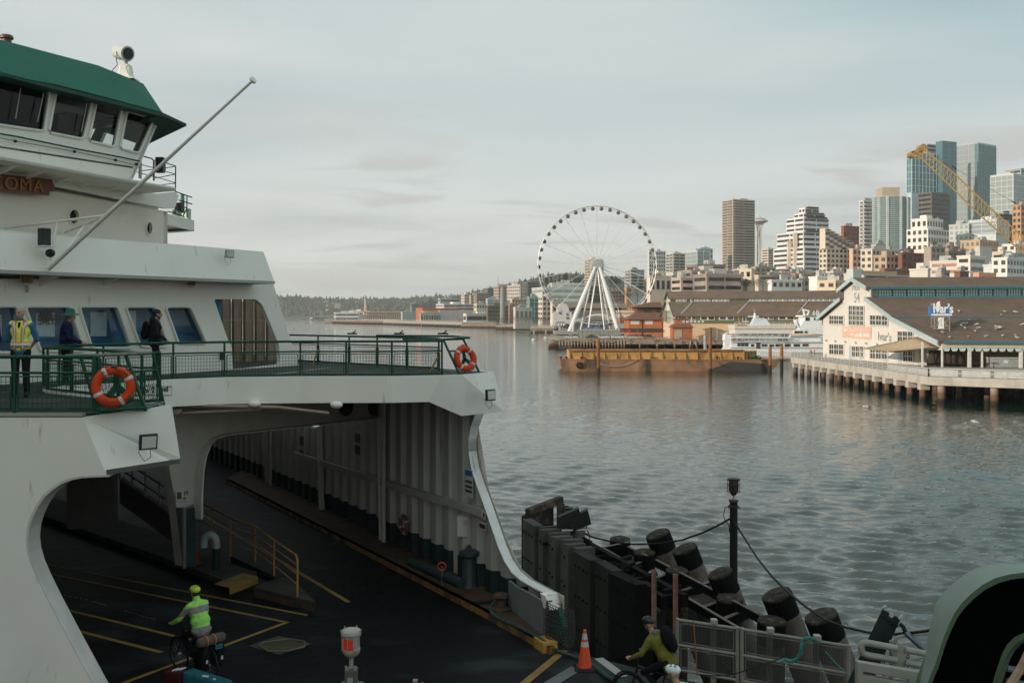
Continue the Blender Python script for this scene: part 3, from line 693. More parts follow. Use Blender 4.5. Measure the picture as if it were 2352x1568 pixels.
for i,(x_,yt,yb,w_)in enumerate([(370,770,830,40),(415,735,825,26),(455,765,825,26),(495,750,825,34),(550,733,825,50),(600,757,825,20),(640,770,825,44),(680,775,825,50),(990,760,830,50),(1030,775,850,40),(1070,765,840,50)]):
 a=r4(x_,yt);b=r4(x_,yb);Y=1250;z0=EYE-(b[1]-HY)/FX*Y;z1_=EYE-(a[1]-HY)/FX*Y
 tree(ray(a[0])*Y,Y,z0-4,z1_-z0+4,w_*.24/FX*Y,'dark conifer on the ridge seen through the spokes of the wheel' if w_<35 else 'broad dark tree on the ridge seen through the spokes of the wheel',m_conif,'conifer' if w_<35 else 'round',100+i,'dark conifers on the ridge' if w_<35 else 'broad dark trees on the ridge')
for i,(cv,x_,yt,yb,w_,Y,k_,lb)in enumerate([(r6,1245,180,320,130,400,'green','dark evergreen beside the nearest parking garage'),(r6,1345,190,330,150,395,'bare','bare brown tree right of the dark evergreen'),(r6,1440,170,330,170,405,'bare','bare brown tree above the market ramps'),(r6,1560,110,260,240,470,'bare','large russet tree crown above the market hall'),(r6,1660,110,250,180,480,'bare','large russet tree at the foot of the stepped block'),(r4,1240,880,1010,150,500,'bare','bare tree inside the lower right of the wheel'),(r4,1150,900,1000,90,520,'bare','thin bare tree beside the orange brick block'),(r4,1270,840,920,80,650,'green','dark green tree behind the bare tree right of the wheel'),(r5,1700,760,800,60,531,'green','green tree growing on the roof of the tan building')]):
 a=cv(x_,yt);b=cv(x_,yb);z0=EYE-(b[1]-HY)/FX*Y;z1_=EYE-(a[1]-HY)/FX*Y;sc_=a[0]-cv(x_-1,yt)[0]
 tree(ray(a[0])*Y,Y,z0,z1_-z0,w_*sc_/FX*Y,lb,m_leafg if k_=='green' else m_leafb,'round' if k_=='green' else 'bare',200+i)
for i in range(16):
 x_=[20,60,95,130,165,200,240,275,310,345,380,415,1900,1960,2120,2160][i];cv=r4 if i<12 else r3
 a=cv(x_,1150 if i<12 else 440);b=cv(x_,1215 if i<12 else 497);Y=690 if i<12 else 900
 z0=EYE-(b[1]-HY)/FX*Y;tree(ray(a[0])*Y,Y-6,z0,EYE-(a[1]-HY)/FX*Y-z0,11,'small russet street tree on the shore promenade',m_leafb,'bare',300+i,'russet street trees on the promenade',.5)
m_conc=mat('concrete',(0.40,0.36,0.30),.9,var=.15,vscale=.8,stain=(0.22,0.19,0.15),stain_amt=.35,stain_scale=.5,stain_stretch=(1,1,.25),edge=.2)
m_concl=mat('concrete_pale',(0.50,0.46,0.40),.9,var=.12,vscale=.6,stain=(0.27,0.22,0.16),stain_amt=.35,stain_scale=.4,stain_stretch=(1,1,.2),edge=.2)
m_timber=mat('pier_timber',(0.27,0.20,0.14),.95,var=.3,vscale=1.2,stain=(0.10,0.08,0.06),stain_amt=.4,stain_scale=.6)
m_deckw=mat('pier_deck',(0.30,0.27,0.23),.95,var=.15,vscale=.5)
m_roof=mat('shed_roof',(0.125,0.088,0.062),.95,var=.16,vscale=.5,bump=.5,bscale=6,stain=(0.165,0.12,0.085),stain_amt=.4,stain_scale=.25,stain_stretch=(.5,1,2),edge=.3)
m_roof2=mat('shed_roof_pale',(0.145,0.105,0.075),.95,var=.16,vscale=.4,stain=(0.19,0.14,0.10),stain_amt=.4,stain_scale=.15,stain_stretch=(.4,1,2),edge=.3)
m_whitew=mat('white_boards',(0.70,0.66,0.60),.8,var=.05,vscale=1.0,stain=(0.58,0.52,0.44),stain_amt=.2,stain_scale=.3,stain_stretch=(1,1,.3),edge=.3)
m_teal=mat('teal_trim',(0.05,0.16,0.20),.6);m_palet=mat('pale_blue_trim',(0.42,0.52,0.52),.6)
m_frame=mat('white_frame',(0.66,0.65,0.60),.6);m_metal=mat('galvanised',(0.42,0.43,0.42),.5,metal=.3)
m_rail=mat('rail_paint',(0.56,0.55,0.52),.6)
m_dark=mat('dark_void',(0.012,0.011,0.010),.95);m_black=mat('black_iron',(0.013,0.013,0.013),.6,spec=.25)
m_green=mat('green_boards',(0.115,0.13,0.062),.85,var=.08);m_greenp=mat('pale_green_boards',(0.40,0.44,0.34),.85,var=.06)
m_peach=mat('peach_wall',(0.62,0.42,0.26),.85,var=.08)
m_redb=mat('red_boards',(0.42,0.14,0.05),.8,var=.15,vscale=.5)
def pilemat():
 m=mat('pile',(0.42,0.33,0.24),.9,var=.2,vscale=1.5,rnd=.2);t=m.node_tree;b=t.nodes['Principled BSDF']
 src=b.inputs['Base Color'].links[0].from_socket
 g=N(t,'ShaderNodeNewGeometry');s=N(t,'ShaderNodeSeparateXYZ');t.links.new(g.outputs['Position'],s.inputs[0])
 prev=src
 for a,b_,c in((1.9,1.2,(0.16,0.085,0.045,1)),(0.75,0.35,(0.02,0.02,0.016,1))):
  r_=N(t,'ShaderNodeMapRange');r_.inputs[1].default_value=a;r_.inputs[2].default_value=b_;t.links.new(s.outputs[2],r_.inputs[0])
  x=N(t,'ShaderNodeMix',data_type='RGBA');t.links.new(r_.outputs[0],x.inputs[0]);t.links.new(prev,x.inputs[6]);x.inputs[7].default_value=c;prev=x.outputs[2]
 t.links.new(prev,b.inputs['Base Color']);return m
m_pile=pilemat()
def pile_mesh(r,top,n=12):
 mb=MB();mb.tube([(0,0,-2.5),(0,0,top)],r,n);me=bpy.data.meshes.new('pile');me.from_pydata(mb.v,[],mb.f);me.materials.append(m_pile)
 me.polygons.foreach_set('use_smooth',[True]*len(me.polygons));me.set_sharp_from_angle(angle=R(50));return me
def put_pile(me,parent,x,y,tilt=0):
 o=bpy.data.objects.new('pile',me);col.objects.link(o);o.parent=parent;p=wloc(parent);o.location=Vector((x,y,0))-p;o.rotation_euler.y=tilt;return o
def railing(parent,pts,h=1.1,bars=1,r=.04,post=2.0,name='railing',m=None,glass=None):
 mb=MB();pts=[Vector(p)for p in pts]
 for a,b in zip(pts[:-1],pts[1:]):
  L=(b-a).length;n=max(1,int(L/post))
  for i in range(n+1):
   p=a.lerp(b,i/n);mb.bar(p,p+Vector((0,0,h)),r*2)
  for k in range(bars+1):
   z=Vector((0,0,h*(1-k/(bars+1))));mb.bar(a+z,b+z,r*1.7)
 o=mb.build(name,m or m_rail,parent)
 return o
GO=(62.0,199.0);GD=(0.196,-0.98);ED=Vector((0.985,-0.17,0));GN=Vector((-0.98,-0.196,0))
def gp(x,y,off=0.0,cv=r7):
 return PL(*cv(x,y),GO,GD)+GN*off
def white_shed():
 root=empty('pier_shed',(66,180,3.5),'white gabled pier shed with brown roofs and a blue clerestory','pier shed')
 sec=[gp(362,945),gp(362,560),gp(570,370),gp(570,270),gp(690,172),gp(822,255),gp(822,360),gp(1075,548),gp(1535,795),gp(1535,868),gp(1312,868),gp(1312,1020)]
 for p in(sec[0],sec[-1]):p.z=3.5
 MB().extr(sec,ED*1.2).build('gable_wall',m_whitew,root)
 L=105
 a=gp(822,255);b=gp(822,360)
 MB().extr([a+ED*1.2,b+ED*1.2,b+ED*1.2-Vector(GD+(0,))*.3,a+ED*1.2-Vector(GD+(0,))*.3],ED*L).build('clerestory_wall',m_teal,root)
 def slab(p,q,name,over=.5,t=.35,m=m_roof,trim=True):
  p=gp(*p);q=gp(*q);d=(q-p).normalized();n=d.cross(ED).normalized();n=n if n.z>0 else-n
  q2=q+d*over;a=p-ED*.8
  MB().extr([a,q2-ED*.8,q2-ED*.8+n*t,a+n*t],ED*(L+2)).build(name,m,root)
  if trim:
   MB().extr([a-ED*.22-n*.35,q2-ED*1.02-n*.35,q2-ED*1.02+n*(t+.08),a-ED*.22+n*(t+.08)],ED*.2).build('barge_board',m_palet,root)
   MB().extr([q2-n*.1,q2+d*.22-n*.1,q2+d*.22+n*(t+.02),q2+n*(t+.02)],ED*(L+1)).build('gutter',m_teal,root)
 slab((690,170),(822,252),'upper_roof');slab((822,362),(1075,548),'middle_roof',.2);slab((1075,556),(1535,792),'lower_roof')
 slab((690,170),(560,276),'upper_roof');slab((570,372),(352,556),'far_roof')
 o2=gp(822,300);wo=(o2.x,o2.y);wd=(ED.x,ED.y)
 xs=[(835,900)]+[(905+142*i,905+142*i+128)for i in range(11)]
 for i,(x0,x1)in enumerate(xs):
  p=[PL(*r7(x,300),wo,wd)for x in(x0,x1)];zt=gp(822,268).z;zb_=gp(822,338).z
  off=Vector((GD[0],GD[1],0))*.12;w_=(p[1]-p[0]).to_2d().length
  c=(p[0]+p[1])/2+off;c.z=(zt+zb_)/2
  ob=cube('window',mat('cream_panel',(.45,.38,.28))if i==0 else GLT,root,c,(w_,.12,zt-zb_),math.atan2(ED.y,ED.x))
  mb=MB()
  for k in range(6):q=p[0].lerp(p[1],k/5)+off*1.9;mb.bar((q.x,q.y,zb_),(q.x,q.y,zt),.09)
  for k in range(3):z=zb_+(zt-zb_)*k/2;mb.bar((p[0]+off*1.9).xy.to_3d()+Vector((0,0,z)),(p[1]+off*1.9).xy.to_3d()+Vector((0,0,z)),.09)
  mb.build('glazing_bars',mat('teal_dark',(.03,.07,.07)),root)
 MB().extr([gp(822,338)+ED*1.3+Vector(GD+(0,))*.15+Vector((0,0,dz))for dz in(0,)]+[gp(822,338)+ED*1.3+Vector(GD+(0,))*.5,gp(822,358)+ED*1.3+Vector(GD+(0,))*.5,gp(822,358)+ED*1.3+Vector(GD+(0,))*.15],ED*L).build('sill_band',mat('blue_sill',(.03,.15,.22),.5),root)
 def gwin(x0,x1,y0,y1,n,cross):
  a=gp(x0,y0,.06);b=gp(x1,y0+(x1-x0)*.03,.06);c=gp(x1,y1+(x1-x0)*.04,.06);d=gp(x0,y1,.06)
  MB().extr([a,b,c,d],GN*.05).build('window',GL,root)
  w_=root.children[-1];w_=[o for o in root.children if o.name.startswith('window')][-1]
  mb=MB()
  for k in range(n+1):
   t=k/n;p=a.lerp(b,t)+GN*.07;q=d.lerp(c,t)+GN*.07;mb.bar(p,q,.22 if True else .1,.16)
   if k<n:
    t2=(k+.5)/n;mb.bar(a.lerp(b,t2)+GN*.07,d.lerp(c,t2)+GN*.07,.07)
  for k in[0,1]+cross:
   mb.bar(a.lerp(d,k)+GN*.07,b.lerp(c,k)+GN*.07,.18 if k in(0,1)else .12)
  mb.build('window_frame',m_frame,root)
 gwin(428,570,525,612,3,[.5]);gwin(622,772,428,622,4,[.25,.5,.75]);gwin(832,1008,522,622,3,[.5])
 gwin(428,570,808,912,3,[.5]);gwin(652,768,828,935,3,[.5]);gwin(832,1005,838,955,3,[.5]);gwin(1106,1258,680,785,3,[.5]);gwin(1160,1258,872,985,2,[.5])
 for x0,x1,y0,y1 in((622,648,826,980),(1108,1138,868,995)):
  MB().extr([gp(x0,y0,.05),gp(x1,y0,.05),gp(x1,y1,.05),gp(x0,y1,.05)],GN*.05).build('door',m_palet,root)
 for x_,y_ in((400,775),(490,782),(590,788),(692,798),(795,803),(905,813),(1028,822)):
  p=gp(x_,y_,.1);MB().cyl(p,.22,.3,8,.1,axis=GN+Vector((0,0,.6))).build('wall_lamp',m_metal,root)
 mt=mat('grey_letters',(.36,.38,.38),.7)
 up=Vector((0,0,1));X=Vector((GD[0],GD[1],0))
 p=gp(652,280,.05);text('PIER',1.45,p,X,up,mt,'lettering',root,.02,bold=.01)
 p=gp(668,398,.05);text('54',2.6,p,X,up,mt,'lettering',root,.02,bold=.01,sx=.8)
 p=gp(905,768,.05);text("Ivar's",2.1,p,X+Vector((0,0,-.04)),up,mat('grey_script',(.27,.30,.31),.7),'lettering',root,.02,bold=.03)
 bn=MB().extr([gp(556,638,.08),gp(842,640,.08),gp(842,760,.08),gp(556,740,.08)],GN*.04).thing('banner',mat('orange_banner',(.76,.46,.34),.7),'orange SPACE FOR LEASE banner on the white gable wall','banner')
 wh=mat('banner_white',(.72,.66,.60),.7)
 text('SPACE FOR LEASE',.9,gp(628,692,.14),X+Vector((0,0,-.02)),up,wh,'lettering',bn,.01,bold=.02,sx=.8)
 for k,(x0,x1)in enumerate(((632,676),(688,718),(724,762),(768,832))):MB().extr([gp(x0,708,.14),gp(x1,709,.14),gp(x1,738 if k else 722,.14),gp(x0,737 if k else 721,.14)],GN*.02).build('printed_line',wh,bn)
 MB().extr([gp(572,655,.14),gp(614,656,.14),gp(610,685,.14),gp(572,684,.14)],GN*.02).build('emblem',wh,bn)
 pr=gp(1312,950);z0=3.5
 back=Vector((pr.x,pr.y,z0))+ED*4-Vector((GD[0],GD[1],0))*4
 cream=mat('porch_wall',(.36,.26,.17),.85)
 MB().extr([back,back+ED*90,back+ED*90+Vector((0,0,6)),back+Vector((0,0,6))],-Vector((GD[0],GD[1],0))*.3).build('porch_back_wall',cream,root)
 ev=gp(1535,868);ev.z=3.5
 for x_ in(1345,1540,1810,1935,2320):
  q=PL(*r7(x_,900),(ev.x,ev.y),(ED.x,ED.y));zt=7.6
  MB().bar((q.x,q.y,3.5),(q.x,q.y,zt),.45 if x_ in(1810,2320)else .25).build('post',m_frame,root)
 a=Vector((ev.x,ev.y,7.55));MB().extr([a,a+Vector((0,0,-.85)),a+Vector((GD[0]*.3,GD[1]*.3,-.85)),a+Vector((GD[0]*.3,GD[1]*.3,0))],ED*100).build('fascia',mat('cream_fascia',(.55,.44,.30),.8),root)
 fr=MB()
 for i in range(60):
  p=a+ED*(i*1.2)+Vector((GD[0]*.35,GD[1]*.35,-.9));fr.poly([p,p+ED*1.15,p+ED*.9+Vector((0,0,-.55)),p+ED*.25+Vector((0,0,-.55))])
 fr.build('awning_fringe',m_palet,root,solid=.03)
 for i in range(9):
  x_=(1760,1890,2025,2165,2255,2110,1650,1700,2300)[i]
  q=PL(*r7(x_,915),(back.x-GD[0],back.y-GD[1]),(ED.x,ED.y))-Vector((0,.8,0));MB().ell(q,(.13,.13,.13),8,6).build('lamp',emat('lamp_glow_%d'%i,(1,.75,.42),6),root)
 return root
shed=white_shed()
def sail():
 A_,B_,C_,D_=gp(1040,855,6),gp(1312,738,.3),gp(1530,838,.5),gp(1380,880,7)
 rows=[]
 for i in range(9):
  u=i/8;rows.append([(A_.lerp(B_,u)).lerp(D_.lerp(C_,u),j/8)+Vector((0,0,-.9*math.sin(math.pi*j/8)*math.sin(math.pi*u)))for j in range(9)])
 MB().sheet(rows).thing('shade_sail',mat('sail_cloth',(.38,.29,.19),.9),'beige shade sail stretched from the white gable over the terrace','shade sail',smooth=True,solid=.03)
 t=empty('sail_posts',(gp(1040,855,6)).xy.to_3d()+Vector((0,0,3.5)),'thin pale posts holding up the beige shade sail','posts')
 for p in(A_,D_):MB().tube([(p.x,p.y,3.5),p],.07,6).build('post',m_rail,t)
sail()
def porch_things():
 q0=gp(1535,868);o=(q0.x-GD[0]*3,q0.y-GD[1]*3);d=(ED.x,ED.y)
 mu=mat('umbrella_dark',(.05,.035,.025),.9)
 for i,x_ in enumerate((1440,1490,1545,1600,1660,1715)):
  p=PL(*r7(x_,1000),o,d);p.z=3.5
  r_=empty('folded_umbrella',p,'dark folded umbrella in the row on the restaurant terrace','umbrella','folded umbrellas on the restaurant terrace')
  MB().tube([p,p+Vector((0,0,3.0))],.05,6).build('pole',m_black,r_);MB().lathe(p,[(.65,.5),(.75,1.1),(.45,2.0),(.1,3.0)],10).build('canopy',mu,r_)
 for i,x_ in enumerate((1400,1860,1890,1960,2050)):
  p=PL(*r7(x_,1020),(o[0]+GD[0]*2,o[1]+GD[1]*2),d);p.z=3.5
  r_=empty('dining_table',p,'small dark table on the restaurant terrace behind the rail','table','tables on the restaurant terrace')
  MB().cyl(p+Vector((0,0,.72)),.5,.05,12).build('table_top',mat('table_wood',(.12,.07,.04)),r_);MB().tube([p,p+Vector((0,0,.72))],.05,6).build('leg',m_black,r_);MB().cyl(p,.3,.04,10).build('base',m_black,r_)
 p=PL(*r7(2155,1028),(o[0]+GD[0],o[1]+GD[1]),d);p.z=3.5
 r_=empty('service_cabinet',p,'grey metal service cabinet on the terrace at the right','cabinet');MB().box(p+Vector((0,0,.75)),(5.2,1.2,1.5)).build('body',m_metal,r_);MB().box(p+Vector((0,-.1,1.55)),(5.4,1.4,.1)).build('top',m_frame,r_);MB().box(p+Vector((0,-.62,.9)),(.7,.04,.5)).build('notice',m_frame,r_)
porch_things()
def roof_sign():
 c=gp(1300,700);d=(ED.x,ED.y)
 o=(c.x+GD[0]*2,c.y+GD[1]*2)
 def sp(x,y,off=0):return PL(*r7(x,y),o,d)+Vector((0.17,.985,0))*-off
 root=empty('roof_sign',sp(1540,700),'blue and white restaurant sign on a lattice stand on the brown roof','sign')
 blue=mat('sign_blue',(.05,.16,.42),.5);wh=mat('sign_white',(.78,.80,.80),.5)
 MB().extr([sp(1430,435),sp(1642,435),sp(1642,530),sp(1430,530)],(-.08,.9,0)).build('sign_box',blue,root)
 MB().extr([sp(1434,512,.06),sp(1638,512,.06),sp(1638,528,.06),sp(1434,528,.06)],(0,.04,0)).build('sign_strip',wh,root)
 a=sp(1448,500,.08);text("Ivar's",2.05,a,ED,(0,0,1),wh,'lettering',root,.06,bold=.05,spacing=.95,sx=.8)
 pts=[(1486,470),(1484,430),(1496,400),(1512,387),(1524,395),(1522,430),(1516,470)]
 MB().extr([sp(x,y,.12)for x,y in pts],(0,.35,0)).build('crest',wh,root)
 MB().extr([sp(1518,392,.3),sp(1530,400,.3),sp(1528,432,.3),sp(1521,420,.3)],(0,.2,0)).build('crest_edge',mat('sign_red',(.45,.05,.04),.5),root)
 MB().extr([sp(1508,542),sp(1558,542),sp(1558,664),sp(1508,664)],(-.02,.3,0)).build('lower_board',wh,root)
 text('\n'.join('OPEN'),.36,sp(1524,568,.06),ED,(0,0,1),mat('sign_text',(.35,.38,.42)),'lettering',root,.01)
 fr=MB()
 for off in(0,-2.2):
  for x_ in(1466,1615):
   fr.bar(sp(x_,532,off),sp(x_,735 if x_>1500 else 665,off),.13)
  fr.bar(sp(1462,542,off),sp(1618,542,off),.12);fr.bar(sp(1450,645 if off else 660,off),sp(1618,662,off),.12)
  for a,b in(((1466,545),(1508,600)),((1466,655),(1508,600)),((1615,545),(1560,600)),((1615,655),(1560,600)),((1466,655),(1445,635))):fr.bar(sp(*a,off),sp(*b,off),.09)
 for x_,y_ in((1466,545),(1615,545),(1615,660)):fr.bar(sp(x_,y_),sp(x_,y_,-2.2),.1)
 for e_ in((1700,660),(1760,690),(1730,640)):fr.bar(sp(1612,545,-1),sp(*e_,-4),.12)
 fr.build('stand',mat('stand_steel',(.30,.26,.22),.6),root)
roof_sign()
m_gull=mat('gull_white',(.72,.70,.66),.8);m_gullg=mat('gull_grey',(.30,.31,.33),.8);m_beak=mat('beak',(.6,.35,.05))
def gull(p,rz,label,group=None,flying=False,name='gull',s=1.0,dark=False):
 r_=empty(name,(0,0,0),label,'gull',group)
 mw=m_gullg if dark else m_gull
 MB().lathe((-.22*s,0,.22*s),[(.01,-.14*s),(.05*s,0),(.095*s,.15*s),(.10*s,.26*s),(.07*s,.38*s),(.06*s,.44*s),(.065*s,.5*s),(.045*s,.56*s),(.005,.59*s)],10,axis=(1,0,.25)).build('body',mw,r_,smooth=True)
 MB().tube([(.34*s,0,.36*s),(.43*s,0,.36*s)],[.015*s,.004],5).build('beak',m_beak,r_)
 for q in(-1,1):
  if flying:
   w_=[(-.02*s,q*.06*s,.27*s),(.12*s,q*.3*s,.42*s),(.02*s,q*.72*s,.34*s),(-.14*s,q*.75*s,.33*s),(-.10*s,q*.3*s,.38*s),(-.14*s,q*.06*s,.27*s)]
   MB().poly(w_).build('wing',m_gullg,r_,solid=.02)
  else:
   MB().ell((-.04*s,q*.085*s,.27*s),(.24*s,.03*s,.07*s),8,6).build('wing',m_gullg,r_,smooth=True)
   MB().tube([(0,q*.04,0),(.0,q*.04,.2*s)],.012,5).build('leg',m_beak,r_)
 r_.location=p;r_.rotation_euler.z=rz;return r_
def gulls():
 rnd=random.Random(3);a=gp(1075,556);b=gp(1535,792);d=(b-a).normalized();n=d.cross(ED);n=n if n.z>0 else-n
 pts=[(1705,495),(2165,502),(2270,505),(2130,538),(1812,588),(1740,618),(1772,620),(1880,628),(1732,640),(1765,662),(1898,662),(2085,652),(2100,665),(2122,655),(2080,672),(1868,695),(2072,675),(2332,628),(1550,705),(1612,755),(1800,752),(1975,745),(2137,740),(2268,737),(2282,758),(1455,420)]
 nn=n;base=a+nn*.36;proto=None
 for i,(x,y)in enumerate(pts):
  px,py=r7(x,y+5);dv=Vector((ray(px),1,-(py-HY)/FX));o=Vector((0,0,EYE))
  t=(base-o).dot(nn)/dv.dot(nn);p=o+dv*t
  if y<530:
   a2=gp(822,362);b2=gp(1075,548);n2=(b2-a2).cross(ED).normalized();n2=n2 if n2.z>0 else-n2;t=(a2+n2*.36-o).dot(n2)/dv.dot(n2);p=o+dv*t
  if i==25:p=PL(*r7(1455,434),(gp(1300,700).x+GD[0]*2,gp(1300,700).y+GD[1]*2),(ED.x,ED.y))+Vector((0,.3,0));
  lb='white gull standing on the top edge of the blue roof sign' if i==25 else 'white gull among those standing on the brown roof right of the sign'
  g=None if i==25 else 'gulls resting on the brown roof'
  if proto is None:proto=gull(p,rnd.uniform(0,6.2),lb,g,s=1.25)
  else:
   c=dup(proto,p,rnd.uniform(0,6.2),lb)
   if g is None:del c['group']
gulls()
gull(P(1992,945,95),R(200),'dark winged gull flying low over the golden water',flying=True,name='flying_gull',s=1.5)
gull(P(2240,975,80),R(160),'small white gull flying over the water below the pier restaurant',flying=True,name='flying_gull',s=.9)
gull(P(2022,989,85),R(20),'tiny dark gull low on the water under the flying one',flying=True,name='flying_gull',s=.7,dark=True)
def pier54():
 root=empty('pier',(75,160,3.5),'long concrete pier deck on round piles carrying the white gabled shed','pier')
 A_=G(*r7(48,940),3.45);B_=G(*r7(1000,1075),3.45);C_=G(*r7(1405,1135),3.45);D_=G(2360,873,3.45)
 dD=(D_-C_).normalized();E_=C_+dD*90
 outer=[A_,B_,C_,E_,E_+Vector((20,110,0)),A_+Vector((8,28,0))]
 MB().prism([(p.x,p.y)for p in outer],2.75,3.45).build('deck',m_deckw,root)
 ed=MB()
 for a,b in((A_,B_),(B_,C_),(C_,E_)):
  n=(b-a).cross(Vector((0,0,1))).normalized();n=n if n.dot(Vector((-.3,-1,0)))>0 else-n
  ed.extr([Vector((a.x,a.y,3.5))+n*.1,Vector((b.x,b.y,3.5))+n*.1,Vector((b.x,b.y,2.35))+n*.1,Vector((a.x,a.y,2.35))+n*.1],-n*.5)
 ed.build('edge_beam',m_concl,root)
 me1=pile_mesh(.42,2.6);me2=pile_mesh(.52,2.4)
 L=(C_-A_).length
 for i in range(15):
  p=A_.lerp(C_,(i+.3)/15);put_pile(me1,root,p.x+.5,p.y)
  MB().box((p.x+.6,p.y,1.95),(1.3,1.1,.9)).build('pile_cap',m_concl,root)
 for row in range(1,4):
  for i in range(12):
   p=A_.lerp(C_,(i+.5)/12);put_pile(me1,root,p.x+4.5*row+.6,p.y-row*.8)
 for i in range(9):
  p=C_+dD*(2+i*6.6);put_pile(me2,root,p.x,p.y+.8)
 for row in range(1,4):
  for i in range(10):
   p=C_+dD*(4+i*6);put_pile(me1,root,p.x,p.y+1+row*5)
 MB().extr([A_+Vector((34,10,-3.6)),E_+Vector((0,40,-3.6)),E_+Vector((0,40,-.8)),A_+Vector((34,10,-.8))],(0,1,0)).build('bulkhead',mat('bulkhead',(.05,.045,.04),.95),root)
 up=Vector((0,0,.05))
 railing(root,[A_+up,B_+up],1.1,4,.03,2.0);m_gl=glassmat('rail_glass',(.62,.68,.68),.2)
 railing(root,[B_+up,C_+up,E_+up],1.15,1,.045,3.2)
 for a,b in((B_,C_),(C_,C_+dD*16),(C_+dD*19,C_+dD*30)):
  n=max(1,int((b-a).length/3.2))
  for i in range(n):
   p=a.lerp(b,(i+.06)/n);q=a.lerp(b,(i+.94)/n)
   MB().extr([p+Vector((0,0,.15)),q+Vector((0,0,.15)),q+Vector((0,0,1.05)),p+Vector((0,0,1.05))],(0,.03,0)).build('rail_panel',mat('rail_mesh',(.44,.46,.44),.5),root)
pier54()
SE=Vector((.97,-.243,0));SG=Vector((-.243,-.97,0));
def green_shed():
 c0=PL(*r6(450,700),(0,352),(1,0));o=(c0.x,c0.y);d=(SE.x,SE.y)
 def q(x,y):return PL(*r6(x,y),o,d)
 gd=(.05,-1.0)
 def g(x,y):return PL(*r6(x,y),o,gd)
 root=empty('pier_shed',(c0.x+40,c0.y,3.5),'long green pier shed with brown roofs and rows of white windows','pier shed')
 L=125;zE=g(450,598).z;zM=g(370,460).z;zc=g(370,408).z;zr=g(330,345).z;zb_=3.5
 W=12.0;back=Vector((-gd[0],-gd[1],0));B0=Vector((c0.x,c0.y,0))
 def s(t,z):return B0+back*t+Vector((0,0,z))
 sec=[s(0,zb_),s(0,zE),s(7.2,zM),s(7.2,zc),s(11,zr),s(14.8,zc),s(14.8,zM),s(22,zE),s(22,zb_)]
 MB().extr(sec,SE*.8).build('gable_wall',m_greenp,root)
 MB().extr([s(-.1,zb_),s(-.1,9.4),s(22,9.4),s(22,zb_)],-SE*.06).build('lower_gable_wall',mat('cream_gable',(.66,.50,.36),.85),root)
 MB().extr([s(0,8.8),s(0,zE),s(.4,zE),s(.4,8.8)],SE*L).build('side_wall',m_green,root)
 MB().extr([s(-.05,zb_),s(-.05,8.8),s(.4,8.8),s(.4,zb_)],SE*L).build('lower_wall',m_peach,root)
 MB().extr([s(7.2,zM),s(7.2,zc),s(7.6,zc),s(7.6,zM)],SE*L).build('clerestory_wall',m_green,root)
 def slab(t0,z0,t1,z1,nm):
  MB().extr([s(t0,z0)-SE*.6,s(t1,z1)-SE*.6,s(t1,z1+.35)-SE*.6,s(t0,z0+.35)-SE*.6],SE*(L+1)).build(nm,m_roof2,root)
  MB().extr([s(t0,z0-.2)-SE*.75,s(t1,z1-.2)-SE*.75,s(t1,z1+.4)-SE*.75,s(t0,z0+.4)-SE*.75],SE*.14).build('barge_board',mat('dark_green',(.05,.06,.035)),root)
 slab(-.8,zE-.5,7.3,zM,'lower_roof');slab(6.6,zc-.4,11.1,zr,'upper_roof');slab(10.9,zr,15.4,zc-.4,'upper_roof');slab(14.6,zM,22.8,zE-.5,'lower_roof')
 dd=SG*-.0
 cO=s(7.1,0);
 for i,(x0,x1)in enumerate([(462,592),(622,655),(668,740),(740,860),(868,965),(965,1068),(1285,1360),(1360,1495),(1503,1600),(1600,1720),(1728,1830),(1830,1942),(1952,2060),(2060,2175),(2180,2300),(2305,2420)]):
  a=PL(*r6(x0,435),(cO.x,cO.y),d);b=PL(*r6(x1-5,435),(cO.x,cO.y),d);zt,zz=zM+(zc-zM)*.80,zM+(zc-zM)*.22
  c=(a+b)/2;c.z=(zt+zz)/2;w_=(b-a).to_2d().length;rz=math.atan2(SE.y,SE.x)
  cube('window',m_frame,root,c-Vector((0,.08,0)),(w_,.2,zt-zz),rz)
  n=max(1,int(round(w_/1.4)))
  pn=MB()
  for k in range(n):p=a.lerp(b,(k+.5)/n);pn.box((p.x,p.y-.25,(zt+zz)/2),(w_/n*.66,.1,(zt-zz)*.72),rz)
  pn.build('pane',GLP,root)
 wO=s(-.1,0)
 for i,(x0,x1,y0,y1)in enumerate([(455,520,605,650),(580,690,605,652),(735,900,605,652),(945,1116,605,652),(1210,1285,600,672),(1440,1562,598,648),(1610,1796,598,648),(1900,2060,596,645)]):
  a=PL(*r6(x0,y0),(wO.x,wO.y),d);b=PL(*r6(x1,y0),(wO.x,wO.y),d);a2=PL(*r6(x0,y1),(wO.x,wO.y),d)
  w_=(b-a).to_2d().length;h=a.z-a2.z;c=(a+b)/2;c.z=a.z-h/2;rz=math.atan2(SE.y,SE.x)
  cube('window',m_frame,root,c-Vector((0,.1,0)),(w_,.2,h),rz);n=max(2,int(w_/4));pn=MB()
  for k in range(n):p=a.lerp(b,(k+.5)/n);pn.box((p.x,p.y-.25,c.z),(w_/n*.74,.1,h*.7),rz)
  pn.build('pane',GL,root)
 for(t,z,w_,h)in((11,zr-3.4,3.0,1.8),(11,zM-1.2,4.5,3.0)):
  MB().extr([s(t-w_/2,z-h/2),s(t+w_/2,z-h/2),s(t+w_/2,z+h/2),s(t-w_/2,z+h/2)],-SE*.15).build('vent',m_frame,root)
 st=MB()
 for k in range(8):st.bar(s(6+k*1.2,9.6)-SE*1.6,s(6+k*1.2,13.4)-SE*1.6,.15)
 for z in(9.6,11.2,13.4):st.bar(s(5.5,z)-SE*1.6,s(15,z)-SE*1.6,.2)
 st.build('fire_stair',mat('stair_rust',(.22,.14,.09)),root)
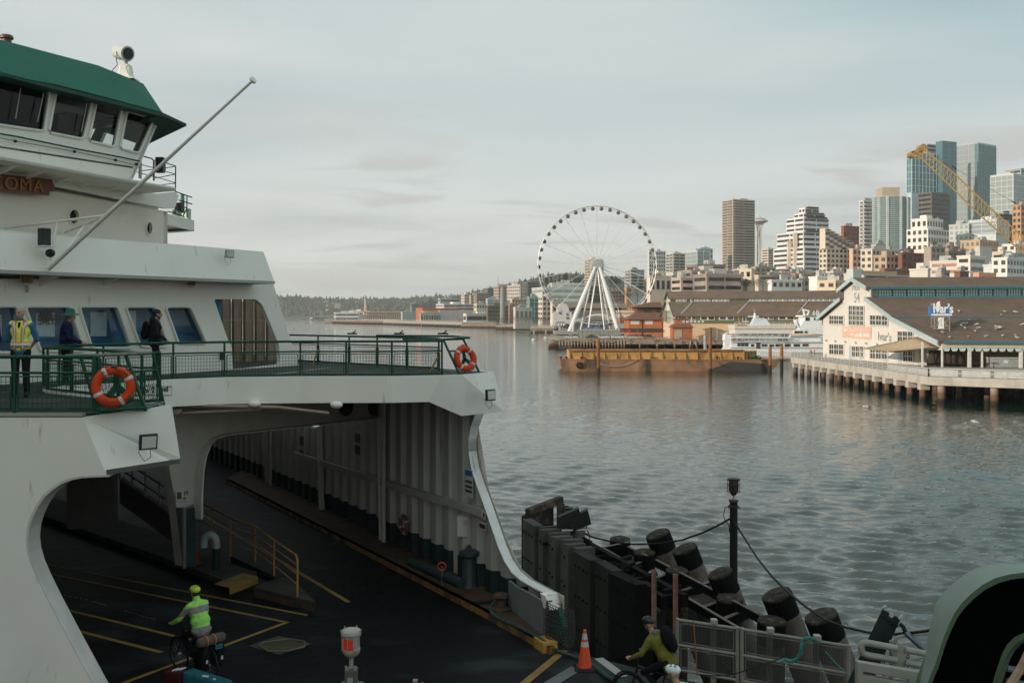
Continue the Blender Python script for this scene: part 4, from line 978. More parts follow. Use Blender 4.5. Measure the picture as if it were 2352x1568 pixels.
 for x0,y0,x1,y1 in((655,470,505,585),(1285,455,1135,582),(1950,440,1815,578)):
  a=PL(*r6(x0,y0),(s(7,0).x,s(7,0).y),d);b=PL(*r6(x1,y1),(s(0,0).x,s(0,0).y),d);a.z=zM+.5;b.z=zE+.1
  MB().tube([a,b],.18,6).build('roof_pipe',m_rail,root)
green_shed()
def kiosk():
 o=(0,338);d=(1,0);q=lambda x,y:PL(*r6(x,y),o,d)
 a,b=q(428,840),q(648,840);root=empty('kiosk',((a.x+b.x)/2,338,3.5),'small red brown kiosk with a raised tiled roof in front of the green shed','kiosk')
 zt=q(0,735).z;zr=q(0,672).z
 MB().box(((a.x+b.x)/2,341,(3.5+zt)/2),(b.x-a.x,6,zt-3.5)).build('wall',m_redb,root)
 MB().hexa([(a.x-.6,337.4,zt),(b.x+.6,337.4,zt),(b.x+.6,344.6,zt),(a.x-.6,344.6,zt)],[(a.x+.5,339,zt+1.2),(b.x-.5,339,zt+1.2),(b.x-.5,343,zt+1.2),(a.x+.5,343,zt+1.2)]).build('roof',mat('kiosk_roof',(.20,.09,.05),.9),root)
 MB().box(((a.x+b.x)/2,341,zt+2.0),(b.x-a.x-2,3.8,1.6)).build('clerestory',mat('kiosk_upper',(.40,.15,.08)),root)
 for i in range(6):MB().box((a.x+3.8+i*1.3,338.98,zt+2.0),(.8,.1,.7)).build('window',m_frame,root)
 MB().box(((a.x+b.x)/2,341,zt+2.95),(b.x-a.x-1.2,4.6,.3)).build('cap_roof',mat('kiosk_roof2',(.22,.10,.06),.9),root)
 MB().box((a.x+1.8,337.94,3.5+(zt-3.5)*.42),(2.6,.1,(zt-3.5)*.75)).build('panel',mat('kiosk_panel',(.46,.36,.30)),root)
kiosk()
def red_restaurant():
 o=(0,372);q=lambda x,y,Y=372:PL(*s1(x,y),(0,Y),(1,0))
 a,b=q(1830,370),q(2330,370);z0=3.5;ze=q(0,250).z;zr=q(0,140).z
 root=empty('restaurant',((a.x+b.x)/2,372,3.5),'orange red restaurant with a brown gabled roof beside the green shed','restaurant')
 MB().prism([(a.x,372),(b.x,372),(b.x,388),(a.x,388)],z0,ze).build('wall',m_redb,root)
 MB().hexa([(a.x-1,370.8,ze),(b.x+1,370.8,ze),(b.x+1,389,ze),(a.x-1,389,ze)],[(a.x+3.5,380,zr),(b.x+1,380,zr),(b.x+1,380.2,zr),(a.x+3.5,380.2,zr)]).build('roof',mat('rust_roof',(.17,.075,.04),.9,var=.2),root)
 for x0,x1 in((1855,1985),(2070,2190)):
  p,r_=q(x0,290),q(x1,290);MB().box(((p.x+r_.x)/2,371.95,p.z),(r_.x-p.x,.1,1.4)).build('window',m_frame,root)
 MB().box((q(2030,300).x,371.9,(z0+ze)/2),(.25,.2,ze-z0)).build('down_pipe',m_black,root)
 a,b=q(1955,60,400),q(2330,60,400)
 r2=empty('restaurant',((a.x+b.x)/2,400,3.5),'dark brown hipped roof restaurant rising behind the red one','restaurant')
 MB().prism([(a.x,400),(b.x,400),(b.x,415),(a.x,415)],3.5,q(0,60,400).z).build('wall',mat('rust_wall',(.16,.06,.035)),r2)
 MB().hexa([(a.x-2,398,q(0,62,400).z),(b.x,398,q(0,62,400).z),(b.x,417,q(0,62,400).z),(a.x-2,417,q(0,62,400).z)],[(a.x+6,406,q(0,-20,400).z),(b.x,406,q(0,-20,400).z),(b.x,408,q(0,-20,400).z),(a.x+6,408,q(0,-20,400).z)]).build('roof',MATS['rust_roof'],r2)
 for k in range(3):MB().box((a.x+4+k*5,399.9,q(0,110,400).z),(3,.1,1.4)).build('window',GL,r2)
 a,b=q(1690,0,410),q(1960,0,410)
 r3_=empty('restaurant',((a.x+b.x)/2,410,3.5),'orange and white striped restaurant block right of the wheel leg','restaurant')
 for k,(y0,y1,m_)in enumerate(((45,110,'o'),(110,140,'w'),(140,165,'o'),(165,215,'w'),(215,300,'o'))):
  x0=a.x+(5 if k<1 else 0);MB().prism([(x0,410),(b.x,410),(b.x,424),(x0,424)],q(0,y1,410).z,q(0,y0,410).z).build('storey',mat('orange_wall',(.62,.28,.11))if m_=='o' else m_frame,r3_)
red_restaurant()
def grey_shed():
 q=lambda x,y,Y=450:PL(*s1(x,y),(0,Y),(1,0))
 a,b=q(1060,0),q(1820,0)
 root=empty('pier_shed',((a.x+b.x)/2,450,3.5),'long grey shed with pale brown roofs behind the wheel legs','pier shed')
 MB().prism([(a.x-8,450),(b.x,450),(b.x,470),(a.x-8,470)],3.5,q(0,175).z).build('wall',mat('grey_blue_wall',(.36,.38,.38),.85),root)
 MB().hexa([(a.x-9,448.6,q(0,178).z),(b.x,448.6,q(0,178).z),(b.x,462,q(0,178).z),(a.x-9,462,q(0,178).z)],[(a.x-4,457,q(0,100).z),(b.x,457,q(0,100).z),(b.x,462,q(0,100).z),(a.x-4,462,q(0,100).z)]).build('lower_roof',mat('tan_roof',(.22,.165,.115),.95,var=.12),root)
 MB().prism([(a.x-4,457.4),(b.x,457.4),(b.x,466),(a.x-4,466)],q(0,101).z,q(0,72).z).build('clerestory',m_frame,root)
 for i in range(30):x_=a.x-2+(b.x-a.x)*i/30;MB().box((x_,457.34,q(0,88).z),(.9,.1,1.3)).build('window',GL,root)
 MB().hexa([(a.x-6,456,q(0,72).z),(b.x,456,q(0,72).z),(b.x,468,q(0,72).z),(a.x-6,468,q(0,72).z)],[(a.x-12,462,q(0,-5).z),(b.x,462,q(0,-5).z),(b.x,462.4,q(0,-5).z),(a.x-12,462.4,q(0,-5).z)]).build('upper_roof',MATS['tan_roof'],root)
 arc=[q(1020+i*62,290-110*math.sin(math.pi*i/11),445)for i in range(12)]
 mb=MB();mb.tube(arc,.7,6);mb.build('canopy_arch',mat('canopy_white',(.60,.58,.52)),root)
 a1=q(1228,222,449.5);MB().box((q(1305,210,449).x,449.6,q(0,210).z),(16,.3,2.6)).build('name_board',m_frame,root)
 pts=[(690,320),(690,150),(745,130),(760,60),(790,10),(830,-8),(880,10),(915,60),(930,130),(965,130),(965,320)]
 r2=empty('pavilion',q(830,320,440).xy.to_3d()+Vector((0,0,3.5)),'white arched front of the pavilion left of the wheel leg','pavilion')
 MB().extr([q(x,y,440)for x,y in pts],(0,14,0)).build('wall',mat('pavilion_white',(.56,.56,.53),.8),r2)
 MB().extr([q(x,y,439.9)for x,y in((880,150),(915,145),(915,190),(890,200))],(0,-.1,0)).build('window',GLD,r2)
 for i in range(5):MB().extr([q(x,y,439.9)for x,y in((735+i*25,280),(745+i*25,280),(745+i*25,292),(735+i*25,292))],(0,-.1,0)).build('window',GLD,r2)
 MB().extr([q(x,y,436)for x,y in((690,322),(880,322),(880,300),(690,300))],(0,4,0)).build('awning',m_metal,r2)
grey_shed()
def wheel():
 Y=416;c=P(1371.3,608.8,Y);Rr=24.7
 root=empty('observation_wheel',(c.x,Y,6),'giant white observation wheel with closed gondolas at the pier end','observation wheel')
 mw=mat('wheel_white',(.76,.76,.73),.5,metal=.2);leg=mat('wheel_leg',(.72,.72,.70),.5)
 rim=MB()
 for off in(-1.0,1.0):rim.torus((c.x,Y+off,c.z),Rr,.19,(0,1,0),96,6)
 rim.torus((c.x,Y,c.z),Rr-1.0,.10,(0,1,0),96,5)
 for i in range(84):
  a=2*math.pi*i/84;b=2*math.pi*(i+1)/84;f=lambda t,o,r_=Rr:(c.x+r_*math.sin(t),Y+o,c.z+r_*math.cos(t))
  rim.bar(f(a,-1),f(b,1),.06);rim.bar(f(a,-1),f(a,0,Rr-1),.05);rim.bar(f(a,1),f(a,0,Rr-1),.05)
 rim.build('rim',mw,root)
 for i in range(21):
  a=2*math.pi*i/21;sp=MB()
  d=Vector((math.sin(a),0,math.cos(a)))
  for o in(-1,1):
   sp.bar(c+d*2.2+Vector((0,o*1.2,0)),c+d*(Rr-.1)+Vector((0,o,0)),.15)
  for k in range(12):
   r0=2.6+k*1.8;s_=(-1)**k;sp.bar(c+d*r0+Vector((0,s_*1.1,0)),c+d*(r0+1.8)+Vector((0,-s_*1.1,0)),.09)
  sp.build('spoke',mw,root)
 for rr in(Rr*.74,Rr*.5,Rr*.26):
  mb=MB();mb.torus((c.x,Y,c.z),rr,.035,(0,1,0),72,4);mb.build('cable_ring',mw,root)
 MB().lathe((c.x,Y-2.2,c.z),[(.5,0),(2.2,.1),(2.35,.5),(2.35,3.9),(2.2,4.3),(.5,4.4)],28,axis=(0,1,0)).build('hub',mat('hub_grey',(.36,.38,.38),.5),root,smooth=True)
 hubr=MB()
 for i in range(21):
  a=2*math.pi*i/21;d=Vector((math.sin(a),0,math.cos(a)))
  hubr.bar(c+d*2.2+Vector((0,-1.4,0)),c+d*3.3+Vector((0,-1.4,0)),.35)
 hubr.build('hub_teeth',leg,root)
 mgd=mat('gondola_dark',(.07,.07,.07),.3);mgf=mat('gondola_frame',(.48,.47,.44),.5)
 b_=MB();b_.lathe((0,0,-1.75),[(.45,0),(.72,.15),(.86,.6),(.86,1.15),(.70,1.55),(.40,1.72)],14);bo=b_.v,b_.f
 def gm(nm,mb,m_):
  me=bpy.data.meshes.new(nm);me.from_pydata(mb.v,[],mb.f);me.materials.append(m_);return me
 m1=gm('gondola',b_,mgd);f_=MB()
 for a in(0.0,.78,1.57,2.36):
  for s_ in(-1,1):f_.tube([(s_*.45*math.cos(a),s_*.45*math.sin(a),-1.75),(s_*.89*math.cos(a),s_*.89*math.sin(a),-1.1),(s_*.89*math.cos(a),s_*.89*math.sin(a),-.6),(s_*.42*math.cos(a),s_*.42*math.sin(a),-.02)],.05,5)
 f_.tube([(0,-1,.1),(0,1,.1)],.08,6);f_.bar((0,0,-.05),(0,0,.15),.3);m2=gm('gondola_frame',f_,mgf)
 for i in range(42):
  a=2*math.pi*(i+.5)/42;rr=Rr-.35
  g_=bpy.data.objects.new('gondola',m1);col.objects.link(g_);g_.parent=root;g_.scale=(.88,.88,.88);g_.location=Vector((c.x+rr*math.sin(a),Y,c.z+rr*math.cos(a)))-root.location
  h_=bpy.data.objects.new('gondola_frame',m2);col.objects.link(h_);h_.parent=g_
 q=lambda x,y,Y_:PL(*r4(x,y),(0,Y_),(1,0))
 for x_,y_,yy,w0 in((585,1262,-9,1.5),(1062,1205,-9,1.5),(690,1200,9,1.2),(985,1200,9,1.2)):
  f=q(x_,y_,Y+yy);f.z=4.5;t=c+Vector((-.9 if f.x<c.x else .9,-2.3 if yy<0 else 2.3,-1));MB().tube([f,f.lerp(t,.5),t],[w0*.62,w0*.72,w0*.4]if yy<0 else[.4,.4,.3],12).build('leg',leg,root,smooth=True)
 for x_,y_ in((765,1185),(925,1175)):
  f=q(x_,y_,Y-7);f.z=5;MB().tube([f,c+Vector((0,-2.2,-1.5))],.22,6).build('brace',mw,root)
 MB().box((c.x,Y,4.6),(36,22,1.4)).build('platform',mat('platform_grey',(.30,.28,.25)),root)
wheel()
def wheel_pier():
 root=empty('pier',(60,355,3.5),'timber pier on closely set piles carrying the wheel and parked cars','pier')
 q=lambda x,y,Y=340:PL(*s1(x,y),(0,Y),(1,0))
 a=G(*s1(770,540),3.5);YF=344
 X0=q(765,0,YF).x;X1=160
 MB().prism([(X0,YF),(X1,YF-20),(X1,470),(X0+6,470),(X0-3,380)],3.0,3.5).build('deck',m_deckw,root)
 MB().extr([(X0,YF-.3,3.55),(X1,YF-20.3,3.55),(X1,YF-20.3,1.9),(X0,YF-.3,1.9)],(0,.6,0)).build('edge_beam',m_timber,root)
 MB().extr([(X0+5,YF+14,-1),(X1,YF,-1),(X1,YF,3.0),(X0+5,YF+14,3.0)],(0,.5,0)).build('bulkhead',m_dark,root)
 me=pile_mesh(.22,3.2,8);me2=pile_mesh(.3,3.0,8);d=Vector((X1-X0,-20,0))/(X1-X0)
 for i in range(22):p=Vector((X0,YF-.5,0))+d*(i*1.05+.3);put_pile(me,root,p.x,p.y)
 for i in range(34):p=Vector((X0,YF,0))+d*(16+i*2.9);put_pile(me2,root,p.x,p.y+(i%2)*3)
 for i in range(3):
  p=Vector((X0,YF-.6,0))+d*(44+2.6*i+16*(i==2));put_pile(me2,root,p.x,p.y,R(10)*(-1)**i)
 for i in range(10):put_pile(me,root,X0-3+i*.5,352+i*3)
 MB().extr([(X0+.2,YF-.8,3.0),(X0+19,YF-3.9,3.0),(X0+19,YF-3.9,2.5),(X0+.2,YF-.8,2.5)],(0,.3,0)).build('waler',m_timber,root)
 railing(root,[(X0,YF,3.5),(X0+19,YF-3.3,3.5),(X1,YF-20,3.5)],.95,1,.05,2.2,m=m_timber)
 fr=empty('fence',q(1060,480,356),'grey green chain fence behind the parked cars','fence')
 a,b=q(1060,480,356),q(1700,480,350);zt=q(0,398,356).z
 MB().extr([(a.x,a.y,3.5),(b.x,b.y,3.5),(b.x,b.y,zt),(a.x,a.y,zt)],(0,.08,0)).build('screen',mat('fence_screen',(.18,.185,.15),.9,var=.2,vscale=.6),fr)
 for i in range(11):p=Vector(a).lerp(Vector(b),i/10);MB().bar((p.x,p.y-.1,3.5),(p.x,p.y-.1,zt+.2),.14).build('post',m_metal,fr)
 MB().bar((a.x,a.y-.1,zt),(b.x,b.y-.1,zt),.12).build('rail',m_metal,fr)
 sg=empty('sign',q(1960,410,348),'dark boat tour sign with red words SALISH SEA on the fence','sign')
 a,b=q(1700,445,348),q(2330,445,346);zt=q(0,380,348).z;zb_=q(0,440,348).z
 MB().extr([(a.x,a.y,zb_),(b.x,b.y,zb_),(b.x,b.y,zt),(a.x,a.y,zt)],(0,.1,0)).build('board',mat('sign_dark',(.03,.03,.035),.7),sg)
 red=mat('sign_letter_red',(.75,.10,.05),.6);p=q(1945,436,347.5);text('SALISH SEA TOURS',1.15,p-Vector((0,.3,0)),(1,-.01,0),(0,0,1),red,'lettering',sg,.02,bold=.04)
 p=q(1712,436,347.6);text('Seattle',1.25,p-Vector((0,.3,0)),(1,-.01,.01),(0,0,1),mat('sign_letter_dred',(.42,.05,.03),.6),'lettering',sg,.02,bold=.07)
wheel_pier()
def car(p,rz,colr,label,group=None):
 root=empty('parked_car',p,label,'car',group);L,W,H_=4.6,1.8,1.45
 paint=mat('car_%s'%label.split()[0],colr,.3,var=.03)
 prof=[(-2.3,.35),(-2.28,.8),(-1.95,.95),(-1.45,1.0),(-.75,1.42),(.55,1.45),(1.15,1.0),(2.0,.88),(2.28,.7),(2.3,.35)]
 low=MB().extr([(x,-W/2,z)for x,z in[(-2.3,.35),(-2.28,.8),(-1.95,.95),(1.15,.98),(2.0,.88),(2.28,.7),(2.3,.35)]],(0,W,0)).build('body',paint,None,bevel=.06)
 top=MB().hexa([(-1.5,-.82,.93),(1.2,-.82,.93),(1.2,.82,.93),(-1.5,.82,.93)],[(-.8,-.66,1.42),(.5,-.66,1.42),(.5,.66,1.42),(-.8,.66,1.42)]).build('cabin_glass',GLD,None)
 rf=MB().hexa([(-.85,-.68,1.40),(.55,-.68,1.40),(.55,.68,1.40),(-.85,.68,1.40)],[(-.75,-.6,1.47),(.45,-.6,1.47),(.45,.6,1.47),(-.75,.6,1.47)]).build('roof',paint,None)
 hl=[MB().box((-2.29,s*.62,.68),(.06,.34,.16)).build('headlight',m_frame,None)for s in(-1,1)]
 ob=[low,top,rf]+hl
 for x in(-1.4,1.4):
  for s in(-1,1):
   t=MB().cyl((x,s*.72-.1,.33),.33,.2,16,axis=(0,1,0)).build('wheel',m_black,None);r_=MB().cyl((x,s*.72-.11,.33),.18,.22,12,axis=(0,1,0)).build('rim',m_metal,None);r_.parent=t;ob.append(t)
 for o in ob:o.parent=root
 root.rotation_euler.z=rz;return root
for x_,c_,lb in((955,(.55,.56,.56),'silver white sedan parked at the left end of the pier row'),(1270,(.03,.03,.035),'black car parked second from the left on the pier'),(1440,(.62,.62,.60),'white car parked in front of the green fence'),(1655,(.66,.66,.63),'bright white car parked right of the fence post'),(1850,(.50,.50,.50),'pale grey car parked under the red sign'),(1935,(.48,.35,.18),'gold coloured car beside the pale grey one'),(2035,(.20,.12,.06),'brown car at the right end of the pier row'),(2130,(.10,.11,.12),'dark blue car half hidden by the white gable end')):
 p=PL(*s1(x_,520),(0,350),(1,0));p.z=3.5;car(p,R(-3),c_,lb)
for i,(x0,x1,y)in enumerate(((1170,1290,380),(1300,1400,378))):
 q=lambda x,y_:PL(*s1(x,y_),(0,392),(1,0));a,b=q(x0,y+15),q(x1,y-12)
 t=empty('tent',(a.x,392,3.5),['blue striped canopy tent left of its twin under the wheel','blue striped canopy tent right of its twin under the wheel'][i],'tent')
 MB().hexa([(a.x,392,a.z),(b.x,392,a.z),(b.x,398,a.z),(a.x,398,a.z)],[((a.x+b.x)/2-.3,395,b.z),((a.x+b.x)/2+.3,395,b.z),((a.x+b.x)/2+.3,395.3,b.z),((a.x+b.x)/2-.3,395.3,b.z)]).build('canopy',mat('tent_blue',(.03,.25,.50),.7),t)
 for sx in(a.x+.3,b.x-.3):MB().bar((sx,392.3,3.5),(sx,392.3,a.z),.15).build('post',m_metal,t)
def deck_lamps():
 for i,x_ in enumerate((705,770,810,850)):
  p=PL(*s1(x_,330),(0,420),(1,0));b=Vector((p.x,p.y,3.5));t=empty('globe_lamp',b,'white globe lamp in the row on the pavilion terrace','lamp','globe lamps on the pavilion terrace')
  MB().tube([b,p],.1,6).build('post',m_black,t);MB().ell(p,(.5,.5,.5),8,6).build('globe',m_frame,t)
 t=empty('ventilation_pipe',PL(*s1(990,410),(0,400),(1,0)),'big silver bent pipe at the foot of the wheel','pipe')
 pts=[PL(*s1(x,y),(0,400),(1,0))for x,y in((990,420),(990,330),(1010,280),(1060,265),(1110,285))]
 MB().tube(pts,.7,10).build('pipe',m_metal,t,smooth=True);MB().cyl(pts[0]-Vector((0,0,.3)),1.0,.4,12).build('flange',m_metal,t)
deck_lamps()
def far_piers():
 def pier(label,ax,ay,bx,by,depth,n,m_=m_conc,zt=3.2,hb=1.2,dense=False):
  a=G(ax,ay,0);b=G(bx,by,0);root=empty('pier',((a.x+b.x)/2,(a.y+b.y)/2,0),label,'pier')
  nrm=Vector((.3,1,0))*depth
  MB().hexa([Vector((a.x,a.y,zt-hb)),Vector((b.x,b.y,zt-hb)),Vector((b.x,b.y,zt-hb))+nrm,Vector((a.x,a.y,zt-hb))+nrm],[Vector((a.x,a.y,zt)),Vector((b.x,b.y,zt)),Vector((b.x,b.y,zt))+nrm,Vector((a.x,a.y,zt))+nrm]).build('deck',m_,root)
  me=pile_mesh(.35 if not dense else .5,zt-hb,8)
  for i in range(n):p=a.lerp(b,(i+.5)/n);put_pile(me,root,p.x,p.y+.5)
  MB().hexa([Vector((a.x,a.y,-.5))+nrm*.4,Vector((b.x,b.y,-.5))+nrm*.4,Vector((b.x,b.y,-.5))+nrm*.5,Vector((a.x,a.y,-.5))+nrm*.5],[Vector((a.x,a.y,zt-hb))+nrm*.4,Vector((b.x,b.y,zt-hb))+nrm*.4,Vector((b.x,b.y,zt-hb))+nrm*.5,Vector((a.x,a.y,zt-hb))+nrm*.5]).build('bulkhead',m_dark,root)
  railing(root,[Vector((a.x,a.y,zt)),Vector((b.x,b.y,zt))],1.3,1,.08,6)
  return root
 pier('white edged floating pier left of the wheel pier',1219,764.5,1276,764.5,30,18,m_concl,4.5,1.6)
 pier('low promenade wharf left of the white edged pier',1138,757,1222,757.5,40,26,m_conc,3.6,1.0)
 pier('wharf in front of the long white roofed terminal',1060,752.5,1138,753.2,40,30,m_timber,4.6,1.8,True)
 pier('dark marina breakwater wall with many openings',880,745.5,1062,752.3,14,44,m_conc,5.0,2.4,True)
 pier('hotel wharf on the far shore',815,744,885,745.2,60,26,m_timber,4.6,2)
 pier('far wharf under the white office',745,742,818,744,60,24,m_timber,4.6,2)
far_piers()
rnd=random.Random(9)
for i in range(14):
 px=rnd.uniform(950,1060);b=G(px,749.5,0)+Vector((6,40,0));t=empty('moored_sailboat',b,'small white sailing boat moored behind the breakwater','sailboat','sailing boats moored behind the breakwater')
 MB().hexa([(b.x-3.5,b.y-1,0),(b.x+4,b.y,0),(b.x+4,b.y+.2,0),(b.x-3.5,b.y+1.4,0)],[(b.x-4,b.y-1.4,1.4),(b.x+5.5,b.y,1.7),(b.x+5.5,b.y+.2,1.7),(b.x-4,b.y+1.8,1.4)]).build('hull',m_frame,t)
 MB().box((b.x-.5,b.y,1.8),(4,1.6,.8)).build('cabin',m_frame,t);MB().tube([(b.x,b.y,1.5),(b.x,b.y,rnd.uniform(13,17))],.14,5).build('mast',m_metal,t)
def far_ship():
 Y=2100;q=lambda x,y:PL(*r3(x,y),(0,Y),(1,0));t=empty('cargo_ship',q(455,478),'small dark hulled ship with a white bridge in front of the far hill','ship')
 MB().extr([q(412,449),q(415,476),q(505,478),q(512,455)],(0,14,0)).build('hull',mat('ship_hull',(.03,.07,.12),.7),t);MB().extr([q(390,458),q(392,474),q(414,474),q(414,450)],(0,12,0)).build('bridge',m_frame,t)
 for x_ in(430,475,490):MB().bar(q(x_,452),q(x_+(5 if x_>440 else 0),400),1.2).build('crane_post',mat('post_grey',(.30,.28,.24)),t)
 MB().box((q(483,350).x,Y+200,q(0,350).z),(14,10,12)).build('crane_head',mat('post_grey',(.3,.3,.3)),t)
far_ship()
for i,(x_,y_,s_)in enumerate(((396,555,1.0),(572,525,.9))):
 b=G(*s1(x_,y_),0);t=empty('buoy',b,['white bell buoy, the left and nearer of two','white bell buoy, the right and farther of two'][i],'buoy')
 MB().lathe(b,[(1.1,-.2),(1.2,.4),(1.0,.6)],12).build('float',m_frame,t);mb=MB()
 for k in range(4):a=k*1.57;mb.bar(b+Vector((.8*math.cos(a),.8*math.sin(a),.5)),b+Vector((.15*math.cos(a),.15*math.sin(a),4.0*s_)),.12)
 mb.build('cage',m_frame,t);MB().cyl(b+Vector((0,0,3.8*s_)),.3,.8,8,.1).build('lamp',m_frame,t)
def barge():
 Y=212.0;q=lambda cv,x,y,Y_=Y:PL(*cv(x,y),(0,Y_),(1,0))
 rust=mat('barge_hull',(0.31,0.17,0.09),.85,var=.3,vscale=.3,stain=(0.055,0.035,0.028),stain_amt=.5,stain_scale=.28,stain_stretch=(1,1,.6),edge=.2,bump=.2,bscale=2)
 yel=mat('barge_yellow',(0.52,0.29,0.085),.8,var=.2,vscale=.5,stain=(0.20,0.08,0.03),stain_amt=.4,stain_scale=.5,stain_stretch=(1,1,.6),edge=.15)
 root=empty('barge',q(s1,1600,990),'rusty steel barge with high ochre bin walls moored off the pier','barge')
 zd=q(s1,0,860).z;xl=q(s1,785,0).x;xr=q(s6,1250,0).x;xlb=q(s1,895,0).x;xrb=q(s6,1060,0).x;W=13
 hull=[(xl,Y,zd+.2),(xl+.3,Y,zd-1.2),(xlb,Y,-.6),(xrb,Y,-.6),(xr,Y,zd-.9),(xr,Y,zd+.1)]
 MB().extr(hull,(0,W,0)).build('hull',rust,root)
 MB().extr([(xrb-8,Y-.04,zd-.3),(xrb-14,Y-.04,-.3),(xrb,Y-.04,-.3),(xr-3,Y-.04,zd-.7)],(0,.03,0)).build('dark_plate',mat('barge_dark',(.055,.05,.045),.8),root)
 MB().extr([(xl,Y-.12,zd),(xr,Y-.12,zd-.1),(xr,Y-.12,zd+.15),(xl,Y-.12,zd+.25)],(0,.1,0)).build('rubbing_strake',rust,root)
 x0=q(s1,935,0).x;x1=q(s6,600,0).x;zt=q(s1,0,715).z;zt2=zt-.1
 for yy,nm in((Y+.8,'bin_wall'),(Y+W-1,'bin_wall')):
  MB().extr([(x0,yy,zd+.1),(x1,yy,zd+.1),(x1,yy,zt2),(x0,yy,zt2-.0)],(0,.2,0)).build(nm,yel,root)
 xe=q(s6,890,0).x
 MB().extr([(x1,Y+.8,zd+.1),(xe,Y+3.2,zd+.1),(xe,Y+3.2,zt2),(x1,Y+.8,zt2)],(0,.2,0)).build('bin_end_wall',yel,root)
 MB().extr([(x0,Y+.9,zd+.1),(x0,Y+W-.9,zd+.1),(x0,Y+W-.9,zt2),(x0,Y+.9,zt2)],(.2,0,0)).build('bin_end_wall',yel,root)
 n=15;ro=mat('rib_ochre',(.45,.25,.07),.8)
 for i in range(n+1):x_=x0+(x1-x0)*i/n;MB().extr([(x_-.14,Y+.78,zd+.1),(x_-.14,Y+.78,zt2),(x_-.14,Y+.30,zd+.1)],(.28,0,0)).build('rib',ro,root)
 for i in range(5):t=i/4;x_=x1+(xe-x1)*t;yy=Y+.8+2.4*t;MB().bar((x_,yy-.15,zd+.1),(x_,yy-.15,zt2),.35).build('rib',ro,root)
 MB().extr([(x0-.2,Y+.35,zt2),(x1+.2,Y+.35,zt2),(x1+.2,Y+1.1,zt2+.0),(x0-.2,Y+1.1,zt2)],(0,0,.28)).build('top_rail',rust,root)
 for x_,cv in((800,s1),(885,s1),(1110,s1),(1350,s1),(90,s6),(490,s6)):
  p=q(cv,x_,850 if cv is s1 else 1110);MB().cyl((p.x,Y+.35,zd+.1),.18,.55,8).build('bollard',m_black,root);MB().cyl((p.x,Y+.35,zd+.6),.3,.12,8).build('bollard_cap',m_black,root)
 p=q(s1,1082,935);t=MB();t.torus((p.x,Y-.35,p.z),.55,.2,(0,1,.1),20,8);t.thing('tyre_fender',m_black,'black tyre hanging on the left part of the rusty barge','tyre',smooth=True)
 p=q(s6,850,1100);mb=MB()
 for i in range(14):a=rnd.random()*6.28;mb.torus((p.x+rnd.uniform(-.8,.8),Y+1.2+rnd.uniform(-.3,.3),zd+.3+rnd.random()*.5),.5,.08,(rnd.random(),rnd.random(),1),14,5)
 mb.thing('rope_heap',mat('green_rope',(.05,.14,.09),.9),'heap of green rope on the bow deck of the barge','rope')
 rp=mat('mooring_rope',(.30,.36,.30),.9);rb2=mat('rope_brown',(.22,.17,.11),.9)
 def sag(a,b,s_,n=12):return[Vector(a).lerp(Vector(b),i/n)+Vector((0,0,-s_*4*(i/n)*(1-i/n)))for i in range(n+1)]
 a,b=q(s1,1370,905),q(s1,1945,850);MB().tube(sag(a-Vector((0,.6,0)),b-Vector((0,.3,0)),1.0),.07,6).thing('mooring_line',rp,'pale green mooring line sagging along the ochre barge side','rope')
 a,b=q(r6,560,1110),q(r6,835,1170);MB().tube(sag(a-Vector((0,.3,0)),b-Vector((0,.9,0)),.6),.06,6).thing('mooring_line',rb2,'brown mooring line running to the tallest rusty pile','rope')
 a,b=q(s6,90,1120),q(s6,350,1240);MB().tube(sag(a-Vector((0,.3,0)),b-Vector((0,.2,0)),.3),.05,6).thing('mooring_line',m_black,'dark line hanging down the middle of the barge hull','rope')
barge()
def mpile(cv,x,yt,w_,Y,colr,label,dark_from=None,name='mooring_pile'):
 p=PL(*cv(x,yt),(0,Y),(1,0));r_=w_/2/FX*Y
 t=empty(name,(p.x,Y,0),label,'pile');m_=mat('pile_%s'%label.split()[0],colr,.85,var=.2,vscale=.8,stain=tuple(q*.55 for q in colr),stain_amt=.3,stain_scale=.7)
 dz=dark_from or .8
 MB().tube([(p.x,Y,dz),(p.x,Y,p.z)],r_,16).build('shaft',m_,t,smooth=True);MB().tube([(p.x,Y,-2),(p.x,Y,dz+.02)],r_*1.01,16).build('tide_band',mat('weed',(.025,.022,.016),.9),t,smooth=True)
 MB().cyl((p.x,Y,p.z),r_*1.05,.1,16).build('cap',m_,t)
mpile(s1,1366,552,7.0,206,(.28,.11,.04),'orange rusty steel pile in front of the left part of the barge',1.0)
mpile(r6,848,740,7.4,205,(.25,.11,.05),'tallest rust brown pile standing in front of the barge',.9)
mpile(s6,1098,838,7.2,208,(.36,.16,.06),'shorter ochre pile at the barge bow, left of two',1.4)
mpile(s6,1318,820,7.6,211,(.40,.17,.05),'ochre pile right of the barge bow with a black foot',2.6)
mpile(r6,792,828,7.6,320,(.46,.45,.42),'pale grey capped pile beside the bow of the white boat',.8)
mpile(s6,318,612,6.6,300,(.50,.50,.48),'pale grey pile in front of the white excursion boat',.8)
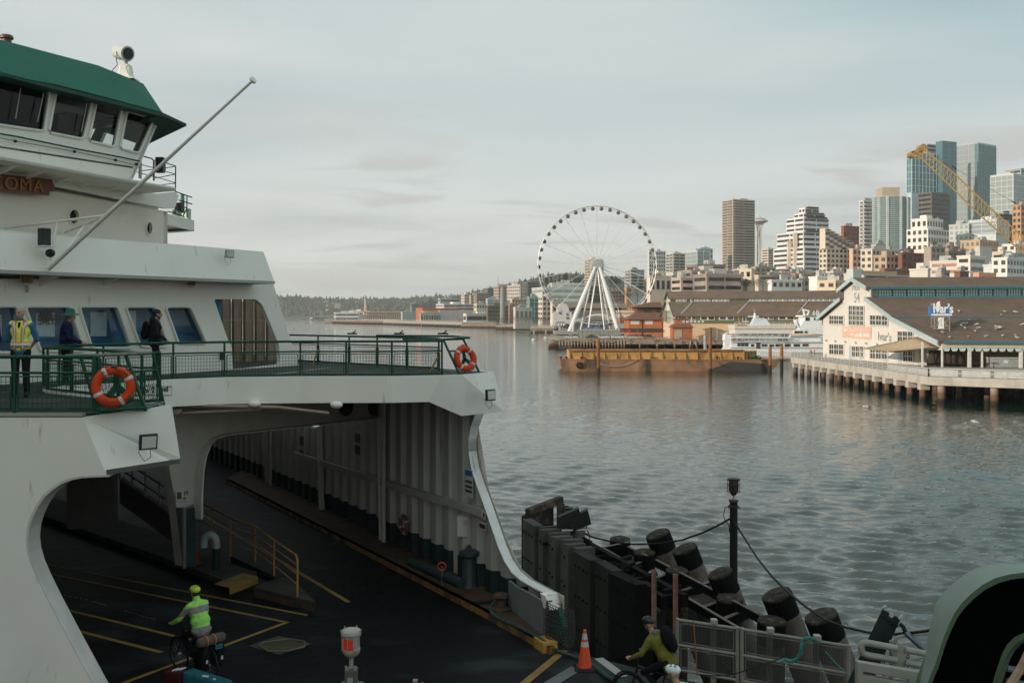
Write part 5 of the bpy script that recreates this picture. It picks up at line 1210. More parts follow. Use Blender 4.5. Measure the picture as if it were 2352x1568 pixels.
def excursion_boat():
 Y=292;wht=mat('boat_white',(.84,.85,.84),.5,var=.04,stain=(.55,.55,.52),stain_amt=.15,stain_scale=.3);gl=GL
 q=lambda x,y,Y_=Y:PL(*s6(x,y),(0,Y_),(1,0))
 root=empty('excursion_boat',q(1000,960),'white three deck excursion boat moored in front of the green shed','excursion boat')
 def deck(nm,x0,x1,y0,y1,d0,d1,m_=wht):
  a,b=q(x0,y0),q(x1,y1);return MB().prism([(a.x,Y+d0),(b.x,Y+d0),(b.x,Y+d1),(a.x,Y+d1)],b.z,a.z).build(nm,m_,root,bevel=.08)
 a=q(215,735);b=q(2300,735);zb_=-.3
 hull=[(q(250,0).x,Y),(q(330,0).x,Y-.4),(q(2300,0).x,Y-.4),(q(2400,0).x,Y+4),(q(2300,0).x,Y+9),(q(330,0).x,Y+9),(q(225,0).x,Y+4)]
 MB().prism(hull,zb_,q(0,870).z).build('hull',wht,root)
 MB().prism([(x,y-.03)for x,y in[(hull[1][0],Y-.42),(hull[2][0],Y-.42),(hull[2][0],Y-.3),(hull[1][0],Y-.3)]],q(0,862).z,q(0,852).z).build('hull_stripe',m_black,root)
 deck('main_deck',345,2300,745,870,0,8.5);deck('upper_deck_floor',345,2200,735,748,-.5,9)
 deck('middle_cabin',620,2100,665,738,1.2,8);deck('upper_floor',345,1480,655,668,-.5,9);deck('upper_cabin',560,1480,580,655,.8,8);deck('roof_slab',345,1560,568,580,-.8,9.3)
 deck('top_deck_wall',430,1600,490,568,.5,8.5,mat('boat_cream',(.62,.57,.50),.6));deck('top_rail_band',415,1600,425,490,.2,8.6,mat('boat_cream2',(.66,.62,.56),.6))
 for(x0,x1,y0,y1,n,d)in((570,700,585,612,3,.75),(770,860,585,612,1,.75),(900,1000,585,612,1,.75),(1035,1135,585,612,2,.75),(1170,1275,585,612,1,.75),(1330,1450,580,645,2,.75),(640,760,675,705,4,1.15),(1260,1470,672,730,4,1.15),(400,560,675,715,3,1.15),(780,960,675,700,4,1.15),(470,690,765,825,3,-.05),(730,800,780,830,1,-.05),(935,1050,780,830,2,-.05),(1080,1180,785,830,2,-.05),(1200,1350,780,830,2,-.05),(1375,1510,778,832,1,-.05),(1545,1690,778,830,1,-.05),(1715,1855,775,825,1,-.05)):
  for k in range(n):
   xa=x0+(x1-x0)*k/n;xb=xa+(x1-x0)/n*.82;a,b=q(xa,y0),q(xb,y1);MB().box(((a.x+b.x)/2,Y+d,(a.z+b.z)/2),(b.x-a.x,.12,a.z-b.z)).build('window',gl,root)
 a,b=q(830,750),q(910,865);MB().box(((a.x+b.x)/2,Y-.04,(a.z+b.z)/2),(b.x-a.x,.1,a.z-b.z)).build('door',mat('boat_door',(.10,.07,.06)),root)
 for z_,y_ in(('a',735),('b',655)):
  railing(root,[q(345,y_)-Vector((0,.5,0)),q(1480 if z_=='b' else 2100,y_)-Vector((0,.5,0))],1.0,2,.04,1.6,m=wht)
 railing(root,[q(415,425),q(1600,425)],.9,1,.04,1.6,m=wht)
 for x_,y_,r_ in((262,640,.9),(240,690,.7),(280,680,.8)):p=q(x_,y_);MB().ell((p.x,Y+1,p.z),(r_,.8,r_),10,8).build('bow_fitting',wht,root,smooth=True)
 p0=q(300,600);MB().prism([(p0.x-1,Y+.2),(p0.x+.8,Y+.2),(p0.x+.8,Y+3),(p0.x-1,Y+3)],0,p0.z).build('bow_column',wht,root)
 MB().hexa([q(790,430)+Vector((0,2,0)),q(1150,430)+Vector((0,2,0)),q(1150,430)+Vector((0,6,0)),q(790,430)+Vector((0,6,0))],[q(850,270)+Vector((0,3,0)),q(1075,300)+Vector((0,3,0)),q(1075,300)+Vector((0,5,0)),q(850,270)+Vector((0,5,0))]).build('funnel',mat('boat_blue_white',(.56,.62,.66),.5),root)
 MB().tube([q(870,300)+Vector((0,4,0)),q(868,190)+Vector((0,4,0))],[.5,.3],8).build('mast',wht,root);MB().tube([q(868,190)+Vector((0,4,0)),q(850,105)+Vector((0,4,0))],[.1,.04],6).build('antenna',m_rail,root)
 MB().box(q(840,255)+Vector((0,4,0)),(3.2,.4,.3)).build('radar_bar',wht,root)
 MB().tube([q(1660,480)+Vector((0,1,0)),q(1600,315)+Vector((0,1,0))],.7,8).build('crane_arm',wht,root,smooth=True)
 MB().hexa([q(1540,580),q(2150,590),q(2150,590)+Vector((0,8,0)),q(1540,580)+Vector((0,8,0))],[q(1570,520),q(2120,520),q(2120,520)+Vector((0,7,0)),q(1570,520)+Vector((0,7,0))]).build('wheelhouse',wht,root)
 for x_ in(1580,1635,1695,1780):a,b=q(x_-20,532),q(x_+22,568);MB().box(((a.x+b.x)/2,Y-.1,(a.z+b.z)/2),(b.x-a.x,.2,a.z-b.z)).build('window',GLD,root)
 orb=empty('orange_boat_flag',q(520,400),'orange pennant and pole on the top deck of the white boat','flag');MB().tube([q(515,425)+Vector((0,1,0)),q(515,255)+Vector((0,1,0))],[.12,.05],6).build('pole',mat('orange_paint',(.65,.25,.10)),orb);MB().extr([q(470,425),q(660,425),q(640,408),q(500,408)],(0,1,0)).build('cloth',mat('orange_cloth',(.62,.20,.07)),orb)
 Y2=306;q2=lambda x,y:PL(*s6(x,y),(0,Y2),(1,0))
 r2=empty('excursion_boat',q2(1900,900),'second white boat behind, with a tall bridge and radar masts','excursion boat')
 MB().extr([q2(1640,540),q2(1720,370),q2(1760,330),q2(1770,240),q2(2090,240),q2(2090,420),q2(2180,480),q2(2200,620)],(0,7,0)).build('superstructure',wht,r2)
 MB().extr([q2(1720,262),q2(2130,262),q2(2130,232),q2(1730,232)],(0,8,0)).build('bridge_roof',wht,r2)
 MB().prism([(q2(1500,0).x,Y2),(q2(2300,0).x,Y2),(q2(2300,0).x,Y2+8),(q2(1500,0).x,Y2+8)],-.3,q2(0,620).z).build('hull',wht,r2)
 for x0,x1,y0,y1 in((1775,1850,272,335),(1935,1965,275,325),(1985,2020,275,325),(2040,2070,272,322)):a,b=q2(x0,y0),q2(x1,y1);MB().box(((a.x+b.x)/2,Y2-.05,(a.z+b.z)/2),(b.x-a.x,.2,a.z-b.z)).build('window',GL,r2)
 for a,b,w_ in(((1810,235),(1780,110),.5),((1780,120),(1910,150),.4),((1860,235),(1900,150),.4),((1990,235),(1995,140),.2),((2050,235),(2052,130),.2),((2080,235),(2085,150),.2),((1960,190),(2100,195),.2)):MB().bar(q2(*a)+Vector((0,3,0)),q2(*b)+Vector((0,3,0)),w_).build('mast',wht,r2)
 p=q2(1900,540);MB().box((p.x,Y2-.3,p.z),(4,.3,.9)).build('ropes',mat('dark_red',(.20,.08,.05)),r2)
excursion_boat()
def gangway():
 Y=262;q=lambda x,y:PL(*s6(x,y),(0,Y),(1,0));wht=m_rail
 root=empty('gangway',q(1300,1060),'white lattice gangway between the boat and the white shed pier','gangway')
 mb=MB()
 for off in(0,2):
  o=Vector((0,off,0));mb.bar(q(900,935)+o,q(1560,960)+o,.2);mb.bar(q(900,1020)+o,q(1560,1030)+o,.2)
  for i in range(12):
   t=i/12;a=q(900+660*t,935+25*t)+o;b=q(900+660*(t+1/24),1020+10*t)+o;c_=q(900+660*(t+1/12),935+25*t)+o;mb.bar(a,b,.1);mb.bar(b,c_,.1)
 mb.build('truss',wht,root);MB().extr([q(900,1020),q(1560,1030),q(1560,1030)+Vector((0,2,0)),q(900,1020)+Vector((0,2,0))],(0,0,-.2)).build('walkway',m_metal,root)
 fl=empty('float',q(1300,1080),'low dark pontoon under the white lattice gangway','pontoon');a,b=q(900,1060),q(1520,1100)
 MB().prism([(a.x,Y-2),(b.x,Y-2),(b.x,Y+4),(a.x,Y+4)],-.3,.7).build('hull',m_timber,fl);MB().prism([(a.x,Y-2.2),(b.x,Y-2.2),(b.x,Y-1.9),(a.x,Y-1.9)],.45,.85).build('rub_rail',m_concl,fl)
gangway()
def crane():
 Y=235;q=lambda x,y,o=0:PL(*r5(x,y),(0,Y+o),(1,0))
 yl=mat('crane_yellow',(.50,.32,.10),.6,var=.15);root=empty('crane',(q(2700,1100).x,Y,2),'long yellow lattice crane jib reaching across the towers from the right edge','crane')
 up=[(1640,112),(1850,275),(2100,515),(2352,738),(2700,1045)];lo=[(1605,155),(1800,345),(2050,590),(2352,852),(2700,1150)]
 def interp(pts,t):
  xs=[p[0]for p in pts];x=xs[0]+(xs[-1]-xs[0])*t;return(x,float(np.interp(x,xs,[p[1]for p in pts])))
 ch=MB()
 for o in(-1.1,1.1):
  for pts in(up,lo):ch.tube([q(*p,o)for p in pts],.17,6)
 ch.build('chord',yl,root)
 lt=MB();n=44
 for i in range(n):
  t0,t1,tm=i/n,(i+1)/n,(i+.5)/n
  for o in(-1.1,1.1):lt.bar(q(*interp(up,t0),o),q(*interp(lo,tm),o),.09);lt.bar(q(*interp(lo,tm),o),q(*interp(up,t1),o),.09)
  lt.bar(q(*interp(up,t0),-1.1),q(*interp(up,t1),1.1),.08);lt.bar(q(*interp(lo,t0),1.1),q(*interp(lo,t1),-1.1),.08);lt.bar(q(*interp(up,t0),-1.1),q(*interp(up,t0),1.1),.08)
 lt.build('lacing',yl,root)
 hd=MB();
 for o in(-1.1,1.1):
  for a,b in(((1640,112),(1632,78)),((1632,78),(1545,125)),((1545,125),(1555,150)),((1555,150),(1605,155)),((1605,155),(1640,112)),((1600,95),(1605,155)),((1545,125),(1605,120))):hd.bar(q(*a,o),q(*b,o),.35)
 hd.build('jib_head',yl,root)
 for x_,y_,r_ in((1632,90,.9),(1562,135,.8),(1600,130,.6)):MB().cyl(q(x_,y_,-1.2),r_,2.4,14,axis=(0,1,0)).build('sheave',mat('sheave',(.34,.22,.09)),root)
 MB().tube([q(1640,85),q(1850,235),q(2290,490),q(2700,720)],.05,5).build('pendant_cable',mat('steel_cable',(.20,.19,.18)),root)
 for a,b in(((1835,222),(1862,243)),((2262,473),(2292,490))):MB().tube([q(*a),q(*b)],.13,6).build('socket',m_black,root)
 bx=q(2700,1097);MB().box((bx.x+3,Y,5),(8,8,8)).build('cab',yl,root);MB().box((bx.x+3,Y,.6),(22,14,2.4)).build('barge_base',m_black,root)
 MB().tube([(bx.x,Y,6),q(2700,1097)],.8,8).build('foot',yl,root)
crane()
for i,(x_,y0,y1)in enumerate(((710,735,830),(925,735,830),(985,800,830))):
 b=PL(*r6(x_,830),(0,330),(1,0));b.z=3.5;t_=PL(*r6(x_,y0),(0,330),(1,0));r_=empty('lamp_post',b,['slim pier lamp post right of the red kiosk','slim pier lamp post left of the white boat','short pier post nearest the white boat'][i],'lamp post')
 MB().tube([b,t_],.08,6).build('pole',m_rail,r_);MB().box(t_,(1.2,.25,.15)).build('lamp_head',m_rail,r_)
from mathutils.geometry import tessellate_polygon
DZ=10.38;CZ=4.70
AX=Vector((-.866,.5,0));TX=Vector((.5,.866,0));BX=-AX;UP=Vector((0,0,1))
fw=mat('ferry_white',(0.87,0.84,0.745),.42,var=.045,vscale=.6,stain=(.56,.55,.50),stain_amt=.22,stain_scale=.7,stain_stretch=(1,1,.35),edge=.35,bump=.10,bscale=1.2,specks=(.36,.25,.16))
fw2=mat('ferry_white_shaded',(0.40,0.385,0.34),.55,var=.07,vscale=1.0,stain=(.40,.34,.27),stain_amt=.25,stain_scale=.8,stain_stretch=(1,1,.3),edge=.3)  # ferry white darkened to imitate shade, mainly on the car-deck wall
fgr=mat('ferry_green',(0.010,0.130,0.088),.6,var=.06,vscale=1.0,spec=.18)
fgrl=mat('ferry_rail_green',(0.005,0.062,0.034),.4,spec=.3,var=.3,vscale=6,stain=(.10,.07,.04),stain_amt=.06,stain_scale=9)
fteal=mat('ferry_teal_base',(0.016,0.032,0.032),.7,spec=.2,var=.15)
fdeck=mat('passenger_deck',(0.028,0.036,0.032),.8,spec=.25,var=.25,vscale=.7,stain=(.09,.09,.08),stain_amt=.3,stain_scale=.9)
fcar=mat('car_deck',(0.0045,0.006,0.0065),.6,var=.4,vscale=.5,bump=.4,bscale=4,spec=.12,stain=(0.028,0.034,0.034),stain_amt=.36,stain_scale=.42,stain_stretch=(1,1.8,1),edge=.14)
fyel=mat('deck_yellow',(0.26,0.155,0.035),.7,var=.25,vscale=2,stain=(.06,.05,.03),stain_amt=.12,stain_scale=3)
fyr=mat('rail_yellow',(0.32,0.17,0.04),.55,var=.2)
frust=mat('rust_curb',(0.075,0.038,0.018),.8,var=.35,vscale=2,stain=(.03,.025,.02),stain_amt=.3,stain_scale=3)
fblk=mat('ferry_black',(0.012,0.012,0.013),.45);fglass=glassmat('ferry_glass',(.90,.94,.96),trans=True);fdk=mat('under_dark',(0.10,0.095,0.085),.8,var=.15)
fblue=mat('cabin_blue',(0.05,0.20,0.34),.6,var=.1);fpale=mat('cabin_pale',(.75,.80,.76),.6,var=.15,vscale=3)
ferry=empty('ferry',(-12,30,0),'big white and green car ferry with its open bow towards us','ferry')
def off_line(o,k):return(o[0]+BX.x*k,o[1]+BX.y*k)
d2=(TX.x,TX.y)
O_WIN=(-8.44,29.0);O_VIS=off_line(O_WIN,.9);O_L2=off_line(O_WIN,-1.9);O_LIP=off_line(O_L2,1.5);O_WH=off_line(O_L2,.5)
def pl(cv,x,y,o):return PL(*(cv(x,y)if cv else(x,y)),o,d2)
def panel(name,outer,holes,thick,m_,parent=ferry,**kw):
 loops=[outer]+holes;flat=[v for l in loops for v in l];tris=tessellate_polygon([[Vector(v)for v in l]for l in loops])
 t=Vector(thick);n=len(flat);vs=flat+[Vector(v)+t for v in flat];fs=[tuple(f)for f in tris]+[tuple(i+n for i in f[::-1])for f in tris]
 b=0
 for l in loops:
  k=len(l)
  for i in range(k):j=(i+1)%k;fs.append((b+i,b+j,b+n+j,b+n+i))
  b+=k
 mb=MB();mb.add(vs,fs);return mb.build(name,m_,parent,**kw)
def rounded(pts,r,n=4):
 out_=[];k=len(pts)
 for i in range(k):
  p=np.array(pts[i],float);a=np.array(pts[i-1],float);b=np.array(pts[(i+1)%k],float)
  da=(a-p)/np.linalg.norm(a-p);db=(b-p)/np.linalg.norm(b-p);rr=min(r,.45*np.linalg.norm(a-p),.45*np.linalg.norm(b-p))
  for j in range(n+1):
   t=j/n;q=(1-t)**2*(p+da*rr)+2*t*(1-t)*p+t**2*(p+db*rr);out_.append(tuple(q))
 return out_
g=lambda x,y,z=DZ:G(x,y,z)
near_c=Vector((-7.0,16.2,DZ));
apex=[Vector((-6.35,17.6,DZ)),Vector((-7.9,19.2,DZ)),Vector((-9.6,20.6,DZ)),Vector((-10.0,21.2,DZ)),Vector((-9.9,21.9,DZ)),Vector((-9.3,22.8,DZ)),Vector((-8.2,24.3,DZ)),Vector((-7.2,25.0,DZ)),g(690,868.5),g(900,868),g(1015,866)]
tipF=g(1134,858);tipN=g(395,938);cornN=Vector((PL(190,958,(0,16.2),(1,0)).x,16.2,DZ))
outline=[Vector((-24,16.2,DZ)),cornN,tipN]+apex+[tipF,Vector((-1.7,28.9,DZ)),Vector((-7.0,34.6,DZ)),Vector((-18,53,DZ)),Vector((-70,85,DZ)),Vector((-80,50,DZ)),Vector((-36,20,DZ))]
cen=Vector((-9,26,DZ));MB().prism([(p.x,p.y)for p in[Vector((-24,16.34,DZ)),cornN+Vector((0,.14,0)),tipN+Vector((-.12,-.02,0))]+[q+AX*.07+Vector((0,.03,0))for q in apex]+[tipF+Vector((-.1,.03,0)),Vector((-1.8,28.8,DZ)),Vector((-7.1,34.5,DZ)),Vector((-18.1,52.9,DZ)),Vector((-70,85,DZ)),Vector((-80,50,DZ)),Vector((-36,20.2,DZ))]],DZ-.22,DZ).build('passenger_deck',fdeck,ferry)
def ribbon(name,tops,bots,th,m_,inward,smooth=False,bevel=0):
 mb=MB();n=len(tops);inn=[Vector(v)for v in inward]if isinstance(inward,list)else[Vector(inward)]*n
 for i in range(n-1):
  a,b,c,d_=tops[i],tops[i+1],bots[i+1],bots[i];k=len(mb.v)
  mb.v+=[tuple(p)for p in(a,b,c,d_)]+[tuple(p+q)for p,q in((a,inn[i]*th),(b,inn[i+1]*th),(c,inn[i+1]*th),(d_,inn[i]*th))]
  mb.f+=[(k,k+1,k+2,k+3),(k+4,k+7,k+6,k+5),(k,k+4,k+5,k+1),(k+3,k+2,k+6,k+7)]
  if i==0:mb.f.append((k,k+3,k+7,k+4))
  if i==n-2:mb.f.append((k+1,k+5,k+6,k+2))
 return mb.build(name,m_,ferry,smooth=smooth,bevel=bevel)
lip=Vector((0,0,.05))
ftop=[p+lip for p in apex[2:]];fdep=[.62]*6+[.63,.63,.66]
fbot=[p-Vector((0,0,d_))for p,d_ in zip(apex[2:],fdep)]
kn=P(1060,955,26.2);tb=P(1157,944,27.1);ft=P(1060,863,26.1)
ftop+=[Vector((ft.x,ft.y,DZ+.05)),tipF+lip];fbot[-1]=P(985,922.5,25.72);fbot+=[kn,tb]
ribbon('bow_fascia',ftop,fbot,.12,fw,Vector((0,.9,0)))
ribbon('bow_fascia_end',[tipF+lip,Vector((-1.7,28.9,DZ+.05)),Vector((-7.0,34.6,DZ+.05)),Vector((-18,53,DZ))],[tb,Vector((-1.4,29.1,9.3)),Vector((-6.7,34.8,9.3)),Vector((-17.7,53,9.3))],.12,fw,Vector((-.8,-.5,0)))
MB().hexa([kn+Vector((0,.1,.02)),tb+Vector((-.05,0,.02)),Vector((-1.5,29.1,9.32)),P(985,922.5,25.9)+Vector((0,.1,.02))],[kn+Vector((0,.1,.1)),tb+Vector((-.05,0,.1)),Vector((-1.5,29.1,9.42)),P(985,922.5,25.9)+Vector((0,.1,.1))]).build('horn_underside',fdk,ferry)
YN=16.2;nw=lambda x,y:PL(x,y,(0,YN),(1,0))
arch=[(245,1090),(214,1091.5),(183,1093),(158,1098),(137,1106),(116,1120),(98,1137),(82,1160),(70,1185),(62,1210),(59,1240),(62,1265),(70,1293),(84,1326),(108,1375),(150,1455),(215,1575),(262,1660)]
wall_o=[nw(-700,958),nw(190,958)]+[nw(x,y)for x,y in arch]+[nw(262,1900),nw(-700,1900)]
panel('near_side_wall',wall_o,[],(0,.10,0),fw)
ribbon('arch_flange',[nw(x,y)+Vector((0,.0,0))for x,y in arch],[nw(x,y)+Vector((.035,0,-.03))for x,y in arch],.42,mat('flange_white',(.60,.57,.52),.5),Vector((0,1,0)),smooth=True)
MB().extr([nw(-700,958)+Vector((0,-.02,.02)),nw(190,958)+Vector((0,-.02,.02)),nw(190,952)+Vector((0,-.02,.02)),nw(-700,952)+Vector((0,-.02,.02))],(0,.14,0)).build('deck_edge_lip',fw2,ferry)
eb0=nw(245,1090);eb1=P(413,1064,17.25);et1=tipN+lip;et0=nw(190,958)+Vector((0,0,.0))
panel('horn_end_plate',[et0,et1,et1.lerp(eb1,.9)+Vector((.02,0,0)),eb1-Vector((.05,.02,-.01)),eb0.lerp(eb1,.9),eb0],[],(-.06,.14,0),fw)
MB().hexa([eb0,eb1,eb1+Vector((-1.5,2.0,0)),eb0+Vector((-1.5,2.0,0))],[p+Vector((0,0,.08))for p in(eb0,eb1,eb1+Vector((-1.5,2.0,0)),eb0+Vector((-1.5,2.0,0)))]).build('horn_underside',fdk,ferry)
ribbon('notch_fascia',[tipN+lip,apex[0]+lip,apex[1]+lip,apex[2]+lip],[eb1,apex[0]-Vector((0,0,.7)),apex[1]-Vector((0,0,.62)),apex[2]-Vector((0,0,.62))],.1,fw,AX)
WP=[(x,y)for x,y in[(g(1290,1480,CZ).x,g(1290,1480,CZ).y),(g(1200,1408,CZ).x,g(1200,1408,CZ).y),(g(1110,1358,CZ).x,g(1110,1358,CZ).y),(g(900,1250,CZ).x,g(900,1250,CZ).y),(g(700,1150,CZ).x,g(700,1150,CZ).y),(g(560,1085,CZ).x,g(560,1085,CZ).y),(-24,64)]]
def onpath(px,py):
 r=ray(px)
 for i in range(len(WP)-1):
  a,b=WP[i],WP[i+1];dx,dy=b[0]-a[0],b[1]-a[1];den_=dx-r*dy
  if abs(den_)<1e-9:continue
  s=(r*a[1]-a[0])/den_
  if(-.0001<=s<=1.0001)or(i==0 and s<0):Y=a[1]+s*dy;return Vector((a[0]+s*dx,Y,EYE-(py-HY)/FX*Y))
edge_px=[(1112,948),(1101,975),(1095,1005),(1095,1035),(1101,1072),(1115,1115),(1131,1158),(1149,1210),(1163,1250),(1178,1284),(1195,1310),(1216,1328),(1245,1344),(1281,1362)]
edge=[onpath(*p)for p in edge_px]
def path_at(t):
 """point and inward normal at distance t from the bow end"""
 for i in range(len(WP)-1):
  a,b=Vector((*WP[i],0)),Vector((*WP[i+1],0));L=(b-a).length
  if t<=L or i==len(WP)-2:
   d_=(b-a).normalized();n=Vector((-d_.y,d_.x,0));n=n if n.dot(Vector((-1,-.8,0)))>0 else-n;return a+d_*t,n,d_
  t-=L
def edge_z(p):
 if p.y<edge[-1].y:return edge[-1].z
 best=9.75
 ys=[e.y for e in edge]
 if p.y>max(ys):return 9.75
 for i in range(len(edge)-1):
  a,b=edge[i],edge[i+1]
  if min(a.y,b.y)<=p.y<=max(a.y,b.y)and abs(a.y-b.y)>1e-6 and b.z<8.6:
   t=(p.y-a.y)/(b.y-a.y);return a.z+(b.z-a.z)*t
 return 9.75
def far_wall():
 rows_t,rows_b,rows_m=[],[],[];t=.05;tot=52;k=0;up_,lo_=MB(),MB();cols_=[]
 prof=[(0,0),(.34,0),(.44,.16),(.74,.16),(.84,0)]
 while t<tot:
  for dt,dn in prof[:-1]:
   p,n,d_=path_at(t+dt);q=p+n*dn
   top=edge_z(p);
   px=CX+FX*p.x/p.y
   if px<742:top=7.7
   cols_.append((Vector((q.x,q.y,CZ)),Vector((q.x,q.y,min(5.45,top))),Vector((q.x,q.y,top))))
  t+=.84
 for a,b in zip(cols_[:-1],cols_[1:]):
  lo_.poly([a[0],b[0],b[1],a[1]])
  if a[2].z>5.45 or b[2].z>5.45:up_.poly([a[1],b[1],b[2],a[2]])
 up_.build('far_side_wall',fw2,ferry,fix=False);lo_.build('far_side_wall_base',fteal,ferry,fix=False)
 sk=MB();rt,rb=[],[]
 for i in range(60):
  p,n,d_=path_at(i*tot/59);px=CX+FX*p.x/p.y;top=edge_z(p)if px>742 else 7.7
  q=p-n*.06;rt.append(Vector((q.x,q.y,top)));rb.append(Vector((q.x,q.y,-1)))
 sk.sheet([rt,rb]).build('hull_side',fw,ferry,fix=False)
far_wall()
ninw=Vector((-.86,-.5,0))
ribbon('bow_flange',edge,[e+Vector((.0,0,-.03))for e in edge],.25,mat('flange_white2',(.66,.66,.63),.45),ninw,smooth=True)
e0=edge[-1];
MB().hexa([e0+Vector((0,0,-.02)),e0+ninw*.32+Vector((0,0,-.02)),e0+ninw*.32+Vector((.08,-.12,-.3)),e0+Vector((.08,-.12,-.3))],[e0+Vector((0,0,-.02))+Vector((-.12,.2,0)),e0+ninw*.32+Vector((-.12,.2,0)),e0+ninw*.32+Vector((-.04,.08,-.3)),e0+Vector((-.04,.08,-.3))]).build('bulwark_nose',fw,ferry)
bw=[onpath(x,y)+ninw*.26 for x,y in((1276,1376),(1245,1358),(1216,1344),(1195,1328))];bwb=[Vector((p.x,p.y,CZ))for p in bw]
ribbon('bulwark',bw,bwb,.08,mat('bulwark_grey',(.17,.19,.185),.6,var=.15),ninw)
MB().extr([onpath(1283,1385)+Vector((.05,0,0)),onpath(1300,1440)+Vector((.05,0,0)),onpath(1290,1475),onpath(1265,1400)],(-.1,-.05,0)).build('bow_stem',fgr,ferry)
def wpt(px,z,inn=.2):
 q=onpath(px,1000);i_=Vector((q.x,q.y,z));return i_+ninw*inn
gz=lambda px,py:onpath(px,py).z
for(pa,ya),(pb,yb)in(((1040,1148),(1130,1176)),((690,1042),(1040,1150))):
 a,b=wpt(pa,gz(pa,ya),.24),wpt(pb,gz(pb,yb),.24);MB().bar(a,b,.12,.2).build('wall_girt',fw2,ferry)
for px_,y0,y1,w_ in((888,960,1275,.28),(748,978,1150,.3),(622,985,1078,.28)):
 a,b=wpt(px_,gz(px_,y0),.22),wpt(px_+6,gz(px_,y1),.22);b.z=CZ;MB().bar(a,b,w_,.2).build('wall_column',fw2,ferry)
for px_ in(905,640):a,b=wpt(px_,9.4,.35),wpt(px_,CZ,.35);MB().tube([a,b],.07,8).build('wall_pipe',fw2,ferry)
def wp_(x,y,k):q=onpath(x,1000);q=q+ninw*k;X_=ray(x);Y_=q.y;return Vector((X_*Y_,Y_,EYE-(y-HY)/FX*Y_))
c1=[wp_(986,948,.3),wp_(1046,948,.3),wp_(1054,1150,.3),wp_(1078,1180,.3),wp_(1079,1352,.3),wp_(1043,1362,.3),wp_(1040,1175,.3)]
panel('bow_post',c1,[],(.12,.10,0),mat('post_cream_lit',(.60,.57,.50),.55,var=.06,stain=(.42,.36,.28),stain_amt=.2,stain_scale=1.2))  # post colour lifted above the wall paint to imitate light on its face
a=wp_(1063,1207,.55);MB().box(a,(.30,.22,.56)).build('locker',mat('locker_white',(.55,.52,.46),.5),ferry,bevel=.02);MB().box(a+Vector((.1,-.12,.12)),(.16,.05,.12)).build('locker_handle',fw2,ferry)
def notice(px,py,w_,h,bands,name='notice',parent=ferry,txt=None):
 o=onpath(px,py)+ninw*.24;X=-TX.cross(UP).normalized()if False else Vector((.5,-.866,0));
 MB().box(o,(.02,w_,h),math.atan2(X.y,X.x)+math.pi/2).build(name,mat('notice_white',(.50,.50,.47)),parent)
 for c_,z_,hh in bands:MB().box(o+ninw*.02+Vector((0,0,z_)),(.02,w_*.86,hh),math.atan2(X.y,X.x)+math.pi/2).build('notice_text',c_,parent)
mbl=mat('notice_blue',(.02,.12,.30));mbk=mat('notice_black',(.03,.03,.03));mrd=mat('notice_red',(.4,.03,.03))
notice(1096,1108,.42,.75,[(mbl,.28,.14),(mbk,.05,.05),(mbk,-.08,.05),(mbk,-.2,.05)])
notice(1126,1180,.34,.2,[(mbk,.03,.09)]);notice(1128,1205,.34,.2,[(mbk,0,.1)])
notice(708,1020,.5,.9,[(mbk,.15,.35),(mbk,-.25,.1)]);notice(838,1018,.5,.9,[(mbk,.2,.3),(mbk,-.2,.3)])
O_FR=(-8.4,25.5);fr=lambda x,y:PL(x,y,O_FR,d2)
fo=[(386,925),(385,1000),(389,1075),(405,1160),(421,1300),(452,1300),(447,1190),(447,1140),(450,1085),(456,1050),(466,1024),(482,1008),(505,999),(540,995),(985,946),(1010,922)]
panel('bow_frame',[fr(x,y)for x,y in fo],[],AX*.3,mat('frame_cream_shaded',(.36,.33,.28),.6,var=.08))  # cream darkened to stand in for shade inside the bow
fl=[fr(x,y)for x,y in fo[6:15]];ribbon('frame_flange',fl,[p+Vector((.03,.05,.03))for p in fl],.25,mat('frame_flange',(.42,.40,.35),.6),BX,smooth=True)
MB().extr([fr(404,1165),fr(446,1165),fr(452,1300),fr(421,1300)],BX*.02).build('pillar_base',fteal,ferry)
o_=fr(415,1136)+BX*.03;MB().extr([fr(401,1126)+BX*.02,fr(430,1126)+BX*.02,fr(430,1148)+BX*.02,fr(402,1148)+BX*.02],BX*.02).build('notice',mat('notice_cream',(.40,.37,.30)),ferry)
text('19',.17,fr(417,1138)+BX*.06,TX,UP,mbk,'lettering',ferry,.004);text('FIRE',.07,fr(416,1146)+BX*.06,TX,UP,mbk,'lettering',ferry,.004)
MB().extr([fr(404,1129)+BX*.04,fr(414,1129)+BX*.04,fr(414,1145)+BX*.04,fr(404,1145)+BX*.04],BX*.01).build('notice_symbol',mbk,ferry)
for a,b,r_ in(((410,930),(640,935),.05),((640,935),(755,948),.04),((420,948),(600,940),.035)):
 MB().tube([P(*a,24.6),P(*b,25.2)],r_,6).build('ceiling_pipe',mat('pipe_tan',(.30,.23,.17),.6),ferry)
for x_,y_ in((773,929),(585,927),(405,944)):
 p=P(x_,y_,25.0);MB().ell(p,(.16,.14,.10),10,8).build('ceiling_lamp',fw,ferry,smooth=True)
for x_,y_,w_ in((790,930,.34),(857,930,.34)):
 p=fr(x_,y_)+BX*.06;MB().cyl(p,w_,.05,18,axis=BX).build('frame_hole',fblk,ferry)
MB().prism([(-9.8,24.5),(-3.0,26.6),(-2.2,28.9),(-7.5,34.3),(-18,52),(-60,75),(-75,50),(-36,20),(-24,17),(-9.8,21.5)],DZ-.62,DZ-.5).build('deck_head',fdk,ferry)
for k in range(1,8):a=Vector((-8.4,25.5,DZ-.75))+AX*(4*k)-TX*8;MB().bar(a,a+TX*20,.2,.4).build('deck_beam',fdk,ferry)
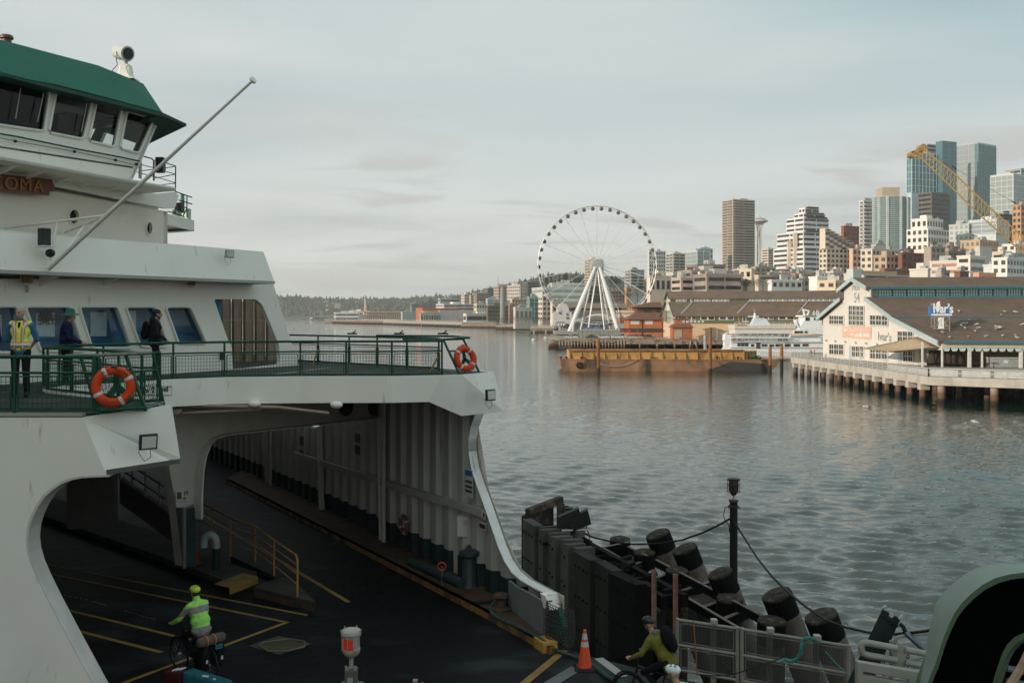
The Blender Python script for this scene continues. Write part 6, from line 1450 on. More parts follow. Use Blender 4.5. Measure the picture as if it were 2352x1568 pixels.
MB().sheet([[Vector((x,y,9.9))for x,y in((-9.5,16.5),(-24,16.6),(-36,20.4),(-78,50))],[Vector((x,y,-1))for x,y in((-9.5,16.5),(-24,16.6),(-36,20.4),(-78,50))]]).build('near_hull_side',fw,ferry,solid=.12)
cs=[Vector((-17.5,31.2,0)),Vector((-16.6,32.8,0))]
MB().prism([(p.x,p.y)for p in(cs[0],cs[1],cs[1]+AX*26,cs[0]+AX*26)],CZ,DZ-.6).build('centre_casing',mat('casing_grey',(.022,.026,.026),.8),ferry)
for px_,y0 in((185,1150),(240,1135)):MB().box(P(px_,y0,30),(.7,.3,1.6)).build('casing_door',fdk,ferry)
def ramp():
 w1=mat('ramp_white',(.26,.25,.22),.6)
 a,b=P(275,1100,33),P(400,1185,30)
 MB().extr([a,b,b+Vector((0,0,-.8)),a+Vector((0,0,-.8))],(-.1,.5,0)).build('ramp_side',fdk,ferry)
 for i in range(3):
  o=Vector((0,0,.35*i));MB().tube([a+o,b+o],.03,6).build('ramp_rail',w1,ferry)
 for k in range(5):p=a.lerp(b,k/4);MB().tube([p,p+Vector((0,0,.8))],.035,6).build('ramp_post',w1,ferry)
ramp()
cdk=[(-9,9),(9,9),(6,18),(g(1330,1500,CZ).x,g(1330,1500,CZ).y),(WP[0][0],WP[0][1])]+[(x,y)for x,y in WP[1:]]+[(-75,95),(-90,50),(-36,20.5),(-24,16.4),(-9.6,16.3)]
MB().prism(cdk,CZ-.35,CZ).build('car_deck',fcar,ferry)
def stripe(a,b,w_,m_=fyel,z=CZ+.006,name='lane_line'):
 A_,B_=G(*a,z),G(*b,z);n=(B_-A_).cross(UP).normalized()*w_/2
 return MB().extr([A_+n,B_+n,B_-n,A_-n],(0,0,-.004)).build(name,m_,ferry)
for a,b,w_ in(((60,1286),(706,1411.5),.085),((60,1306),(660,1428),.095),((120,1391),(437,1468),.11),((150,1440),(372,1497),.12),((661,1427),(270,1572),.11),((452,1173),(801,1381.5),.12),((1296,1492),(1196,1574),.17)):stripe(a,b,w_)
stripe((1375,1510),(1432,1552),.2,mat('line_white',(.34,.34,.31),.7));stripe((1325,1532),(1262,1570),.28,mat('line_grey',(.12,.13,.13),.7),CZ+.011)
dots=MB()
for(x0,y0,x1,y1,n)in((215,1380,245,1390,7),(290,1403,362,1423,9),(430,1447,462,1452,6),(150,1366,210,1379,5)):
 for i in range(n):p=G(x0+(x1-x0)*i/n,y0+(y1-y0)*i/n,CZ+.004);dots.box(p,(.05,.03,.004))
dots.build('deck_studs',mat('stud',(.25,.25,.25),.3,metal=.5),ferry)['kind']='stuff'
hp=[(570,1483),(640,1503),(715,1478),(640,1460)];MB().prism([(G(x,y,CZ).x,G(x,y,CZ).y)for x,y in hp],CZ,CZ+.012).build('hatch_plate',mat('hatch_paint',(.05,.045,.025),.7,stain=(.10,.07,.02),stain_amt=.3,stain_scale=4),ferry)
hq=[(595,1482),(606,1474),(665,1466),(700,1472),(700,1484),(660,1494),(615,1494)];MB().tube([G(x,y,CZ+.03)for x,y in hq],.02,6,closed=True).build('hatch_ring',mat('hatch_steel',(.12,.11,.08),.5),ferry)
cp=[(1262,1486),(1180,1440),(1100,1396),(1000,1345),(880,1283),(760,1222),(640,1161),(520,1100)]
ct=[G(x,y,CZ+.16)for x,y in cp];walk=[Vector((x,y,CZ+.16))for x,y in WP[:6]]
mb=MB();mb.sheet([ct,[wpt2+(walk[min(5,int(i*5/7))]-wpt2)*.985 for i,wpt2 in enumerate(ct)]]);mb.build('side_walkway',frust,ferry)
ribbon('curb',ct,[p-Vector((0,0,.16))for p in ct],.14,mat('curb_yellow',(.24,.12,.03),.75,var=.35,vscale=2.5,stain=(.06,.035,.02),stain_amt=.45,stain_scale=2),Vector((.85,.5,0)))
p=G(1258,1490,CZ);MB().box(p+Vector((-.05,0,.11)),(.34,.5,.22),.4).build('curb_end',mat('curb_end_yellow',(.42,.25,.05),.7,var=.2),ferry)
isl=mat('island_concrete',(.05,.046,.038),.9,var=.3,vscale=2)
A1=[(60,1180),(376,1292),(527,1350),(590,1325),(470,1290),(380,1240),(120,1150)]
MB().prism([(G(x,y,CZ).x,G(x,y,CZ).y)for x,y in A1],CZ,CZ+.16).build('island',isl,ferry)
ed=[G(527,1350,CZ+.17),G(592,1325,CZ+.17)];MB().hexa([ed[0],ed[1],ed[1]+Vector((-.5,.35,0)),ed[0]+Vector((-.5,.35,0))],[p+Vector((0,0,.03))for p in(ed[0],ed[1],ed[1]+Vector((-.5,.35,0)),ed[0]+Vector((-.5,.35,0)))]).build('island_edge',fyel,ferry)
ribbon('island_end',ed,[p-Vector((0,0,.17))for p in ed],.03,fyel,Vector((.5,-.5,0)))
B1=[(583,1360),(724,1394),(690,1358),(655,1335),(608,1348)]
MB().prism([(G(x,y,CZ).x,G(x,y,CZ).y)for x,y in B1],CZ,CZ+.14).build('island',isl,ferry)
ribbon('island_edge',[G(583,1358,CZ+.14),G(724,1392,CZ+.14)],[G(583,1358,CZ+.14)-Vector((0,0,.13)),G(724,1392,CZ+.14)-Vector((0,0,.13))],.03,frust,Vector((.3,-.6,0)))
def yellow_rail():
 pts=[(z5(757,1085),z5(745,860)),(z5(615,970),z5(615,772)),(z5(510,892),z5(510,697)),(z5(372,862),z5(372,650)),(z5(268,745),z5(268,592)),(z5(160,700),z5(160,536))]
 feet=[G(*f,CZ+.14)for f,t in pts[:4]];feet+=[feet[3].lerp(feet[3]+(feet[3]-feet[1]),.5),feet[3]+(feet[3]-feet[1])]
 tops=[]
 for(f,t),ft in zip(pts,feet):
  Y=ft.y;z_=EYE-(t[1]-HY)/FX*Y;tops.append(Vector((ray(t[0])*Y if True else ft.x,Y,z_)))
 for i,(f,t)in enumerate(zip(feet,tops)):
  f=Vector((t.x,f.y,f.z));feet[i]=f
  if i in(1,2,3,4,5):MB().tube([f,t],.028,8).build('rail_post',fyr,ferry)
 c=tops[0];MB().tube([feet[0],feet[0].lerp(c,.9),c+(tops[1]-c)*.06]+tops[1:],.03,8).build('top_rail',fyr,ferry,smooth=True)
 for k in(.3,.55,.78):MB().tube([f.lerp(t,k)for f,t in zip(feet,tops)],.018,6).build('mid_rail',fyr,ferry)
 MB().extr([feet[1]+Vector((0,.05,-.02)),feet[3]+Vector((0,.05,0)),feet[3]+Vector((0,.05,.0))-Vector((0,0,.9)),feet[1]+Vector((0,.05,-.4))],(0,.05,0)).build('ramp_wall',fteal,ferry)
yellow_rail()
def gooseneck(px,py,h,r,m1,m2):
 f=G(px,py,CZ+.15);MB().tube([f,f+Vector((0,0,h*.62))],r,12).build('vent_pipe',m1,ferry,smooth=True)
 pts=[f+Vector((0,0,h*.6))]+[f+Vector((-r*1.6+r*1.6*math.cos(a),0,h*.75+r*2.0*math.sin(a)))for a in[math.pi*i/6 for i in range(7)]]+[f+Vector((-r*3.2,0,h*.62))]
 MB().tube(pts,r*1.02,12).build('vent_neck',m2,ferry,smooth=True)
gooseneck(497,1308,1.02,.11,fteal,mat('vent_grey',(.30,.33,.32),.5));gooseneck(437,1290,.9,.06,fdk,fdk)
MB().tube([fr(404,1300)+BX*.3,fr(404,1165)+BX*.3,fr(425,1158)+BX*.3],.05,8).build('hydrant_pipe',fdk,ferry)
p=G(1078,1345,CZ+.16);MB().lathe(p,[(.26,0),(.2,.1),(.19,.75),(.27,.82),(.27,.92),(.1,.98)],16).build('bitt',mat('bitt_teal',(.03,.045,.045),.5),ferry,smooth=True)
MB().tube([G(945,1290,CZ+.6),G(1060,1340,CZ+.6)],.13,10).build('fire_main',fteal,ferry,smooth=True)
p=G(1015,1300,CZ+.9);MB().torus(p,.10,.02,(0,1,0),16,6).build('valve_wheel',mrd,ferry)
MB().tube([p,p+Vector((0,.1,-.5))],.03,6).build('valve_stem',fdk,ferry)
p=wpt(1098,gz(1098,1262),.3)
hs=MB()
for k in range(4):hs.torus(p+Vector((0,0,-.04*k)),.16+.015*k,.015,(.8,-.5,0),18,5)
hs.build('coiled_hose',mat('hose',(.14,.12,.10),.7),ferry)
def sl(cv,pts,o=O_WIN,k=0):return[pl(cv,x,y,o)+BX*k for x,y in pts]
wins=[(s3,[(-500,42),(228,42),(385,672),(-500,672)]),(s3,[(335,45),(950,45),(1155,655),(550,655)]),(s3,[(1072,45),(1600,45),(1795,612),(1248,612)]),(z2,[(957,780),(1190,780),(1285,1085),(1072,1085)]),(z2,[(1262,780),(1455,780),(1582,1060),(1362,1060)])]
opening=rounded([z2(1632,722),z2(1975,722),z2(2142,1085),z2(2142,1240),z2(1782,1268),z2(1776,1085)],11)
outer=[(-260,640),(624,640),(633,668),(676,806),(690,845),(532,853),(-260,920)]
opn=[z2(1640,722),z2(1960,722),z2(2010,765),z2(2138,1075),z2(2145,1222),z2(1782,1262),z2(1776,1085),z2(1745,1030)]
holes=[[pl(None,x,y,O_WIN)for x,y in rounded([cv(*p)for p in pts],9)]for cv,pts in wins]+[[pl(None,x,y,O_WIN)for x,y in rounded(opn,6)]]
panel('cabin_wall',[pl(None,x,y,O_WIN)for x,y in outer],holes,AX*.14,fw)
for cv,pts in wins:
 rp_=rounded([cv(*p)for p in pts],9);loop=[pl(None,x,y,O_WIN)+BX*.03 for x,y in rp_]
 fo_=MB().tube(loop,.035,6,closed=True).build('window_frame',fw,ferry,smooth=True)
 gp_=[pl(None,x,y,O_WIN)+AX*.10 for x,y in rp_];MB().extr(gp_,AX*.012).build('window_glass',fglass,fo_)
MB().extr([pl(None,x,y,O_WIN)+AX*.55 for x,y in((-260,660),(540,660),(540,870),(-260,925))],AX*.06).build('cabin_partition',fblue,ferry)
for cv,q in((s3,(10,210,155,455)),(s3,(370,580,145,455)),(s3,(680,935,130,460)),(s3,(1110,1290,125,440)),(s3,(1420,1640,120,455)),(s3,(1955,2040,100,480))):
 x0,x1,y0,y1=q;ps=[pl(cv,x,y,O_WIN)+AX*.52 for x,y in((x0,y0),(x1,y0),(x1,y1),(x0,y1))];MB().extr(ps,AX*.02).build('painted_far_pane',fpale,ferry)  # opaque pale panels painted in for bright windows seen through the cabin
tk=mat('decal_black',(.02,.025,.025));text('DINING',.235,pl(s3,690,240,O_WIN)+AX*.49,TX,UP,tk,'lettering',ferry,.004);text('SALON',.235,pl(s3,690,295,O_WIN)+AX*.49,TX,UP,tk,'lettering',ferry,.004)
MB().cyl(pl(s3,800,168,O_WIN)+AX*.5,.17,.01,20,axis=BX).build('dining_emblem',tk,ferry)
MB().box(pl(z2,1687,1160,O_WIN)+BX*.03,(.04,.16,.20),R(60)).build('wall_box',fblk,ferry)
o2=off_line(O_WIN,-3.2)
m_sh=mat('shelter_cream',(.24,.17,.11),.7,var=.15,vscale=2)
for i_,x_ in enumerate(range(512,636,13)):
 k_=AX*(.14 if i_%2 else 0);a_,b_=PL(x_,676,o2,d2)+k_,PL(x_+(9 if i_ in(2,4,6)else 12.5),676,o2,d2)+k_
 bz=PL(x_,850,o2,d2).z;zz_=PL(x_,735,o2,d2).z
 MB().hexa([Vector((a_.x,a_.y,zz_)),Vector((b_.x,b_.y,zz_)),Vector((b_.x,b_.y,zz_))+AX*.12,Vector((a_.x,a_.y,zz_))+AX*.12],[a_,b_,b_+AX*.12,a_+AX*.12]).build('shelter_rib',m_sh,ferry)
 b2_=PL(x_+12.9,676,o2,d2)+k_
 MB().hexa([Vector((a_.x,a_.y,bz)),Vector((b2_.x,b2_.y,bz)),Vector((b2_.x,b2_.y,bz))+AX*.12,Vector((a_.x,a_.y,bz))+AX*.12],[Vector((a_.x,a_.y,zz_-.004)),Vector((b2_.x,b2_.y,zz_-.004)),Vector((b2_.x,b2_.y,zz_-.004))+AX*.12,Vector((a_.x,a_.y,zz_-.004))+AX*.12]).build('shelter_panel',m_sh,ferry)
MB().extr([pl(z2,x,y,O_WIN)+AX*.9 for x,y in((1600,700),(1722,700),(1740,1290),(1600,1290))],AX*.1).build('shelter_dark_panel',mat('shelter_dark',(.04,.035,.03),.7),ferry)  # dark panel closing the left part of the opening
MB().tube([pl(z2,1720,730,O_WIN)+AX*1.2,pl(z2,1870,960,O_WIN)+AX*.8,pl(z2,1845,1060,O_WIN)+AX*.8],.03,6).build('stair_rail',fgrl,ferry);MB().tube([pl(z2,1775,820,O_WIN)+AX*1.2,pl(z2,1735,930,O_WIN)+AX,pl(z2,1860,1000,O_WIN)+AX*.9],.02,6).build('stair_rail',fgrl,ferry)
def strip_hexa(name,top,bot,o_t,o_b,back,m_,cv=None,parent=ferry):
 """front face between two pixel lines, carried back by a depth"""
 T_=[pl(cv,x,y,o_t)for x,y in top];B_=[pl(cv,x,y,o_b)for x,y in bot];mb=MB()
 for i in range(len(T_)-1):mb.hexa([B_[i],B_[i+1],B_[i+1]+AX*back,B_[i]+AX*back],[T_[i],T_[i+1],T_[i+1]+AX*back,T_[i]+AX*back])
 return mb.build(name,m_,parent)
panel('visor_front',[pl(None,-260,512,off_line(O_VIS,-.25)),pl(None,0,527.5,off_line(O_VIS,-.25)),pl(None,605,578,off_line(O_VIS,-.25)),pl(None,632,652,O_VIS),pl(None,0,627,O_VIS),pl(None,-260,617,O_VIS)],[],AX*.12,fw)
a,b,c=pl(None,-260,617,O_VIS),pl(None,632,652,O_VIS),pl(None,632,652,O_VIS)+AX*6
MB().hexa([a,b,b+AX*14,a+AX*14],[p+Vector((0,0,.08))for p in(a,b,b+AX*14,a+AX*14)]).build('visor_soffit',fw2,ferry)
t0=pl(None,605,578,off_line(O_VIS,-.25));MB().extr([b,t0,t0+AX*9,b+AX*9],-TX*.1).build('visor_side',fw,ferry)
for x_ in(240,90):p=pl(z2,x_*3.3,545,O_WIN);MB().extr([p+BX*.8,p,p-Vector((0,0,.25))],TX*.05).build('bracket',fw,ferry)
def ell_px(cx,cy,rx,ry,n=24):return[(cx+rx*math.cos(2*math.pi*i/n),cy+ry*math.sin(2*math.pi*i/n))for i in range(n)]
ph_=[ell_px(169.5,498,12.5,17.5),ell_px(342.6,524.4,7.5,15.5)]
lw=panel('upper_cabin_wall',[pl(None,x,y,O_L2)for x,y in((-260,380),(0,418),(385,486),(385,600),(-260,600))],[[pl(None,x,y,O_L2)for x,y in e]for e in ph_],AX*.15,mat('ferry_cream',(.80,.74,.63),.45,var=.05,vscale=.5,stain=(.62,.56,.48),stain_amt=.2,stain_scale=.6))
for e in ph_:
 loop=[pl(None,x,y,O_L2)+BX*.02 for x,y in e];f_=MB().tube(loop,.025,6,closed=True).build('porthole',fw,ferry,smooth=True);MB().extr([p+AX*.16 for p in loop],AX*.02).build('porthole_glass',glassmat('port_glass',(.02,.025,.03),.05),f_)
cr=pl(None,385,486,O_L2);crb=pl(None,385,600,O_L2);MB().extr([cr,cr+AX*10,crb+AX*10,crb],-TX*.15).build('upper_cabin_side',fw,ferry)
panel('parapet_band',[pl(z1,x,y,off_line(O_L2,.12))for x,y in((-400,1100),(420,1190),(1130,1335),(1345,1312),(1370,1345),(1338,1440),(1275,1440),(420,1270),(-400,1200))],[],AX*.16,fw)
lipT=[(-400,965),(0,1035),(1345,1278)];lipB=[(-400,992),(0,1063),(1345,1306)]
strip_hexa('walkway_lip',lipT,lipB,O_LIP,O_LIP,.1,fw,z1)
T_=[pl(z1,x,y,O_LIP)for x,y in lipB];mb=MB()
mb.hexa([T_[0],T_[2],T_[2]+AX*2.2,T_[0]+AX*2.2],[p+Vector((0,0,.06))for p in(T_[0],T_[2],T_[2]+AX*2.2,T_[0]+AX*2.2)]);mb.build('walkway_floor',fw,ferry)
for k,(x0,y0)in enumerate(((0,1095),(225,1135),(460,1170),(660,1205),(880,1245),(1090,1290))):
 p=pl(z1,x0+60,y0,off_line(O_LIP,-.7));p.z=T_[1].z-.02
 gr=MB()
 for j in range(5):gr.bar(p+AX*(.12*j)-TX*.45,p+AX*(.12*j)+TX*.45,.03,.02)
 gr.build('deck_grating',fw2,ferry)
 MB().extr([p+BX*.5,p+AX*.55,p+AX*.55-Vector((0,0,.22))],TX*.06).build('bracket',fw,ferry)
nb=panel('name_board',[pl(z1,x,y,off_line(O_L2,.34))for x,y in((-600,1090),(0,1175),(400,1218),(405,1240),(417,1262),(417,1290),(405,1310),(382,1312),(378,1340),(0,1308),(-600,1230))],[],AX*.06,mat('board_wood',(.14,.035,.015),.4,var=.2))
ln_d=(pl(z1,300,1308,off_line(O_L2,.38))-pl(z1,0,1282,off_line(O_L2,.38)))
text('TACOMA',.46,pl(z1,-262,1266,off_line(O_L2,.38)),Vector((ln_d.x,ln_d.y,ln_d.z)),UP,mat('board_letters',(.40,.16,.03),.45),'lettering',nb,.015,bold=-.004,spacing=1.1)
wh_w=[[(-500,330),(0,448),(352,522),(378,560),(338,838),(305,846),(0,802),(-500,700)],[(440,550),(690,600),(702,625),(640,895),(610,906),(385,862),(373,840),(424,560)],[(745,626),(915,668),(927,692),(878,955),(855,966),(690,926),(678,905),(733,636)],[(985,696),(1160,752),(1168,775),(1068,1005),(1045,1014),(928,984),(916,968),(968,706)]]
panel('wheelhouse_front',[pl(z1,x,y,O_WH)for x,y in((-600,260),(0,412),(430,490),(1230,715),(1230,745),(1085,1075),(1018,1215),(0,1100),(-600,980))],[[pl(z1,x,y,O_WH)for x,y in w_]for w_ in wh_w],AX*.12,fw)
wgl=glassmat('wheelhouse_glass',(.80,.83,.80),trans=True)
for w_ in wh_w:
 loop=[pl(z1,x,y,O_WH)+BX*.03 for x,y in w_];f_=MB().tube(loop,.035,6,closed=True).build('window_frame',fw,ferry,smooth=True)
 MB().extr([p+AX*.1 for p in loop],AX*.012).build('window_glass',wgl,f_)
zf=pl(z1,1018,1215,O_WH);zc_=pl(z1,1230,715,O_WH)
s0,s1_=zf,zc_;DEP=5.0
def side(t,u):
 b_=s0.lerp(s0+AX*DEP,t);tt=s1_.lerp(s1_+AX*DEP,t);return b_.lerp(tt,u)
panel('wheelhouse_side',[side(0,0),side(1,0),side(1,1),side(0,1)],[[side(.08,.42),side(.42,.42),side(.42,.9),side(.08,.9)],[side(.52,.42),side(.9,.42),side(.9,.9),side(.52,.9)]],-TX*.1,fw)
MB().extr([zf+AX*DEP,zf+AX*DEP-TX*12,zc_+AX*DEP-TX*12,zc_+AX*DEP],AX*.1).build('wheelhouse_back',fblk,ferry)
c_=zc_+Vector((0,0,-.02));cl=pl(z1,-600,260,O_WH);cl.z=c_.z
MB().hexa([c_,c_-TX*12,c_-TX*12+AX*DEP,c_+AX*DEP],[p+Vector((0,0,.05))for p in(c_,c_-TX*12,c_-TX*12+AX*DEP,c_+AX*DEP)]).build('wheelhouse_ceiling',fblk,ferry)
MB().hexa([zf+Vector((0,0,.3)),zf+Vector((0,0,.3))-TX*12,zf+Vector((0,0,.3))-TX*12+AX*DEP,zf+Vector((0,0,.3))+AX*DEP],[p+Vector((0,0,.35))for p in(zf,zf-TX*12,zf-TX*12+AX*DEP,zf+AX*DEP)]).build('wheelhouse_floor',fblk,ferry)
MB().box(pl(z1,600,850,O_WH)+AX*1.2,(.6,1.6,.9),R(60)).build('console',fblk,ferry);MB().box(pl(z1,800,860,O_WH)+AX*1.5,(.5,.5,1.3),R(60)).build('chart_desk',mat('desk_brown',(.08,.05,.03)),ferry)
for px0,py0,px1,py1 in((145,520,105,755),(320,560,272,780),(650,640,608,855)):MB().bar(pl(z1,px0,py0,O_WH)+BX*.08,pl(z1,px1,py1,O_WH)+BX*.08,.02).build('wiper',mat('wiper_grey',(.35,.35,.34)),ferry)
gr_p=[pl(z1,x,y,off_line(O_WH,.12))for x,y in((-500,770),(0,868),(130,890),(590,985),(900,1042),(1068,1078))];MB().tube(gr_p,.022,6).build('grab_rail',fgrl,ferry)
MB().tube([pl(z1,x,y,off_line(O_WH,.1))for x,y in((0,900),(120,925),(570,1003),(885,1070),(1050,1112))],.009,5).build('cable',fblk,ferry)
for x_,y_ in((118,925),(572,1005),(885,1070),(1045,1100)):MB().ell(pl(z1,x_,y_,off_line(O_WH,.14)),(.05,.05,.04),8,6).build('deck_lamp',fblk,ferry)
O_E=off_line(O_WH,.55);O_R=off_line(O_WH,-1.3)
low=[pl(z1,x,y,O_E)for x,y in((-600,240),(0,421),(430,497),(800,592),(1240,709))];upp=[pl(z1,x,y,O_R)for x,y in((-600,60),(0,155),(750,352),(930,425),(1095,491))]
mb=MB();mb.sheet([upp,low]);mb.sheet([[upp[-1],upp[-1]+AX*5],[low[-1],low[-1]+AX*8]]);mb.sheet([upp,[p+AX*6 for p in upp]]);mb.build('roof',fgr,ferry,solid=.05)
e0_,e1_=low[-1],pl(z1,1428,791,O_E);n_=AX*1.8
dke=mat('eave_dark_green',(.012,.05,.035),.5)
for p,q,r_,s_ in((low[0],e0_,e0_+AX*.7,low[0]+AX*.7),):MB().hexa([p-Vector((0,0,.09)),q-Vector((0,0,.09)),r_-Vector((0,0,.06)),s_-Vector((0,0,.06))],[p,q,r_,s_]).build('eave',dke,ferry)
w2_=pl(z1,1190,842,O_E)+AX*1.2
MB().hexa([e0_-Vector((0,0,.07)),e1_-Vector((0,0,.07)),e1_+n_-Vector((0,0,.5)),e0_+n_-TX*.6-Vector((0,0,.45))],[e0_+Vector((0,0,.02)),e1_,e1_+n_-Vector((0,0,.42)),e0_+n_-TX*.6-Vector((0,0,.38))]).build('wing_eave',dke,ferry)
def searchlight():
 b=pl(z1,965,425,O_R)+AX*.3;up_=lambda x,y:PL(*z1(x,y),(b.x,b.y),d2)
 bx=up_(965,392);MB().hexa([bx+Vector((-.2,-.18,-.22)),bx+Vector((.2,-.18,-.22)),bx+Vector((.2,.18,-.22)),bx+Vector((-.2,.18,-.22))],[bx+Vector((-.14,-.13,.2)),bx+Vector((.14,-.13,.2)),bx+Vector((.14,.13,.2)),bx+Vector((-.14,.13,.2))]).build('searchlight_base',fw,ferry,bevel=.03)
 MB().box(bx+Vector((0,0,-.24)),(.62,.55,.04)).build('searchlight_foot',fw,ferry)
 c0=up_(900,235);c1_=up_(988,262);ax_=(c1_-c0);ax_=Vector((.75,-.55,-.22)).normalized();mid=up_(940,250)
 r_=.205;body=MB().lathe(mid-ax_*.33,[(.12,0),(.19,.04),(r_,.09),(r_,.52),(r_+.015,.54),(r_+.015,.60),(r_-.03,.61)],20,axis=ax_).build('searchlight',mat('searchlight_white',(.55,.56,.52),.45),ferry,smooth=True)
 MB().cyl(mid-ax_*.33+ax_*.612,r_-.035,.01,20,axis=ax_).build('searchlight_lens',glassmat('lens_dark',(.02,.02,.02),.05),body)
 sd=ax_.cross(UP).normalized();MB().tube([mid+sd*.225,mid+sd*.225-Vector((0,0,.2)),bx+Vector((0,0,.33)),mid-sd*.225-Vector((0,0,.2)),mid-sd*.225],.028,6).build('searchlight_yoke',fw,ferry)
 MB().tube([bx+Vector((0,0,.2)),bx+Vector((0,0,.36))],.06,8).build('searchlight_pivot',fw2,ferry)
 MB().tube([up_(885,270),up_(900,340),up_(858,388),up_(880,400)],.012,5).build('searchlight_cable',fblk,ferry)
 p=PL(*z1(52,142),off_line(O_R,-.5),d2);MB().lathe(p-Vector((0,0,.2)),[(.12,0),(.12,.18),(.17,.2),(.17,.26),(.13,.3)],12).build('vent_cap',mat('vent_copper',(.16,.07,.05),.5),ferry,smooth=True)
searchlight()
js0=pl(None,112,617,off_line(O_VIS,.05));js1=P(581,185,20.2)
MB().tube([js0,js0.lerp(js1,.55),js1],[.058,.042,.026],10).build('jackstaff',fw,ferry,smooth=True);MB().cyl(js1-(js1-js0).normalized()*.02,.075,.05,10,axis=(js1-js0)).build('staff_cap',fw,ferry)
t_=(485-617)/(185-617.);jm=js0.lerp(js1,.31)
for a,r_ in((pl(z2,35,178,off_line(O_L2,.2)),.035),(pl(z2,500,212,off_line(O_L2,.1)),.03)):MB().tube([a,jm],r_,6).build('staff_brace',fw,ferry)
bp=lambda x,y,k:pl(z2,x,y,off_line(O_VIS,k))
MB().tube([js0,pl(z2,35,178,off_line(O_L2,.2)).lerp(jm,.55)],.025,6).build('staff_brace',fw,ferry);MB().tube([bp(512,345,.6),pl(z2,500,212,off_line(O_L2,.1)).lerp(jm,.52)],.022,6).build('staff_brace',fw,ferry)
p=pl(z2,340,250,off_line(O_VIS,.12));MB().box(p,(.2,.22,.42),R(-30)).build('navigation_lamp',fblk,ferry,bevel=.02);MB().box(pl(z2,340,318,off_line(O_VIS,.15)),(.35,.35,.02),R(-30)).build('lamp_shelf',fw,ferry)
MB().ell(pl(z2,385,370,off_line(O_VIS,.12)),(.12,.1,.1),8,6).build('horn',fblk,ferry)
mlens=mat('lamp_lens',(.62,.63,.58),.25)
def floodlight(c,w_,h,face,mbody=fblk):
 f=Vector(face).normalized();s_=f.cross(UP).normalized();u=s_.cross(f)
 q=lambda a,b,k:c+s_*a+u*b+f*k
 ob=MB().hexa([q(-w_,-h,0),q(w_,-h,0),q(w_,h,0),q(-w_,h,0)],[q(-w_,-h,.07),q(w_,-h,.07),q(w_,h,.07),q(-w_,h,.07)]).build('floodlight',mbody,ferry,bevel=.015)
 MB().hexa([q(-w_*.78,-h*.75,.071),q(w_*.78,-h*.75,.071),q(w_*.78,h*.75,.071),q(-w_*.78,h*.75,.071)],[q(-w_*.78,-h*.75,.08),q(w_*.78,-h*.75,.08),q(w_*.78,h*.75,.08),q(-w_*.78,h*.75,.08)]).build('floodlight_lens',mlens,ob)
 MB().tube([q(0,0,0),q(0,0,-.1)],.05,8).build('floodlight_arm',mbody,ob)
 MB().tube([q(-w_*.3,-h,.02),q(-w_*.4,-h-.14,.02),q(w_*.3,-h-.2,.02),q(w_*.9,-h-.06,.0),q(w_*.8,-h*.5,-.05)],.006,5).build('floodlight_cable',mbody,ob)
floodlight(P(339,1013,16.55),.15,.13,(.62,-.75,-.12));floodlight(P(1124,907,26.1),.17,.15,(.75,-.65,.05));floodlight(P(526,583,27.9),.13,.11,(.7,-.7,-.1),mat('lamp_grey',(.30,.29,.26)))
for x_,y_ in((205,565),(1465,590)):p=pl(z2,x_,y_,off_line(O_WIN,.25));MB().box(p,(.2,.22,.2),R(20)).build('deck_lamp',mat('lamp_rusty',(.22,.12,.07),.7),ferry,bevel=.03);MB().torus(p,.16,.012,(.8,-.5,0),14,5).build('lamp_guard',fw2,ferry)
o_=pl(z2,196,642,O_WIN)+BX*.02;MB().box(o_,(.01,.2,.18),R(60)-math.pi/2+math.pi/2).build('notice',mat('notice_pale',(.55,.50,.46)),ferry)
f0,f1=apex[5],apex[6];fd=Vector((f1.x-f0.x,f1.y-f0.y)).normalized()
def fp(x,y,k=.02):q=PL(*z2(x,y),(f0.x,f0.y),(fd.x,fd.y));return q+Vector((fd.y,-fd.x,0))*k
mb=MB();mb.tube([fp(1040,1388),fp(1312,1390),fp(1311,1456),fp(1040,1458)],.008,4,closed=True);mb.build('plate_border',tk,ferry)
wtxt=(fp(1295,1440)-fp(1060,1440)).length;text('No. 2  End',wtxt/4.35*.94,fp(1062,1441),fd.to_3d(),UP,tk,'lettering',ferry,.003,bold=.004)
def mesh_panel(a,b,z0,z1_,parent,sp=.075,r=.0032):
 mb=MB();L=(b-a).length;n=max(2,int(L/sp));m=max(2,int((z1_-z0)/sp))
 for i in range(n+1):p=a.lerp(b,i/n);mb.bar((p.x,p.y,p.z+z0),(p.x,p.y,p.z+z1_),r*2)
 for j in range(m+1):z=z0+(z1_-z0)*j/m;mb.bar(a+UP*z,b+UP*z,r*2)
 w_=mb.build('wire_mesh',fgrl,parent);fr_=MB();q=[a+UP*z0,b+UP*z0,b+UP*z1_,a+UP*z1_]
 for i in range(4):fr_.bar(q[i],q[(i+1)%4],.035,.02)
 f_=fr_.build('panel_frame',fgrl,parent);w_.parent=f_
